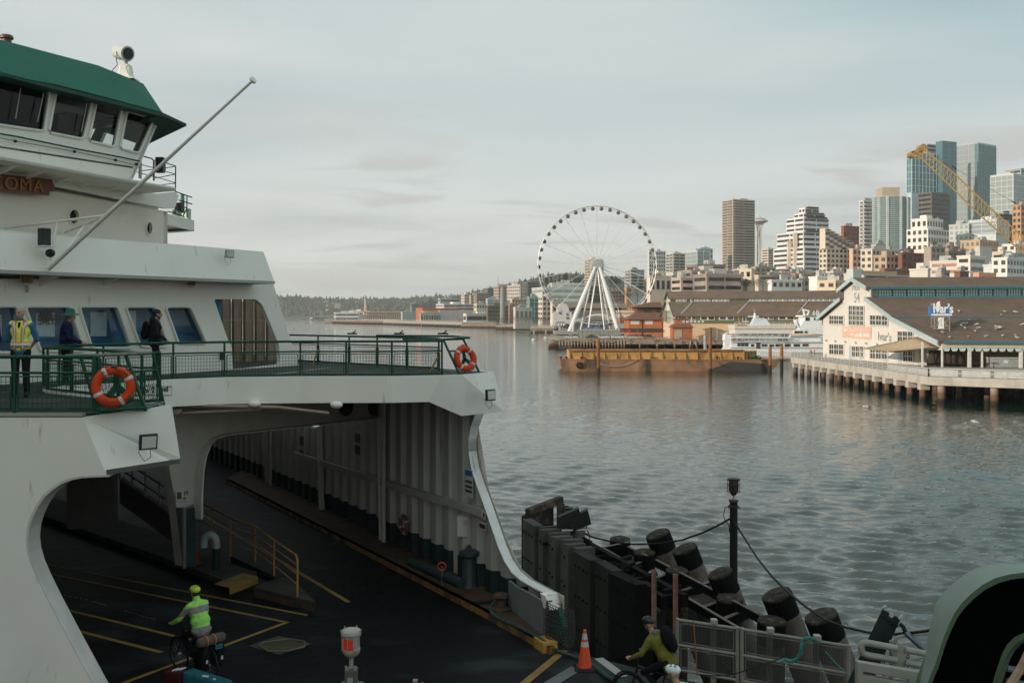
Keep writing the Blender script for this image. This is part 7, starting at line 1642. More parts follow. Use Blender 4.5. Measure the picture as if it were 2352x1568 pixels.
def green_rail(pts,h=.93,post=1.25,r=.03,mesh=True,mid=.72):
 pts=[Vector(p)for p in pts]
 MB().tube([p+UP*h for p in pts],r,8).build('rail_top',fgrl,ferry,smooth=True);MB().tube([p+UP*h*mid for p in pts],r*.7,8).build('rail_middle',fgrl,ferry,smooth=True)
 MB().tube([p+UP*.06 for p in pts],r*.7,6).build('rail_bottom',fgrl,ferry)
 for a,b in zip(pts[:-1],pts[1:]):
  L=(b-a).length;n=max(1,int(round(L/post)))
  for i in range(n):
   p,q=a.lerp(b,i/n),a.lerp(b,(i+1)/n);MB().tube([p,p+UP*h],r*.9,8).build('rail_post',fgrl,ferry)
   if mesh and(q-p).length>.3:d_=(q-p).normalized()*.06;mesh_panel(p+d_,q-d_,.09,h*mid-.06,ferry)
 p=pts[-1];MB().tube([p,p+UP*h],r*.9,8).build('rail_post',fgrl,ferry)
outN=[Vector((-18,YN+.08,DZ)),Vector((ray(-300)*YN,YN+.08,DZ)),Vector((ray(28)*YN,YN+.08,DZ)),Vector((ray(222)*YN,YN+.08,DZ))]
green_rail(outN,post=1.38)
tipR=[Vector((ray(222)*YN,YN+.08,DZ)),g(333,941.5)+Vector((-.03,.1,0)),g(376,929)+Vector((-.12,.15,0))]
innR=[g(376,929)+Vector((-.12,.15,0)),Vector((-6.6,17.75,DZ)),Vector((-8.1,19.45,DZ)),Vector((-9.7,20.8,DZ)),Vector((-10.05,21.35,DZ))]
green_rail(innR,post=1.0)
farR=[Vector((-10.05,21.35,DZ)),Vector((-10.0,22.0,DZ)),Vector((-9.4,22.9,DZ)),Vector((-8.3,24.4,DZ)),Vector((-7.25,25.1,DZ)),g(690,867),g(900,866.5),g(1015,864)]
green_rail(farR,post=1.5)
outF=[Vector((-7.6,33.9,DZ)),Vector((-5.2,31.8,DZ)),g(1008,851)];green_rail(outF,post=1.4)
def tip_guard(feet,tops):
 for i in range(len(feet)):MB().tube([feet[i],tops[i]],.032,8).build('sloping_post',fgrl,ferry)
 MB().tube(tops,.03,8).build('rail_top',fgrl,ferry,smooth=True)
 mids=[f.lerp(t,.68)for f,t in zip(feet,tops)];MB().tube(mids,.022,8).build('rail_middle',fgrl,ferry)
 MB().tube([f+UP*.05 for f in feet],.03,6).build('rail_bottom',fgrl,ferry)
 for a,b,c,d_ in zip(feet[:-1],feet[1:],mids[1:],mids[:-1]):
  mb=MB();
  for i in range(13):mb.bar(a.lerp(b,i/12),d_.lerp(c,i/12),.006)
  for j in range(9):mb.bar(a.lerp(d_,j/8),b.lerp(c,j/8),.006)
  mb.build('wire_mesh',fgrl,ferry)
nt_f=[Vector((ray(226)*YN,YN+.02,DZ)),g(335,943),g(376,930)]
nt_t=[P(185,818,16.6),P(288,812,17.1),P(352,810.5,17.7)]
tip_guard(nt_f,nt_t);MB().tube([P(*s3(1290,722),16.25),P(*s3(1290,722),16.25)-UP*.86],.035,8).build('rail_post',fgrl,ferry)
MB().tube([P(*s3(900,722),16.3),P(*s3(1300,715),16.3),P(*s3(2090,682),17.7)],.03,8).build('rail_top',mat('rail_worn',(.14,.15,.12),.5,var=.4,vscale=12),ferry,smooth=True)
ft_f=[g(1057,863.5),g(1103,859.5)];ft_t=[P(*z3(1512,560),26.4),P(*z3(1665,556),27.2)];tip_guard(ft_f,ft_t)
MB().tube([P(*z3(1200,562),26.2),P(*z3(1512,560),26.4),P(*z3(1712,546),27.3),P(*z3(1600,535),28.8),P(*z3(1000,530),30)],.03,8).build('rail_top',fgrl,ferry,smooth=True)
MB().extr([nt_f[0]+UP*.02,nt_f[1]+UP*.02,nt_f[1].lerp(nt_t[1],.17),nt_f[0].lerp(nt_t[0],.17)],(0,.02,0)).build('kick_plate',fgrl,ferry)
for(a,b)in(((z3(555,640)),z3(510,765)),(z3(790,740),z3(768,790)),(z3(1472,690),z3(1410,810))):
 q=G(*b,DZ);Y=q.y;t_=Vector((ray(a[0])*Y,Y,EYE-(a[1]-HY)/FX*Y));MB().tube([q,t_],.03,6).build('prop_bar',mat('prop_yellow',(.38,.22,.06),.6),ferry)
for a,b,m_ in((z3(60,785),z3(250,762),fyel),(z3(240,825),z3(640,775),mat('line_white',(.34,.34,.31),.7))):
 A_,B_=G(*a,DZ+.004),G(*b,DZ+.004);n=(B_-A_).cross(UP).normalized()*.04;MB().extr([A_+n,B_+n,B_-n,A_-n],(0,0,-.003)).build('deck_line',m_,ferry)
for x_ in(815,1175,1510):
 p=PL(*z3(x_,515),(-5.2,31.8),(1,-.9));MB().box(p,(.3,.1,.05)).build('cleat',fblk,ferry);MB().tube([p,p+UP*.1+Vector((.12,0,0))],.02,5).build('cleat_horn',fblk,ferry)
o_=G(*z3(310,770),DZ);
def wings():
 o=off_line(O_WH,-3.0);q=lambda x,y:pl(s5,x,y,o)
 for pts in([(1630,5),(1745,35),(1765,60),(1765,290)],[(1770,290),(1770,60),(1790,45),(2018,122),(2015,430)],[(1600,70),(1600,260)],[(1620,40),(1620,270)]):MB().tube([q(*p)for p in pts],.022,6).build('wing_rail',fgrl,ferry,smooth=True)
 for a,b in(((1625,105),(1760,140)),((1625,205),(1760,240)),((1550,185),(1600,195)),((1775,150),(2020,215)),((1775,240),(2020,315)),((1630,175),(1760,160)),((1780,165),(2010,125)),((1780,260),(2015,215)),((1780,345),(2015,318))):MB().tube([q(*a),q(*b)],.014,5).build('wing_rail',fgrl,ferry)
 MB().box(q(1840,110),(.25,.2,.5)).build('bell',fblk,ferry);MB().extr([q(1880,85),q(1905,90),q(1905,180),q(1880,175)],AX*.05).build('wing_panel',mat('wing_grey_green',(.16,.26,.22),.5),ferry)
 o2=off_line(O_WH,-5.5);q2=lambda x,y:pl(s5,x,y,o2)
 for a,b in(((2020,415),(2205,480)),((2050,510),(2205,557)),((2148,460),(2148,715)),((2010,420),(2010,670)),((2010,665),(2120,705)),((1925,640),(2010,660)),((2100,700),(2145,610)),((2030,580),(2150,600))):MB().tube([q2(*a),q2(*b)],.022,6).build('wing_rail',fgrl,ferry)
 MB().extr([q2(2082,440),q2(2120,455),q2(2120,660),q2(2082,650)],AX*.08).build('wing_panel',mat('wing_grey_green',(.16,.26,.22),.5),ferry);MB().box(q2(2068,590),(.25,.25,.3)).build('wing_lamp',fblk,ferry)
 MB().extr([q2(2155,605),q2(2195,615),q2(2195,740),q2(2155,725)],AX*.3).build('wing_screen',mat('screen_pale_green',(.45,.56,.47),.5),ferry);MB().extr([q2(1980,620),q2(2090,620),q2(2090,700),q2(1980,670)],AX*.1).build('wing_screen',MATS['screen_pale_green'],ferry)
 a=[q2(x,y)for x,y in((1915,665),(2232,745),(2232,868),(1925,795))];MB().extr(a,AX*3).build('wing_box',fw,ferry)
 MB().hexa([q2(1930,890),q2(2232,868),q2(2232,868)+AX*2.5,q2(1930,890)+AX*2.5],[p+UP*.05 for p in(q2(1930,890),q2(2232,868),q2(2232,868)+AX*2.5,q2(1930,890)+AX*2.5)]).build('wing_floor',fw2,ferry)
wings()
MB().prism([(x,y)for x,y in[(WP[0][0]-.3,WP[0][1]+.3)]+WP[1:]+[(-75,95),(-90,50),(-36,20.5),(-24,16.4),(-9.6,16.4)]],-1.5,CZ-.36).build('hull',mat('hull_green',(.01,.07,.05),.6),ferry)
def aft_mass():
 a=pl(None,-200,640,O_WIN)+AX*1;b=pl(None,440,650,O_WIN)+AX*3.4
 MB().prism([(p.x,p.y)for p in(a-TX*6,b,b+AX*40,a-TX*6+AX*40)],DZ,13.0).build('aft_cabin',fw,ferry)
 a=pl(None,-200,560,O_L2)+AX*.3;b=pl(None,380,560,O_L2)+AX*.3;MB().prism([(p.x,p.y)for p in(a-TX*6,b,b+AX*30,a-TX*6+AX*30)],13.0,15.6).build('aft_upper_cabin',fw,ferry)
aft_mass()
def life_ring(c,axis,R_,r_,label,words=True,m_=None,parent_m=None,bands=4,a0=.5):
 root=empty('life_ring',c,label,'life ring');ax=Vector(axis).normalized();u=ax.cross(UP).normalized();v=u.cross(ax).normalized();v=v if v.z>0 else-v;u=v.cross(ax)
 orange=m_ or mat('ring_orange',(.64,.062,.012),.6,var=.08,spec=.2)
 MB().torus(c,R_,r_,ax,40,14).build('ring',orange,root,smooth='full')
 wb=mat('ring_white',(.62,.60,.56),.5)if m_ is None else mat('ring_white_dark',(.40,.38,.34),.6)
 for k in range(bands):
  t=a0+k*2*math.pi/bands;d_=u*math.cos(t)+v*math.sin(t);tn=ax.cross(d_)
  MB().torus(c+d_*R_,r_*1.05,.008,tn,16,4).build('band_edge',wb,root)
  MB().tube([c+(u*math.cos(t+dt)+v*math.sin(t+dt))*R_ for dt in(-.10,0,.10)],r_*1.03,16).build('band',wb,root,smooth=True)
 pts=[]
 for k in range(48):
  t=2*math.pi*k/48;rr=R_+r_*(1.15+.12*math.cos(4*(t-a0-.78)));pts.append(c+(u*math.cos(t)+v*math.sin(t))*rr+ax*.01)
 MB().tube(pts,.008,5,closed=True).build('grab_line',fblk,root)
 if words:
  for s,t0,t1,inv in(('M.V. TACOMA',2.25,.62,False),('SEATTLE',-2.2,-.95,True)):
   for i,chh in enumerate(s):
    if chh==' ':continue
    t=t0+(t1-t0)*(i+.5)/len(s);d_=u*math.cos(t)+v*math.sin(t)
    X=(-u*math.sin(t)+v*math.cos(t))*(1 if inv else-1);U2=d_*(-1 if inv else 1)
    facing=ax;
    if X.cross(U2).dot(facing)<0:X=-X
    text(chh,r_*.95,c+d_*(R_-r_*.3*(1 if not inv else-1))+facing*(r_*.99)-X*r_*.28,X,U2,fblk,'lettering',root,.006)
 return root
lr=P(264,887,16.15);life_ring(lr+Vector((0,-.06,0)),(.33,-.94,.12),.262,.075,'orange life ring lettered SEATTLE on the nearest railing')
hk=MB();cc=lr+Vector((.02,.03,0));
for dx,dz in((-.0,.36),(-.2,-.26),(.26,-.2)):hk.bar(cc,cc+Vector((dx,-.02,dz)),.1,.02,up=(0,1,0));hk.bar(cc+Vector((dx,-.02,dz)),cc+Vector((dx*.93,-.14,dz*.9)),.085,.02,up=(0,1,0))
hk.build('ring_holder',fgrl,ferry)
lf=P(1067,823,26.6);life_ring(lf+Vector((.02,-.1,0)),(.62,-.75,.25),.27,.08,'orange life ring hung at the far end of the bow railing',words=False,bands=4,a0=.9)
hk=MB()
for dx,dz in((-.05,.36),(-.1,-.28),(.22,-.2)):hk.bar(lf,lf+Vector((dx,0,dz)),.09,.02,up=(0,1,0))
hk.build('ring_holder',fgrl,ferry)
dr=wpt(957,gz(957,1201),.42);life_ring(dr,(-.85,-.5,0),.24,.065,'dull red life ring hanging on the dim inner wall of the car deck',words=False,m_=mat('ring_dull',(.14,.035,.02),.7))
def terminal():  # unseen hall added to keep the sun off the foreground
 root=empty('sun_block_hall',(-40,-12,0),'tall hall added out of view, left of and behind the viewer, to block the sun','terminal building')
 x0,x1,y0,y1,zt=-54,-28,-45,13,26
 MB().prism([(x0,y0),(x1,y0),(x1,y1),(x0,y1)],3.0,zt).build('wall',wallm((.42,.41,.38)),root)
 MB().prism([(x0-1,y0-1),(x1+1,y0-1),(x1+1,y1+1),(x0-1,y1+1)],zt,zt+.5).build('roof',m_roofg,root)
 for k in range(4):
  for j in range(7):cube('window',GL,root,(x1+.03,y0+5+j*8,8+k*4.6),(.2,6,2.2))
 me=pile_mesh(.5,3.2)
 for i in range(4):
  for j in range(8):put_pile(me,root,x0+2+i*7.3,y0+3+j*7.5)
terminal()
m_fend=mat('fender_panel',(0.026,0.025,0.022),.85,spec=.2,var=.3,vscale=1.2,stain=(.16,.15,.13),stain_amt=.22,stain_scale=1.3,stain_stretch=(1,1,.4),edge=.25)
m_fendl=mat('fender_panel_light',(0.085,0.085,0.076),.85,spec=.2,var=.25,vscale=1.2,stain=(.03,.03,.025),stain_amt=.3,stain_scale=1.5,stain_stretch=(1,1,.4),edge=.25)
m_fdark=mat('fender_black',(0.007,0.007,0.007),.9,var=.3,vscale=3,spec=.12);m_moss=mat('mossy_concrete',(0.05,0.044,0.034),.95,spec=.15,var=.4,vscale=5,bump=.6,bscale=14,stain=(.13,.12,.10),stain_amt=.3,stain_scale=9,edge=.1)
m_steel=mat('weathered_steel',(0.06,0.046,0.036),.85,spec=.2,var=.3,vscale=2,stain=(.17,.13,.10),stain_amt=.3,stain_scale=3)
m_pinkp=mat('pile_side',(0.15,0.118,0.10),.85,var=.2,vscale=1.5,stain=(.03,.028,.025),stain_amt=.35,stain_scale=1.4,stain_stretch=(1,1,.5),edge=.12)
FA,FB=G(*r1(78,350),5.7),G(*r1(915,840),5.7);fdir=Vector((FB.x-FA.x,FB.y-FA.y,0)).normalized();fnorm=Vector((-fdir.y,fdir.x,0));fnorm=fnorm if fnorm.x>0 else-fnorm
def fpt(x,y):return PL(*r1(x,y),(FA.x,FA.y),(fdir.x,fdir.y))
def fender():
 root=empty('fender_wall',(FA.x+1,FA.y-3,-1),'dark ribbed steel fender wall beside the ferry bow','fender wall')
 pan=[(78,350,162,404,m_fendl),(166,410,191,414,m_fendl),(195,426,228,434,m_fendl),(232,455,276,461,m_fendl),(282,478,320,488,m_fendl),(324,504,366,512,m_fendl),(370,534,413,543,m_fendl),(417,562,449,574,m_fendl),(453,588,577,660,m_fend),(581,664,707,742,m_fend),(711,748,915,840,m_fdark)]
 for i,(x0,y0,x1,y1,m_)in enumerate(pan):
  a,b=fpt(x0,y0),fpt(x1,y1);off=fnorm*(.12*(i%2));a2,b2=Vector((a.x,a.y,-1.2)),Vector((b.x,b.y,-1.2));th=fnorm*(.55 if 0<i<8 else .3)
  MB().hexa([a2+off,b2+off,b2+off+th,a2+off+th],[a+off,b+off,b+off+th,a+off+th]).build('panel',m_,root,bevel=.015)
  w_=(b-a).length;ob=MB();nb_=2 if w_>1 else 1
  for z_ in(-.35,-1.15,-2.0,-2.8):
   for k in range(4 if i==0 or i>=8 else 1):p=a.lerp(b,(k+.7)/(4.4 if i==0 or i>=8 else 1.4))+Vector((0,0,z_))+off;ob.cyl(p+fnorm*.02,.035,.05,8,axis=-fnorm)
  o_=ob.build('bolt_hole',m_fdark,root);o_['kind']='stuff'
 a,b=fpt(66,350),fpt(930,850);
 for k in(.7,1.25):MB().bar(a+fnorm*k-Vector((0,0,.45)),b+fnorm*k-Vector((0,0,.45)),.16,.3).build('rear_beam',m_fdark,root)
 for i in range(10):p=a.lerp(b,(i+.5)/10)-Vector((0,0,.3));MB().bar(p+fnorm*.4-Vector((0,0,.2)),p+fnorm*1.35-Vector((0,0,.2)),.16,.22).build('cross_beam',m_fdark,root)
 for i in range(5):p=a.lerp(b,(i+.5)/5);MB().tube([Vector((p.x,p.y,-2))+fnorm*1.4,Vector((p.x,p.y,5.2))+fnorm*1.0-Vector((0,0,.8))],.25,12).build('pile',m_fdark,root)
 q=lambda x,y,k=0:fpt(x,y)+fnorm*k
 c0=q(70,330);
 MB().hexa([c0+Vector((0,0,-7)),c0+Vector((0,0,-7))+fnorm*.9+fdir*-.8,c0+Vector((0,0,-7))+fnorm*1.3+fdir*-.6,c0+Vector((0,0,-7))+fnorm*.2],[c0,c0+fnorm*.9-fdir*.8+Vector((0,0,.15)),c0+fnorm*1.3-fdir*.6+Vector((0,0,.15)),c0+fnorm*.2]).build('end_panel',m_steel,root)
 for i in range(3):p=c0+fnorm*(1.5+.0*i)+fdir*(-.5+i*.35);MB().bar(p-Vector((0,0,1.6)),p+Vector((0,0,.2)),.16,.25).build('bracket',m_steel,root)
 MB().bar(c0+fnorm*.2+Vector((0,0,.1)),c0+fnorm*1.6-fdir*.7+Vector((0,0,.3)),.2,.2).build('top_bar',m_steel,root)
 cl_=MB();rr_=random.Random(8)
 for i in range(40):p=a.lerp(b,rr_.random())+fnorm*rr_.uniform(.45,1.3)-Vector((0,0,rr_.uniform(.25,.55)));d_=Vector((rr_.uniform(-1,1),rr_.uniform(-1,1),rr_.uniform(-.2,.35))).normalized()*rr_.uniform(.15,.55);cl_.bar(p,p+d_,rr_.uniform(.04,.14),rr_.uniform(.04,.12))
 cl_.build('rubber_scraps',m_fdark,root)['kind']='stuff'
 p0=fpt(915,840);MB().hexa([p0+Vector((0,0,-7)),p0+Vector((.45,.2,-7)),p0+Vector((.4,.7,-7)),p0+Vector((-.05,.5,-7))],[p0,p0+Vector((.45,.2,-.1)),p0+Vector((.4,.7,-.1)),p0+Vector((-.05,.5,0))]).build('end_block',m_fdark,root)
fender()
def dolphin():
 def rpile(px,py,zc,wpx,L_,tilt,label,grp=None):
  p=G(px,py,zc);r_=wpx/2/FX*p.y;root=empty('dolphin_pile',p-Vector((0,0,zc)),label,'pile',grp)
  d_=Vector((tilt,.06,-1)).normalized();MB().tube([p,p+d_*L_],r_,24).build('shaft',m_pinkp if tilt else m_moss,root,smooth=True)
  mb=MB();rnd=random.Random(int(px));n=20;x=d_.cross(Vector((0,1,0))).normalized();y=x.cross(d_)
  rg=[]
  for(rr,zz)in((1.0,.0),(.98,.05),(.72,.08),(.35,.10),(.01,.11)):
   rg.append([p-d_*(zz*1.2)+(x*math.cos(2*math.pi*k/n)+y*math.sin(2*math.pi*k/n))*r_*rr*rnd.uniform(.97,1.03)for k in range(n+1)])
  for r__ in rg:r__[-1]=r__[0]
  mb.sheet(rg);mb.build('cap',m_moss,root)
  mb=MB();mb.tube([p-d_*.01,p+d_*.5],r_*1.015,24);mb.build('collar',m_fdark,root,smooth=True)
 for i,(x,y,w_,L_)in enumerate(((1511,1228,57,7),(1573,1262,58,7),(1655,1318,60,7),(1785,1368,70,7),(1886,1417,76,7))):
  rpile(x,y,5.2,w_,L_,.40,['raked mooring pile farthest from the lamp pole','second farthest raked mooring pile','raked mooring pile right behind the lamp pole','raked mooring pile behind the mesh fence','raked mooring pile nearest to the dark tilted beam'][i])
 for i,(x,y,w_)in enumerate(((1424,1240,46),(1480,1270,49),(1555,1312,52),(1676,1376,60),(1772,1428,64),(1468,1338,42))):
  rpile(x,y,4.7,w_,6.5,0,['upright mooring pile at the far corner of the steel frame','upright pile beside the white gull droppings','upright pile in the middle of the steel frame','upright pile at the foot of the lamp pole','upright pile just above the mesh fence','short dark pile behind the black fender panel'][i])
 root=empty('steel_frame',G(1540,1330,4.5),'long weathered steel frame tying the mooring piles together','steel frame')
 def bm(a,b,z=4.75,w_=.09,h=.22):
  o_=MB().bar(G(*r1(*a),z)-Vector((0,0,h/2)),G(*r1(*b),z)-Vector((0,0,h/2)),w_*.6,h).build('beam',m_fdark,root)
  MB().bar(G(*r1(*a),z+.012),G(*r1(*b),z+.012),w_,.018).build('beam_flange',mat('flange_steel',(.15,.12,.095),.8,var=.4,vscale=6),o_)
 bm((668,562),(1705,1172));bm((1065,652),(1900,1092));bm((860,555),(1000,625));bm((668,562),(870,520));bm((700,650),(1240,985),4.6);bm((1170,870),(1600,1110),4.65,.08,.2)
 for a,b in(((900,690),(1110,600)),((1060,790),(1300,700)),((1230,890),(1460,815)),((1420,1000),(1640,920)),((1560,1090),(1760,1010))):bm(a,b,4.5,.12,.25)
 def plate(pts,z,m_,nm='plate'):MB().prism([(G(*r1(x,y),z).x,G(*r1(x,y),z).y)for x,y in pts],z-.1,z).build(nm,m_,root)
 plate([(960,930),(1080,910),(1190,960),(1070,1030)],4.4,m_moss);plate([(1280,925),(1440,900),(1530,960),(1400,1005)],4.3,m_moss);plate([(760,640),(950,610),(1060,680),(900,740)],4.1,m_moss)
 plate([(820,700),(1330,980),(1330,1250),(960,1250)],3.2,m_fdark);plate([(1330,980),(1750,1200),(1700,1300),(1330,1250)],3.0,m_fdark)
 dr_=random.Random(5);mb=MB()
 for i in range(170):
  p=G(*r1(dr_.gauss(1070,55),dr_.gauss(760,28)),4.2);s_=dr_.uniform(.03,.09);mb.box(p+Vector((0,0,s_*.3)),(s_,s_*.8,s_*.5),dr_.random()*3)
 tag(mb.build('gull_droppings',mat('droppings',(.50,.52,.52),.8)),'patch of white gull droppings and feathers on the steel frame','droppings',kind='stuff')
dolphin()
def lamp_pole():
 Y=26.5;b=P(1685,1425,Y);t_=P(1685,1150,Y);root=empty('lamp_pole',Vector((b.x,Y,3)),'black pole with a caged navigation lantern on top','lamp pole')
 MB().tube([Vector((b.x,Y,0)),t_],.103,14).build('pole',m_black,root,smooth=True)
 q=lambda x,y:P(*r1(x,y),Y);MB().tube([t_,q(1640,170)],.03,8).build('neck',m_metal,root)
 MB().lathe(q(1640,178),[(.05,0),(.09,.06),(.12,.12),(.13,.14),(.13,.38),(.15,.40),(.15,.44),(.1,.47)],16).build('lantern',mat('lantern_bronze',(.07,.045,.03),.5),root,smooth=True)
 cg=MB()
 for k in range(6):a=k*math.pi/3;c=q(1640,150);cg.tube([c+Vector((.165*math.cos(a),.165*math.sin(a),0)),c+Vector((.165*math.cos(a),.165*math.sin(a),.34))],.008,5)
 for z_ in(0,.17,.34):cg.torus(q(1640,150)+Vector((0,0,z_)),.165,.008,(0,0,1),20,5)
 cg.build('cage',m_black,root)
 for y_ in(225,265):MB().cyl(q(1640,y_),.125,.05,14).build('clamp',m_steel,root)
 MB().bar(q(1600,268),q(1690,268),.03).build('arm',m_steel,root);MB().tube([q(*p)for p in((1615,252),(1575,270),(1565,330),(1580,370),(1605,395),(1610,450))],.012,5).build('loop_cable',m_black,root)
 Y2=29.5;q=lambda x,y,k=0:P(*r1(x,y),Y2+k);r2_=empty('floodlight_post',Vector((q(495,560).x,Y2,3)),'pair of black floodlights on a grey post behind the fender wall','floodlight post')
 MB().tube([Vector((q(495,560).x,Y2,2)),q(495,432)],.18,14).build('post',mat('post_grey2',(.10,.10,.09),.7),r2_,smooth=True);MB().cyl(q(462,560),.11,.9,10).build('small_post',m_steel,r2_)
 for k,(x,y,w_)in enumerate(((430,375,.42),(505,385,.36))):
  c=q(x,y);MB().hexa([c+Vector((-w_,-.2,-.25)),c+Vector((w_*.9,-.1,.0)),c+Vector((w_*.9,.25,.0)),c+Vector((-w_,.2,-.25))],[c+Vector((-w_*.8,-.15,.18)),c+Vector((w_*.6,-.1,.42)),c+Vector((w_*.6,.2,.42)),c+Vector((-w_*.8,.15,.18))]).build('floodlight',m_black,r2_)
 MB().box(q(480,425),(1.0,.3,.04),.2).build('bracket',m_rail,r2_)
 mb=MB();pts=[(1612,350,26.5),(1540,392,26.8),(1420,450,27.3),(1260,508,27.8),(1100,532,28.3),(900,540,28.9),(740,520,29.3),(600,488,29.5),(530,455,29.5)]
 mb.tube([P(*r1(x,y),Y_)for x,y,Y_ in pts],.028,6).thing('power_cable',m_black,'black cable sagging from the lamp pole to the floodlights','cable')
 mb=MB();mb.tube([P(*r1(x,y),29.5)for x,y in((545,345),(552,420),(575,480),(560,560))],.016,5).thing('power_cable',m_black,'thin black cable hanging below the floodlights','cable')
 mb=MB();L=[(r1(1625,345),26.5),(r1(1680,430),26.2),(r2(0,410),24.2),(r2(120,560),23.0),(r2(250,690),22),(r2(420,830),21),(r2(600,950),20),(r2(780,1015),19.2),(r2(980,1060),18.4),(r2(1220,1075),17.2),(r2(1400,1058),16.2),(r2(1600,1030),15)]
 mb.tube([P(*a,y)for a,y in L],.026,6).thing('power_cable',m_black,'long black cable swooping from the lamp pole to the right','cable')
lamp_pole()
for i,(x_,yt,yb,Y)in enumerate(((1048,726,1150,20.6),(1207,757,1250,20.3))):
 a,b=P(*r1(x_,yt),Y),P(*r1(x_,yb),Y);t=empty('rusty_post',Vector((b.x,b.y,CZ)),['thin rusty channel post, left of two behind the cyclist','thin rusty channel post, right of two behind the cyclist'][i],'post')
 MB().bar(b,a,.085,.03,up=(0,1,0)).build('web',mat('post_rust',(.26,.14,.075),.8,var=.3,vscale=4),t);MB().bar(b+Vector((.045,-.02,0)),a+Vector((.045,-.02,0)),.012,.06,up=(0,1,0)).build('flange',MATS['post_rust'],t)
m_span=mat('span_deck',(0.010,0.011,0.011),.75,var=.3,vscale=.8,stain=(.04,.04,.038),stain_amt=.25,stain_scale=1.5)
tag(MB().prism([(1.2,15.9),(7.5,12),(9,8),(9,6),(-9,6),(-9,8.9),(0,9.5)],CZ-.3,CZ+.010).build('transfer_span',m_span),kind='structure')
tag(MB().prism([(2.1,17.2),(2.6,19.7),(4.4,19.3),(7.2,17.2),(7.5,12.2),(3.2,14.4)],CZ-.3,CZ+.014).build('pavement',mat('walk_boards',(.13,.085,.04),.85,var=.35,vscale=3,stain=(.05,.035,.02),stain_amt=.4,stain_scale=2,stain_stretch=(1,4,1))),kind='structure')
def cone(px,py,h,label,dull=1.0):
 c=G(px,py,CZ+(.16 if dull<1 else .004));root=empty('traffic_cone',c,label,'traffic cone');o_=mat('cone_orange_%d'%(dull*10),(.80*dull,.085*dull,.02*dull),.5,var=.08,vscale=5);w_=mat('cone_white_%d'%(dull*10),(.55*dull,.55*dull,.53*dull),.4)
 f=lambda t:(.155*(1-t)+.028*t)*h/.8
 MB().hexa([c+Vector((sx*.22,sy*.22,0))*h/.8 for sx,sy in((-1,-1),(1,-1),(1,1),(-1,1))],[c+Vector((sx*.19,sy*.19,.045))*h/.8 for sx,sy in((-1,-1),(1,-1),(1,1),(-1,1))]).build('base',m_black,root,bevel=.01)
 for nm,t0,t1,m_ in(('body',.05,.58,o_),('band',.58,.70,w_),('body',.70,.765,o_),('band',.765,.905,w_),('tip',.905,1.0,o_)):
  MB().lathe(c,[(f(t0)+(.003 if nm=='band' else 0),t0*h),(f(t1)+(.003 if nm=='band' else 0),t1*h)],24).build(nm,m_,root,smooth=True)
cone(1343,1534,.80,'bright orange traffic cone standing on the deck edge by the fender wall');cone(449,1297,.70,'dull red traffic cone standing by the grey pipe inside the car deck',.5)
def net():
 cx,cy=G(1285,1488,CZ).x,G(1285,1488,CZ).y;mb=MB();top=P(1283,1378,22.3);n=26
 c=Vector((cx+.02,cy+.1,CZ));rows=[]
 for j in range(17):
  t=j/16;rr=.30+.03*math.sin(3*t);z_=CZ+.05+.95*(1-t)
  rows.append([c+Vector((rr*math.cos(a),rr*.8*math.sin(a),z_-CZ-.22*(1-t)*(math.cos(a-.2)+1)*.5))for a in[2*math.pi*k/n for k in range(n)]])
 for r_ in rows:mb.tube(r_,.008,4,closed=True)
 for k in range(n):mb.tube([rows[j][(k+j//2)%n]for j in range(17)],.008,4)
 mb.tube([rows[0][6],top],.012,4);mb.tube([rows[0][12],top],.012,4)
 mb.thing('rope_net',mat('net_black',(.05,.048,.042),.9),'grey rope net basket hanging at the very tip of the ferry bow','net')
net()
m_rope=mat('rope_green',(.025,.075,.055),.9,bump=.5,bscale=60,var=.3,vscale=20);m_teal_r=mat('rope_teal',(.05,.26,.22),.85,var=.35,vscale=25)
def curve_pts(pts,n=6):
 out_=[];k=len(pts)
 for i in range(k-1):
  p0,p1,p2,p3=pts[max(i-1,0)],pts[i],pts[i+1],pts[min(i+2,k-1)]
  for j in range(n):
   t=j/n;out_.append(.5*((2*p1)+(p2-p0)*t+(2*p0-5*p1+4*p2-p3)*t*t+(3*p1-p0-3*p2+p3)*t**3))
 return out_+[pts[-1]]
rp=[G(*z6(x,y),z_)for x,y,z_ in((765,1075,5.1),(715,1110,4.95),(700,1150,4.9),(740,1190,4.9),(850,1240,4.9),(950,1290,4.9),(1010,1330,4.9),(1060,1370,4.76),(1120,1395,4.75),(1210,1425,4.75),(1300,1475,4.75),(1380,1535,4.75),(1480,1575,4.75))]
MB().tube(curve_pts(rp),.042,8).thing('mooring_rope',m_rope,'thick dark green rope running along the bow deck past the cone','rope',smooth=True)
MB().tube(curve_pts([G(*z6(x,y),4.92)for x,y in((600,1103),(640,1100),(700,1098),(760,1085),(790,1110),(760,1130))]),.035,8).thing('mooring_rope',m_black,'short black rope end lying on the rusty side walkway','rope',smooth=True)
p=G(*z6(760,1150),CZ+.16);MB().lathe(p,[(.24,0),(.24,.05),(.13,.1),(.12,.28),(.2,.34),(.17,.4),(.05,.42)],16).build('mooring_bitt',frust,ferry,smooth=True)
F1,F2,F3=G(1556,1422,5.9),G(1700.5,1443.5,5.9),G(1948.5,1483,5.9);m_fr=mat('fence_frame',(.26,.25,.215),.5,var=.12,vscale=4)
m_fm=mat('fence_mesh',(.05,.05,.046),.6)
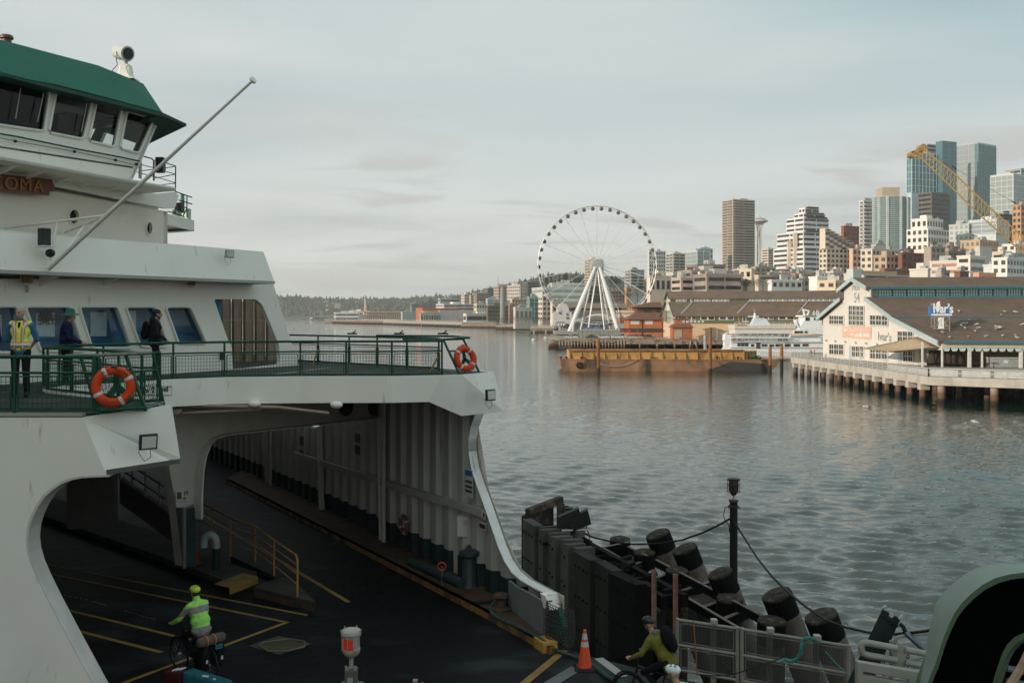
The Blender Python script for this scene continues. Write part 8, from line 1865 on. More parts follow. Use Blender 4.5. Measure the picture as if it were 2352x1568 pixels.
def fence():
 for i,(a,b)in enumerate(((F1,F2-(F2-F1).normalized()*.06),(F2+(F3-F2).normalized()*.03,F3))):
  root=empty('mesh_fence',Vector((a.x,a.y,CZ)),['left framed mesh fence panel behind the cyclist in olive','right framed mesh fence panel with a teal rope tied on it'][i],'fence')
  dn=Vector((0,0,-1.0))
  for p,q in((a,b),(a+dn*.5,b+dn*.5),(a+dn,b+dn)):MB().tube([p,q],.03,8).build('rail',m_fr,root,smooth=True)
  for p in(a,b):MB().tube([p+Vector((0,0,.03)),p+dn*1.15],.038,8).build('post',m_fr,root,smooth=True)
  d_=(b-a).normalized()*.07
  for k in(0,.5):
   p,q=a+dn*(k+.06)+d_,b+dn*(k+.06)-d_;mb=MB();n=int((q-p).length/.028)
   for j in range(n+1):t=p.lerp(q,j/n);mb.bar(t,t+dn*.38,.0075)
   for j in range(12):mb.bar(p+dn*(.38*j/11),q+dn*(.38*j/11),.0075)
   o_=mb.build('mesh',m_fm,root);fr_=MB();c=[p,q,q+dn*.38,p+dn*.38]
   for j in range(4):fr_.bar(c[j],c[(j+1)%4],.02)
   fr_.build('mesh_frame',mat('mesh_frame',(.15,.15,.13),.5),o_)
  for t in((.62,)if i==0 else(.28,.72)):
   p=a.lerp(b,t)+Vector((.0,.08,.05));MB().box((p.x,p.y,CZ+.55),(.10,.08,1.35)).build('stanchion',m_fr,root);MB().box(p+Vector((0,-.06,.02)),(.12,.14,.08)).build('clamp',mat('clamp_grey',(.35,.34,.31),.5),root)
fence()
MB().tube(curve_pts([P(*r1(x,y),19.3)for x,y in((1343,1105),(1348,1170),(1352,1240),(1362,1350),(1365,1450),(1375,1510))],3),.012,5).thing('tie_line',mat('line_orange',(.35,.12,.03),.8),'thin orange line hanging down the left mesh fence panel','rope')
tr=curve_pts([P(*r2(x,y),Y)for x,y,Y in((500,1125,18.3),(450,1105,18.25),(400,1125,18.3),(385,1180,18.3),(375,1240,18.35),(340,1290,18.4),(290,1310,18.45),(240,1298,18.5),(200,1310,18.5))])
mb=MB()
for s_ in(0,2.1,4.2):
 mb.tube([p+Vector((.022*math.cos(i*.8+s_),-.03,.022*math.sin(i*.8+s_)))for i,p in enumerate(tr)],.021,6)
mb.thing('tied_rope',m_teal_r,'bright teal twisted rope knotted over the mesh fence','rope',smooth=True)
MB().tube(curve_pts([P(*r2(x,y),18.2)for x,y in((600,1230),(680,1320),(760,1395),(830,1460),(910,1520))],3),.012,5).thing('tie_line',m_teal_r,'thin teal line slanting down the right mesh fence panel','rope')
MB().tube(curve_pts([P(*r1(x,y),18.7)for x,y in((1380,1500),(1560,1510),(1700,1480),(1850,1430),(2000,1380))],3),.012,5).thing('tie_line',m_black,'dark line sagging along the bottom of the mesh fence','rope')
def gate():
 Y=15.6;q=lambda x,y,k=0:P(*r2(x,y),Y+k);root=empty('tube_gate',Vector((q(1100,1509).x,Y,CZ)),'beige tube gate with rounded end and square post','gate')
 mt_=mat('gate_beige',(.30,.295,.25),.5,var=.1,vscale=4)
 loop=[(1225,1200),(1080,1172),(960,1150),(925,1158),(912,1190),(925,1235),(960,1258),(1080,1280),(1225,1305)];MB().tube(curve_pts([q(*p)for p in loop],4),.052,10).build('tube_loop',mt_,root,smooth=True)
 MB().tube([q(1300,1212),q(1560,1262)],.052,10).build('tube',mt_,root,smooth=True);MB().tube([q(1300,1322),q(1560,1375)],.05,10).build('tube',mt_,root,smooth=True)
 MB().hexa([q(1222,1400),q(1305,1400),q(1305,1400,.14),q(1222,1400,.14)],[q(1222,1168),q(1305,1180),q(1305,1180,.14),q(1222,1168,.14)]).build('post',mt_,root,bevel=.01)
 MB().ell(q(1262,1160,.07),(.04,.04,.03),8,6).build('post_cap',mt_,root)
 r2_=empty('heavy_rail',Vector((q(1100,1509).x,Y-.4,CZ)),'heavy beige box rail below the tube gate','rail')
 k=-.5;fo=[(878,1318),(1520,1425),(1520,1620),(878,1620)];hole=[(932,1408),(1460,1500),(1460,1532),(932,1440)]
 panel('rail_plate',[q(x,y,k)for x,y in fo],[[q(x,y,k)for x,y in hole]],(0,.12,0),mt_,r2_,bevel=.012)
 for x_ in(1110,1175,1325):
  mb=MB()
  for j in range(9):mb.torus(q(x_,1240+j*30,.3),.022,.007,(0 if j%2 else 1,1 if j%2 else 0,0),10,4)
  mb.thing('chain',m_steel,['hanging steel chain left of the gate post','hanging steel chain close to the gate post','hanging steel chain right of the gate post'][(x_>1150)+(x_>1200)],'chain')
 rr=empty('back_rail',Vector((q(1215,1200).x,Y+.8,CZ)),'thin pale curved handrail behind the tube gate','handrail')
 MB().tube(curve_pts([q(x,y,.8)for x,y in((1215,1400),(1213,1180),(1215,1130),(1240,1100),(1300,1088),(1420,1072),(1600,1045))],4),.03,8).build('rail',mt_,rr,smooth=True);MB().tube([q(1175,1130,.8),q(1170,1500,.8)],.03,8).build('post',mt_,rr);MB().tube([q(1195,1240,.8),q(1190,1480,.8)],.03,8).build('post',mt_,rr);MB().tube([q(1150,1365,.6),q(1190,1320,.6)],.03,6).build('brace',mt_,rr);MB().tube([q(1330,1300,.7),q(1520,1270,.7)],.02,6).build('rail',mt_,rr)
 Y=16.6;q2=lambda x,y,k=0:P(*r2(x,y),Y+k);b_=empty('tilted_beam',Vector((q2(950,1509).x,Y,CZ)),'dark green black steel beam leaning up beside the gate','beam')
 dg=mat('beam_dark',(.008,.018,.018),.45,var=.2)
 MB().hexa([q2(1100,850),q2(1262,938),q2(1010,1500),q2(780,1520)],[q2(1100,850,.5),q2(1262,938,.5),q2(1010,1500,.5),q2(780,1520,.5)]).build('box',dg,b_,bevel=.01)
 MB().bar(q2(1105,850,-.02),q2(1140,828,-.02),.05).build('bolt',m_metal,b_);MB().bar(q2(1255,950,-.02),q2(1290,910,-.02),.07).build('bolt',m_metal,b_);MB().cyl(q2(1182,908,-.02),.04,.03,12,axis=(0,1,0)).build('hole',mat('hole_pale',(.5,.52,.5)),b_)
 for(a,c)in(((1080,905),(1240,1010)),((1170,975),(1200,1010))):MB().bar(q2(*a,-.01),q2(*c,-.01),.03).build('seam',m_black,b_)
 hs_=empty('hydraulic_ram',q2(1400,1140),'slim bluish steel ram running from the dark beam to the right','hydraulic ram');MB().tube([q2(1310,1065,-.2),q2(1520,1250,-.5)],.05,12).build('cylinder',mat('ram_blue',(.14,.17,.20),.3,metal=.5),hs_,smooth=True);MB().tube([q2(1255,985,-.1),q2(1285,1010,-.15),q2(1310,1070,-.2)],.035,8).build('hose',m_black,hs_)
gate()
def hood():
 Y=8.6;q=lambda x,y,k=0:P(*r2(x,y),Y+k);root=empty('green_hood',Vector((q(2352,1509).x,Y,6)),'rounded pale green hood with a black opening, at the bottom right corner','hood')
 gm_=mat('hood_green',(.075,.125,.07),.5,var=.1,vscale=3);gl_=mat('hood_top',(.20,.26,.22),.5,var=.08,vscale=3,stain=(.20,.25,.2),stain_amt=.25,stain_scale=4)
 outp=[(2900,640),(2700,560),(2520,535),(2352,530),(2230,545),(2100,578),(1990,635),(1890,712),(1800,800),(1735,890),(1690,985),(1645,1090),(1605,1210),(1570,1330),(1530,1425),(1490,1530),(1430,1750),(1400,2000)]
 inn=[(2900,700),(2700,615),(2520,585),(2352,578),(2235,592),(2120,625),(2010,680),(1915,755),(1825,845),(1762,930),(1715,1025),(1670,1130),(1632,1245),(1598,1360),(1560,1450),(1525,1545),(1465,1760),(1435,2000)]
 mb=MB();mb.sheet([[q(x,y)for x,y in outp],[q(x,y)for x,y in inn]]);mb.sheet([[q(x,y)for x,y in inn],[q(x,y,.02)+Vector((.01,.3,0))for x,y in inn]])
 mb.build('rim',gm_,root,smooth=True)
 bk=Vector((-.02,.32,.0));k_=len(outp)
 MB().sheet([[q(x,y)for x,y in outp],[q(x,y)+bk*(.35*min(1,i/3+.2)+(.65 if i<10 else .65*max(0,1-(i-9)/6)))for i,(x,y)in enumerate(outp)]]).build('shell',gl_,root,smooth=True)
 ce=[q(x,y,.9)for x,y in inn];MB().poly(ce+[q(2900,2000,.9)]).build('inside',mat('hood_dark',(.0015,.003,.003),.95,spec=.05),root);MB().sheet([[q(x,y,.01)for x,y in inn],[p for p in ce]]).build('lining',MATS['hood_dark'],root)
 o2_=[(2600,1020),(2450,1035),(2352,1060),(2270,1098),(2205,1160),(2160,1240),(2128,1330),(2095,1430),(2060,1560),(2000,1800)];i2=[(2600,1070),(2450,1085),(2360,1112),(2290,1150),(2235,1205),(2190,1285),(2160,1370),(2130,1460),(2095,1570),(2035,1800)]
 mb=MB();mb.sheet([[q(x,y,-.25)for x,y in o2_],[q(x,y,-.25)for x,y in i2]]);mb.sheet([[q(x,y,-.25)for x,y in i2],[q(x+38,y+12,.1)for x,y in i2]]);mb.build('inner_hoop',gm_,root,smooth=True)
 for y_ in(1375,1490):MB().tube([q(2195,y_,.4),q(2500,y_+50,.4)],.03,8).build('inside_tube',mat('tube_grey',(.16,.17,.155),.5),root)
 for k in range(2):MB().tube(curve_pts([q(x+k*28,y+k*10,-.35)for x,y in((2140,1620),(2210,1520),(2290,1400),(2345,1300),(2400,1180))],4),.022,8).thing('tan_rope',mat('rope_tan',(.42,.28,.19),.8,var=.2,vscale=15),['tan rope crossing the green hood, left strand','tan rope crossing the green hood, right strand'][k],'rope',smooth=True)
hood()
def beacon():
 Y=12.7;s_=Y/FX*.4121;c=P(*z5(1045,1262),Y);root=empty('beacon',Vector((c.x,Y,CZ)),'grey caged navigation light with a red lens at the bottom of the view','navigation light')
 X0,z_=c.x,lambda y:P(*z5(1045,y),Y).z;gy=mat('beacon_grey',(.33,.31,.27),.45,var=.15,vscale=8)
 MB().lathe(Vector((X0,Y,0)),[(.03,z_(1425)),(.08,z_(1412)),(47*s_,z_(1395)),(50*s_,z_(1385)),(50*s_,z_(1372)),(47*s_,z_(1370)),(47*s_,z_(1310)),(50*s_,z_(1303)),(50*s_,z_(1298))],28).build('body',gy,root,smooth=True)
 MB().lathe(Vector((X0,Y,0)),[(50*s_,z_(1298)),(56*s_,z_(1292)),(56*s_,z_(1278)),(48*s_,z_(1268)),(20*s_,z_(1262)),(.01,z_(1261))],28).build('lid',mat('beacon_lid',(.42,.38,.32),.45,var=.15),root,smooth=True)
 red=bpy.data.materials.new('red_lens');red.use_nodes=True;b_=red.node_tree.nodes['Principled BSDF'];b_.inputs['Base Color'].default_value=(.35,.01,.006,1);b_.inputs['Roughness'].default_value=.08;b_.inputs['Emission Color'].default_value=(1,.05,.03,1);b_.inputs['Emission Strength'].default_value=.12
 a0,a1=math.pi*1.02,math.pi*1.62;rows=[[Vector((X0+49*s_*math.cos(a0+(a1-a0)*k/14),Y+49*s_*math.sin(a0+(a1-a0)*k/14),z_(y)))for k in range(15)]for y in(1378,1310)];MB().sheet(rows).build('red_lens',red,root,smooth=True)
 cb=MB()
 for a in(1.02,1.22,1.42,1.62):cb.bar((X0+52*s_*math.cos(math.pi*a),Y+52*s_*math.sin(math.pi*a),z_(1385)),(X0+52*s_*math.cos(math.pi*a),Y+52*s_*math.sin(math.pi*a),z_(1300)),.008)
 cb.build('lens_guard',gy,root)
 for a in(-.3,1.2,2.4,3.6):MB().bar((X0+54*s_*math.cos(a),Y+54*s_*math.sin(a),z_(1300)),(X0+60*s_*math.cos(a),Y+60*s_*math.sin(a),z_(1262)),.014).build('lid_clamp',gy,root)
 MB().tube([(X0,Y,z_(1422)),(X0,Y,z_(1482))],.028,12).build('neck',gy,root,smooth=True)
 dk_=mat('beacon_base',(.10,.095,.085),.5,var=.2,vscale=8);MB().box((X0,Y,z_(1530)),(.15,.15,z_(1485)-z_(1575))).build('base_box',dk_,root,bevel=.01);MB().box((X0,Y,z_(1580)),(.28,.24,.02)).build('base_plate',dk_,root)
 for sx in(-.06,.06):MB().tube([(X0+sx,Y-.06,z_(1500)),(X0+sx,Y-.06,z_(1465))],.008,6).build('bolt',gy,root);MB().cyl((X0+sx,Y-.06,z_(1468)),.014,.012,6).build('nut',gy,root)
 MB().box((X0,Y-.08,z_(1538)),(.07,.02,.06)).build('latch',gy,root);MB().tube([(X0,Y,CZ),(X0,Y,z_(1580))],.07,12).build('stand',dk_,root)
beacon()
b=P(963,1562,11);t=empty('timber_post',Vector((b.x,11,CZ)),'tip of a pale timber post poking up at the bottom edge','post');MB().box((b.x-.045,11,(CZ+b.z)/2+.01),(.05,.06,b.z-CZ)).build('post',mat('timber_pale',(.32,.22,.15),.8),t);MB().box((b.x+.03,11,(CZ+b.z)/2-.01),(.03,.06,b.z-CZ-.04)).build('side_strip',MATS['timber_pale'],t)
sk_=mat('skin',(.42,.24,.16),.55,var=.06);hair_d=mat('hair_dark',(.012,.010,.008),.7);m_eye=mat('eye_dark',(.02,.015,.012),.3)
def cloth(name,c,r=.85):return mat(name,c,r,var=.14,vscale=9,bump=.7,bscale=11,spec=.15)
class Blob:
 """limbs and masses that merge into one continuous skin by remeshing"""
 def __init__(s):s.m=MB()
 def limb(s,pts,rs,n=12):
  s.m.tube([Vector(p)for p in pts],list(rs),n)
  for p,r in zip(pts,rs):s.m.ell(p,(r*.995,)*3,n,8)
  return s
 def mass(s,c,rad,rot=None):s.m.ell(c,rad,16,12,rot);return s
 def build(s,name,m_,parent,vox=.014,smooth=4):
  me=bpy.data.meshes.new(name);me.from_pydata(s.m.v,[],s.m.f);o=bpy.data.objects.new(name,me);col.objects.link(o)
  md=o.modifiers.new('r','REMESH');md.mode='VOXEL';md.voxel_size=vox;sm=o.modifiers.new('s','SMOOTH');sm.factor=.5;sm.iterations=smooth
  bpy.context.view_layer.update();m2=bpy.data.meshes.new_from_object(o.evaluated_get(bpy.context.evaluated_depsgraph_get()));m2.name=name
  m2.materials.clear()
  for q in(m_ if isinstance(m_,(list,tuple))else[m_]):m2.materials.append(q)
  m2.polygons.foreach_set('use_smooth',[True]*len(m2.polygons));bpy.data.objects.remove(o);o2=bpy.data.objects.new(name,m2);col.objects.link(o2);o2.parent=parent;return o2
def part(mb,name,m_,parent,smooth=True,solid=0,bevel=0):
 me=bpy.data.meshes.new(name);me.from_pydata(mb.v,[],mb.f);b=bmesh.new();b.from_mesh(me);bmesh.ops.recalc_face_normals(b,faces=b.faces);b.to_mesh(me);b.free();me.materials.append(m_)
 if smooth:me.polygons.foreach_set('use_smooth',[True]*len(me.polygons));me.set_sharp_from_angle(angle=R(50))
 o=bpy.data.objects.new(name,me);col.objects.link(o);o.parent=parent
 if solid:md=o.modifiers.new('s','SOLIDIFY');md.thickness=solid;md.offset=0
 if bevel:md=o.modifiers.new('b','BEVEL');md.width=bevel;md.segments=2
 return o
V=Vector
def hand(bl,wr,el,side,curl=.6,fwd=None,size=1.0):
 """palm, four fingers and a thumb leaving the side of the palm"""
 d=(wr-el).normalized();f=fwd or V((0,1,0));s_=d.cross(f).normalized()*side;nrm=s_.cross(d).normalized()*side
 c=wr+d*.045*size;bl.m.ell(c,(.036,.036,.036),10,8);bl.limb([wr,wr+d*.08*size],[.026,.036]);
 for k,L in enumerate((.062,.074,.070,.054)):
  b=wr+d*.085*size+s_*(-.027+.018*k);k1=b+(d*(1-curl*.5)+nrm*curl*.6).normalized()*L*.5*size;k2=k1+(d*(1-curl)+nrm*curl).normalized()*L*.5*size;bl.limb([b,k1,k2],[.0105,.0095,.008],8)
 t0=wr+d*.03*size-s_*.028;t1=t0-s_*.028+d*.03+nrm*.012;t2=t1+d*.028+nrm*.02;bl.limb([t0,t1,t2],[.014,.012,.010],8)
def head(bl,c,fwd,tilt=0):
 f=V(fwd).normalized();r_=f.cross(UP).normalized();u=r_.cross(f);M=Matrix((r_,f,u)).transposed()
 q=lambda x,y,z:c+r_*x+f*y+u*z
 bl.mass(q(0,-.012,.03),(.076,.096,.088),M);bl.mass(q(0,.02,-.035),(.060,.070,.075),M);bl.mass(q(0,.045,-.085),(.034,.032,.026),M)
 bl.limb([q(0,.088,.02),q(0,.108,-.018)],[.011,.017],8);bl.mass(q(0,.082,.045),(.05,.014,.012),M);bl.mass(q(0,.09,-.055),(.026,.012,.008),M);bl.mass(q(0,.088,-.066),(.022,.010,.007),M)
 for s_ in(-1,1):bl.mass(q(s_*.078,-.01,-.005),(.012,.022,.032),M);bl.mass(q(s_*.048,.05,-.02),(.022,.022,.02),M)
 return q
def figure(name,label,loc,rz,J,look,skinm=sk_,legs=True,hands=True,curl=.6):
 root=empty(name,loc,label,'person');root.rotation_euler.z=rz;J={k:V(v)for k,v in J.items()}
 b=Blob();h=head(b,J['head'],look)
 b.limb([J['head']+V((0,-.02,-.07)),J['neck']],[.052,.06]);b.limb([J['neck'],J['chest'],J['waist'],J['hip']],[.075,.13,.125,.135]);b.mass(J['chest'],(.165,.11,.17));b.mass(J['hip'],(.165,.12,.12))
 for s_ in 'LR':
  b.limb([J['neck']+(J['sh'+s_]-J['neck'])*.3,J['sh'+s_],J['el'+s_],J['wr'+s_]],[.06,.058,.043,.027]);hand(b,J['wr'+s_],J['el'+s_],1 if s_=='R' else-1,curl)
  b.limb([J['hi'+s_],J['kn'+s_],J['an'+s_]],[.082,.055,.038]);b.limb([J['an'+s_],J['an'+s_]+V((0,.03,-.04)),J['to'+s_]],[.04,.042,.03])
 body=b.build('body',skinm,root)
 for s_ in(-1,1):part(MB().ell(h(s_*.030,.083,.012),(.012,.008,.008),8,6),'eye',m_eye,body)
 return root,J,h
def sleeve(bl,J,s_,r=(.072,.070,.054,.042),cuff=1.0):
 e=J['el'+s_].lerp(J['wr'+s_],cuff);bl.limb([J['neck'].lerp(J['sh'+s_],.45),J['sh'+s_],J['el'+s_],e],r)
def torso(bl,J,fat=1.0,low=None):
 lo=low if low is not None else J['hip'];bl.limb([J['neck']+V((0,0,-.02)),J['chest'],J['waist'],lo],[.085*fat,.14*fat,.145*fat,.15*fat]);bl.mass(J['chest']+V((0,0,.02)),(.185*fat,.13*fat,.19));bl.mass(J['waist'],(.172*fat,.135*fat,.14));bl.mass(lo,(.18*fat,.14*fat,.10))
def trousers(root,J,m_,r=(.10,.072,.058)):
 b=Blob();b.mass(J['hip']+V((0,0,.01)),(.178,.132,.12))
 for s_ in 'LR':b.limb([J['hi'+s_],J['kn'+s_],J['an'+s_]+(J['kn'+s_]-J['an'+s_])*.05],r)
 return b.build('trousers',m_,root)
def shoes(root,J,m_):
 for s_ in 'LR':
  b=Blob();b.limb([J['an'+s_]+V((0,-.02,-.03)),J['an'+s_]+(J['to'+s_]-J['an'+s_])*.6,J['to'+s_]],[.047,.047,.036]);b.build('shoe',m_,root,.012,2)
STAND=dict(head=(0,.03,1.63),neck=(0,0,1.47),chest=(0,0,1.28),waist=(0,0,1.08),hip=(0,0,.93),shL=(-.19,0,1.41),elL=(-.24,-.03,1.12),wrL=(-.25,.05,.88),shR=(.19,0,1.41),elR=(.24,-.03,1.12),wrR=(.25,.05,.88),hiL=(-.095,0,.90),knL=(-.10,.01,.49),anL=(-.11,-.02,.09),toL=(-.13,.13,.035),hiR=(.095,0,.90),knR=(.10,.01,.49),anR=(.11,-.02,.09),toR=(.13,.13,.035))
def crew():
 J=dict(STAND);J.update(elL=(-.27,-.10,1.14),wrL=(-.10,-.20,.93),elR=(.27,-.10,1.14),wrR=(.06,-.21,.92),head=(.0,.03,1.64))
 h0=P(48,724,19.6);root,J,h=figure('person','bald crew member in a yellow safety vest over a blue shirt, standing at the rail',(h0.x,19.6,DZ),R(190),J,(.42,1,-.02))
 bs=Blob();torso(bs,J,.97);[sleeve(bs,J,s_,(.07,.07,.058,.052),.12)for s_ in 'LR'];bs.limb([J['neck']+V((0,0,.02)),J['neck']+V((0,.01,.05))],[.066,.064]);bs.build('shirt',cloth('shirt_blue',(.05,.16,.30)),root)
 v=Blob();torso(v,J,1.05,J['hip']+V((0,0,.05)));v.limb([J['neck'].lerp(J['shL'],.80)+V((0,0,.015)),J['neck']+V((0,0,-.06)),J['neck'].lerp(J['shR'],.80)+V((0,0,.015))],[.072,.07,.072]);vest=v.build('vest',cloth('vest_yellow',(.72,.80,.12),.6),root)
 wv=mat('reflective',(.62,.60,.60),.4);og=mat('vest_orange',(.80,.22,.04),.5)
 def hug(pts,w_,m_,nm,off):
  mb=MB();rows=[]
  for p,side_ in pts:rows.append([V(p)-V(side_)*w_/2,V(p)+V(side_)*w_/2])
  mb.sheet(rows);o=part(mb,nm,m_,root,True,.006);o.parent=vest;sw=o.modifiers.new('w','SHRINKWRAP');sw.target=vest;sw.wrap_method='NEAREST_SURFACEPOINT';sw.offset=off;sw.wrap_mode='ABOVE_SURFACE'
  o.modifiers.move(1,0);return o
 for y_ in(.2,-.2):
  for sx in(-.105,.105):
   P_=[((sx+(0 if k else 0),y_ if k<7 else y_*.3,.90+.075*k),(1,0,0))for k in range(9)]
   hug(P_,.10,og,'orange_stripe',.004);hug(P_,.05,wv,'silver_stripe',.009)
 for z_ in(1.03,):
  P_=[((.24*math.cos(a),.19*math.sin(a),z_),(0,0,1))for a in[2*math.pi*k/28 for k in range(29)]]
  hug(P_,.11,og,'orange_stripe',.005);hug(P_,.055,wv,'silver_stripe',.010)
 dkv=Blob();dkv.limb([J['neck']+V((0,.10,-.02)),J['chest']+V((0,.12,-.02))],[.03,.015]);dkv.build('tie',cloth('tie_dark',(.015,.015,.02)),root)
 trousers(root,J,cloth('trouser_dark',(.012,.012,.015)));shoes(root,J,m_black)
crew()
def hat_person():
 J=dict(STAND);J.update(head=(0,.08,1.60),neck=(0,.02,1.45),wrR=(.22,.30,1.02),elR=(.24,.06,1.12),wrL=(-.2,.28,1.02),elL=(-.24,.05,1.12))
 h0=P(147,738,22.6);root,J,h=figure('person','person in a green sun hat and dark blue jacket leaning at the curved rail',(h0.x+.15,22.4,DZ-.02),R(-70),J,(-.25,1,-.05))
 b=Blob();torso(b,J,1.03,J['hip']+V((0,0,-.08)));[sleeve(b,J,s_)for s_ in 'LR'];b.build('jacket',cloth('jacket_navy',(.010,.016,.05)),root);trousers(root,J,cloth('trouser_black',(.010,.010,.012)));shoes(root,J,m_black)
 ht=cloth('hat_green',(.05,.14,.11));mb=MB();c=h(0,-.01,.07);mb.lathe(c,[(.20,-.045),(.165,-.012),(.105,.0),(.10,.06),(.085,.10),(.03,.115),(.001,.116)],24);part(mb,'sun_hat',ht,root,True,.006)
 mb=MB();mb.sheet([[h(s_*.09,-.06,.05),h(s_*.10,-.08,-.04),h(s_*.12,-.10,-.12)]for s_ in(-1,-.5,0,.5,1)]);part(mb,'neck_flap',ht,root,True,.01)
hat_person()
def backpack(root,J,c,s,m_):
 b=Blob();b.mass(c,(.16*s,.10*s,.24*s));b.mass(c+V((0,-.03,-.10*s)),(.15*s,.10*s,.14*s));bp_=b.build('backpack',m_,root,.014,5)
 for sx in(-.11,.11):mb=MB();mb.tube([c+V((sx,.06,.18)),J['neck']+V((sx,.02,.04)),J['chest']+V((sx,.15,.02)),J['waist']+V((sx*1.4,.05,.02)),c+V((sx,.05,-.14))],.016,6);o=part(mb,'strap',m_,root);o.parent=bp_
def pack_person():
 J=dict(STAND);J.update(head=(.0,.07,1.62),elR=(.27,.02,1.14),wrR=(.28,.22,.98),elL=(-.25,0,1.13),wrL=(-.22,.12,.92),toL=(-.13,.16,.035),knL=(-.1,.10,.50),anL=(-.11,.12,.09))
 h0=P(362,720,25.9);root,J,h=figure('person','bearded person in a dark hooded jacket with a black backpack walking by the cabin windows',(h0.x,25.7,DZ),R(-62),J,(.0,1,-.12),curl=.4)
 b=Blob();torso(b,J,1.06,J['hip']+V((0,0,-.02)));[sleeve(b,J,s_)for s_ in 'LR'];b.mass(J['neck']+V((0,-.06,.03)),(.10,.08,.06));b.build('jacket',cloth('jacket_black',(.018,.020,.023)),root);trousers(root,J,cloth('jeans_black',(.009,.010,.013)),(.10,.075,.062));shoes(root,J,m_black);backpack(root,J,V((0,-.22,1.22)),1.0,cloth('pack_black',(.006,.0065,.008),.9))
 b=Blob();b.mass(h(0,-.02,.055),(.086,.102,.085));b.mass(h(0,-.05,.0),(.084,.07,.07));b.build('hair',hair_d,root,.010,2);b=Blob();b.mass(h(0,.045,-.085),(.045,.040,.034));b.mass(h(0,.02,-.06),(.066,.06,.03));b.build('beard',hair_d,root,.010,2)
 mb=MB();
 for s_ in(-1,1):mb.torus(h(s_*.033,.098,.012),.022,.003,(0,1,0),14,4)
 mb.bar(h(.05,.095,.014),h(.08,.0,.012),.004);part(mb,'glasses',m_black,root)
pack_person()
def edge_person():
 J=dict(STAND);p=P(-6,790,19.9);root,J,h=figure('person','person in a blue sleeve almost cut off by the left edge',(p.x-.12,19.9,DZ),R(90),J,(0,1,0))
 b=Blob();torso(b,J,1.03);[sleeve(b,J,s_)for s_ in 'LR'];b.build('jacket',cloth('jacket_blue2',(.02,.05,.10)),root);trousers(root,J,MATS['trouser_black']);shoes(root,J,m_black);b=Blob();b.mass(h(0,-.02,.05),(.085,.10,.085));b.build('hair',hair_d,root,.012,2)
edge_person()
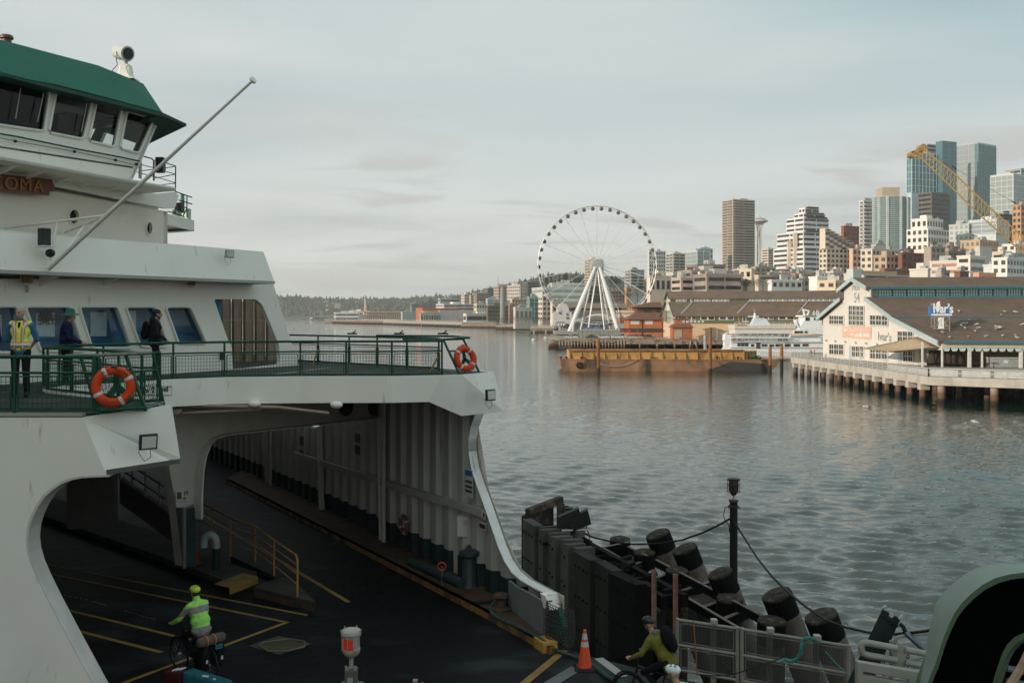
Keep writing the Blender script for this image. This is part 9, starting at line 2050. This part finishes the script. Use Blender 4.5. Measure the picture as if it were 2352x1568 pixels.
def bicycle(loc,rz,label,frame_m,panniers=None,roll=None):
 root=empty('bicycle',loc,label,'bicycle');root.rotation_euler.z=rz;rw=.34;ya,yb=-.52,.53
 for y in(ya,yb):
  t=part(MB().torus((0,y,rw),rw-.02,.02,(1,0,0),40,8),'wheel',m_black,root);part(MB().torus((0,y,rw),rw-.045,.008,(1,0,0),40,6),'rim',mat('bike_rim',(.06,.06,.06),.3,metal=.6),root).parent=t
  sp=MB()
  for k in range(20):a=math.pi*2*k/20;sp.tube([(.02*(-1)**k,y,rw),(0,y+(rw-.045)*math.cos(a),rw+(rw-.045)*math.sin(a))],.0013,4)
  part(sp,'spokes',m_metal,root).parent=t;part(MB().cyl((-.04,y,rw),.022,.08,12,axis=(1,0,0)),'wheel_hub',m_metal,root).parent=t
  part(MB().tube([(0,y+(rw+.02)*math.cos(a),rw+(rw+.02)*math.sin(a))for a in[R(20+14*k)for k in range(10)]],.018,6),'mudguard',m_black,root)
 bb,st,hd_,hb=V((0,-.08,.30)),V((0,-.20,.80)),V((0,.36,.83)),V((0,.39,.70));f=MB()
 for a,b in((bb,st),(bb,hb),(st-V((0,0,.03)),hd_)):f.tube([a,b],.018,10)
 f.tube([hd_+V((0,0,.03)),hb],.022,10)
 for s_ in(-1,1):f.tube([bb+V((s_*.03,0,0)),(s_*.06,ya,rw)],.010,8);f.tube([st+V((s_*.02,0,-.05)),(s_*.06,ya,rw)],.009,8);f.tube([hb+V((s_*.045,0,-.02)),(s_*.05,yb,rw)],.012,8)
 part(f,'frame',frame_m,root)
 part(MB().tube([st,st+V((0,-.03,.16))],.014,8),'seat_post',m_black,root);sd=Blob();sd.mass((0,-.27,.98),(.075,.10,.03));sd.limb([(0,-.2,.985),(0,-.06,.985)],[.035,.018]);sd.build('saddle',m_black,root,.012,2)
 part(MB().tube([hd_,hd_+V((0,.01,.15)),hd_+V((0,.07,.19))],.014,8),'stem',m_black,root)
 hbz=hd_+V((0,.07,.19));part(MB().tube([hbz+V((-.30,-.06,.03)),hbz+V((-.18,0,0)),hbz,hbz+V((.18,0,0)),hbz+V((.30,-.06,.03))],.012,8),'handlebar',m_black,root)
 for s_ in(-1,1):part(MB().tube([hbz+V((s_*.30,-.06,.03)),hbz+V((s_*.20,-.005,.003))],.017,8),'grip',m_black,root)
 ck=MB();ck.cyl((.04,-.08,.30),.09,.012,24,axis=(1,0,0));ck.bar((.07,-.08,.30),(.07,-.01,.15),.02);ck.bar((-.05,-.08,.30),(-.05,-.15,.45),.02);part(ck,'crank',m_metal,root)
 part(MB().box((.11,0,.14),(.09,.07,.02)),'pedal',m_black,root);part(MB().box((-.11,-.16,.46),(.09,.07,.02)),'pedal',m_black,root)
 rk=MB()
 for s_ in(-1,1):rk.tube([(s_*.06,ya,rw),(s_*.06,ya-.05,.72)],.006,6);rk.tube([(s_*.06,ya+.25,.73),(s_*.06,ya-.2,.72)],.006,6)
 for k in range(4):rk.bar((-.06,ya-.15+.1*k,.72),(.06,ya-.15+.1*k,.72),.01)
 part(rk,'rear_rack',m_black,root)
 if panniers:
  for s_ in(-1,1):
   pc=MB();pc.hexa([(s_*.09,ya-.17,.30),(s_*.25,ya-.15,.30),(s_*.25,ya+.12,.30),(s_*.09,ya+.14,.30)],[(s_*.09,ya-.22,.70),(s_*.27,ya-.20,.70),(s_*.27,ya+.18,.70),(s_*.09,ya+.20,.70)]);o=part(pc,'pannier',panniers,root,False,0,.035)
   rf=part(MB().box((s_*.17,ya-.215,.50),(.04,.012,.07)),'reflector',mat('reflector_white',(.6,.6,.58),.3),root,False);rf.parent=o
   part(MB().cyl((s_*.18,ya-.21,.71),.05,.40,12,axis=(0,1,0)),'pannier_roll',panniers,root).parent=o
 return root,hbz
def rider_pose(hbz,lean=.35):
 hip=V((0,-.27,1.04));neck=hip+V((0,.36*math.sin(lean)*1.6,.50*math.cos(lean)));L=hbz
 J=dict(head=neck+V((0,.08,.17)),neck=neck,chest=hip.lerp(neck,.66),waist=hip.lerp(neck,.28)+V((0,-.01,0)),hip=hip,shL=neck+V((-.19,.0,-.06)),shR=neck+V((.19,0,-.06)),wrL=L+V((-.27,-.10,.05)),wrR=L+V((.27,-.10,.05)),hiL=hip+V((-.09,.02,-.03)),hiR=hip+V((.09,.02,-.03)),knR=(.12,.12,.60),anR=(.12,-.03,.22),toR=(.12,.10,.175),knL=(-.12,.16,.80),anL=(-.12,-.18,.52),toL=(-.12,-.06,.485))
 for s_,x in(('L',-1),('R',1)):J['el'+s_]=J['sh'+s_].lerp(J['wr'+s_],.5)+V((x*.07,-.05,-.06))
 return J
def helmet(root,h,m_,vent):
 b=Blob();b.mass(h(0,-.015,.075),(.098,.130,.080));hm=b.build('helmet',m_,root,.010,2);mb=MB()
 for x in(-.055,-.02,.02,.055):
  for y in(-.09,-.02,.05):
   z_=.075+.082*math.sqrt(max(0.02,1-(x/.098)**2-((y+.015)/.13)**2));mb.ell(h(x,y,z_),(.009,.024,.007),8,5)
 part(mb,'helmet_vents',vent,root).parent=hm;mb=MB()
 for s_ in(-1,1):mb.tube([h(s_*.085,.02,.04),h(s_*.06,.05,-.09)],.005,5)
 part(mb,'chin_strap',m_black,root).parent=hm
def banded_jacket(root,J,bands,base,fat=1.06,names=None,low=None):
 b=Blob();torso(b,J,fat,low);[sleeve(b,J,s_)for s_ in 'LR'];o=b.build('jacket',[base]+[m_ for _,_,m_ in bands],root)
 up_=(J['neck']-J['hip']).normalized();me=o.data
 for p in me.polygons:
  c=p.center;t=(c-J['hip']).dot(up_)/(J['neck']-J['hip']).length
  for i,(a,b_,m_)in enumerate(bands):
   if a<=t<b_:p.material_index=i+1
 return o
m_asb=mat('bike_black',(.012,.012,.014),.35)
def rider_a():
 g0=G(445,1552,CZ);rz=math.atan2(-(-.80),.60);rz=math.atan2(.50,.86)
 f_=G(383,1532,CZ)-G(486,1575,CZ);rz=math.atan2(-f_.x,f_.y)
 root_b,hbz=bicycle(g0,rz,'loaded touring bicycle with black panniers ridden into the car deck',m_asb,cloth('pannier_black',(.010,.011,.012),.5))
 roll_m=cloth('roll_olive',(.10,.095,.07));rl=Blob();rl.limb([(-.22,-.60,.86),(.24,-.60,.86)],[.10,.10]);o=rl.build('luggage_roll',roll_m,root_b,.014,3)
 for x in(-.12,.06):part(MB().torus((x,-.60,.86),.105,.010,(1,0,0),24,6),'orange_strap',mat('strap_orange',(.75,.16,.03),.6),root_b).parent=o
 for k in range(3):part(MB().box((.10,-.735,.70+.035*k),(.16,.01,.012)),'blue_stripe',mat('strap_blue',(.04,.25,.32),.5),root_b,False)
 J=rider_pose(hbz,.26);root,J,h=figure('person','cyclist in a neon green and grey jacket and lime helmet riding into the car deck',g0,rz,J,(0,1,-.1),curl=.9)
 gn=cloth('neon_green',(.36,.74,.14),.55);gy=cloth('jacket_grey',(.26,.24,.235),.6)
 banded_jacket(root,J,[(.58,.84,gy),(-.6,.03,gy)],gn,1.22,low=J['hip']+V((0,0,-.04)));trousers(root,J,MATS['trouser_black'],(.105,.075,.055));shoes(root,J,m_black)
 b=Blob();b.limb([J['neck'],J['neck']+V((0,.03,.07))],[.085,.075]);b.build('collar',gn,root,.012,2);helmet(root,h,mat('helmet_lime',(.50,.66,.06),.35),m_black)
 b=Blob();b.mass(h(0,-.04,.0),(.082,.075,.07));b.build('hair',hair_d,root,.012,2)
rider_a()
def rider_b():
 g0=G(1505,1642,CZ);f_=G(1450,1600,CZ)-G(1580,1632,CZ);rz=math.atan2(-f_.x,f_.y)
 root_b,hbz=bicycle(g0,rz,'black bicycle ridden by the cyclist in olive beside the fence',m_asb)
 J=rider_pose(hbz,.55);root,J,h=figure('person','cyclist in an olive jacket with a black backpack beside the mesh fence',g0,rz,J,(.0,1,-.55),curl=.9)
 ol=cloth('olive_jacket',(.16,.15,.03));banded_jacket(root,J,[],ol,1.12,low=J['hip']+V((0,-.03,-.06)));trousers(root,J,MATS['trouser_black'],(.105,.075,.055));shoes(root,J,m_black)
 b=Blob();b.mass(J['neck']+V((0,-.05,.05)),(.10,.08,.06));b.build('hood',cloth('hood_grey',(.16,.16,.13)),root,.012,2)
 helmet(root,h,mat('helmet_black',(.02,.02,.022),.4),m_black)
 up_=(J['neck']-J['hip']).normalized();c=J['chest']+V((0,-.20,.12));b=Blob();M_=Matrix.Rotation(-.5,3,'X');b.mass(c,(.165,.11,.25),M_);b.mass(c+V((0,-.05,-.06)),(.15,.09,.16),M_);bp_=b.build('backpack',MATS['pack_black'],root,.014,4)
 part(MB().tube([c+V((.12,.05,-.15)),J['waist']+V((.19,.08,0)),J['waist']+V((0,.17,0))],.012,6),'strap',m_black,root).parent=bp_
rider_b()
def rider_c():
 Y=15.75;hd_=P(1547,1533,Y);root_b,hbz=None,None
 rz=R(60);g0=V((hd_.x+.25,Y-.05,CZ));root_b,hbz=bicycle(g0,rz,'bicycle of the white helmeted cyclist, mostly below the bottom edge',m_asb)
 J=rider_pose(hbz,.62);root,J,h=figure('person','cyclist in a pale green jacket and white helmet at the bottom edge',g0,rz,J,(0,1,-.35),curl=.9)
 banded_jacket(root,J,[],cloth('mint_green',(.34,.66,.22),.6),1.08);trousers(root,J,MATS['trouser_black']);shoes(root,J,m_black);helmet(root,h,mat('helmet_white',(.70,.72,.74),.35),m_black)
 w_=(J['head']);m_=Matrix.Rotation(rz,3,'Z')@w_
 off=hd_-(g0+m_)+V((0,0,-.05));root.location+=V((off.x,off.y,0));root_b.location+=V((off.x,off.y,0))
 for o in(root,root_b):o.location.z=CZ
rider_c()
def teal_bike():
 g0=G(470,1625,CZ);root=empty('cargo_trailer',g0,'teal bag on a bicycle trailer at the bottom edge behind the neon rider','trailer')
 tb=cloth('bag_teal',(.012,.10,.13),.5);q=lambda x,y,z:g0+V((x,y,z))
 MB().hexa([q(-.45,.10,.3),q(.45,-.25,.3),q(.55,.1,.3),q(-.35,.42,.3)],[q(-.48,.15,.62),q(.42,-.22,.50),q(.5,.1,.5),q(-.35,.42,.62)]).build('bag',tb,root,bevel=.05)
 for s_ in(-.3,.3):MB().torus(q(.1,s_,.22),.2,.02,(.3,1,0),28,6).build('wheel',m_black,root)
 MB().box(q(.02,-.02,.60),(.12,.05,.02),-.3).build('label_patch',m_frame,root);MB().box(q(.2,-.06,.56),(.05,.03,.02),-.3).build('label_patch',m_frame,root)
 MB().hexa([q(-.85,.2,.35),q(-.5,.05,.35),q(-.42,.3,.35),q(-.75,.45,.35)],[q(-.85,.22,.6),q(-.5,.08,.62),q(-.42,.3,.62),q(-.75,.45,.6)]).build('dark_bag',cloth('bag_maroon',(.06,.01,.012)),root,bevel=.03)
 for k in range(3):MB().bar(q(-.66+.06*k,.16+.02*k,.635),q(-.58+.06*k,.30+.02*k,.635),.02).build('white_strap',m_frame,root)
teal_bike()
def small_person(p,c1,c2,label,group=None,rz=0):
 root=empty('person',p,label,'person',group);root.rotation_euler.z=rz
 J={k:V(v)for k,v in STAND.items()};b=Blob();head(b,J['head'],(0,1,0));b.limb([J['neck'],J['chest'],J['hip']],[.07,.14,.14]);b.limb([J['head'],J['neck']],[.05,.06])
 for s_ in 'LR':b.limb([J['sh'+s_],J['el'+s_],J['wr'+s_]],[.06,.045,.03]);b.limb([J['hi'+s_],J['kn'+s_],J['an'+s_],J['to'+s_]],[.09,.06,.04,.035])
 b.build('body',sk_,root,.03,2);b=Blob();torso(b,J,1.05);[sleeve(b,J,s_,cuff=.9)for s_ in 'LR'];b.build('jacket',c1,root,.03,2);t=Blob();t.mass(J['hip'],(.18,.13,.12))
 for s_ in 'LR':t.limb([J['hi'+s_],J['kn'+s_],J['an'+s_]],[.10,.07,.06])
 t.build('trousers',c2,root,.03,2);return root
for i,(x,c_,lb)in enumerate(((1980,(.45,.22,.18),'walker in a pinkish top on the pier left of the white shed'),(2022,(.35,.27,.18),'walker in a tan coat nearest the corner of the white shed'))):
 p=PL(*r6(x,1020),(0,196),(1,0));p.z=3.5;small_person(p,cloth('walker_top_%d'%i,c_),cloth('walker_legs',(.06,.05,.05)),lb,rz=i*1.3)
base_p=None
for i,x in enumerate((1215,1250,1330,1420,1480,1560,1610,1650,1700,1740)):
 p=PL(*s1(x,470),(0,380+(i*7)%9),(1,0));p.z=5.35
 cset=[(.05,.05,.06),(.30,.08,.06),(.06,.12,.2)]
 if i<3:
  o=small_person(p,cloth('visitor_top_%d'%i,cset[i]),MATS['walker_legs'],'small figure of a visitor on the platform under the wheel','visitors on the platform under the wheel',i);base_p=o
 else:dup(base_p,p,i*.9)
def haze():
 mb=MB();mb.hexa([(-6000,-200,-3.5),(6500,-200,-3.5),(6500,8600,-3.5),(-6000,8600,-3.5)],[(-6000,-200,240),(6500,-200,240),(6500,8600,240),(-6000,8600,240)])
 m_=bpy.data.materials.new('haze');m_.use_nodes=True;t=m_.node_tree;t.nodes.remove(t.nodes['Principled BSDF']);v=N(t,'ShaderNodeVolumePrincipled')
 v.inputs['Color'].default_value=(.97,.98,.97,1);v.inputs['Density'].default_value=.00012;v.inputs['Anisotropy'].default_value=.2
 t.links.new(v.outputs[0],t.nodes['Material Output'].inputs['Volume']);o=mb.build('haze',m_);tag(o,kind='stuff')
haze()
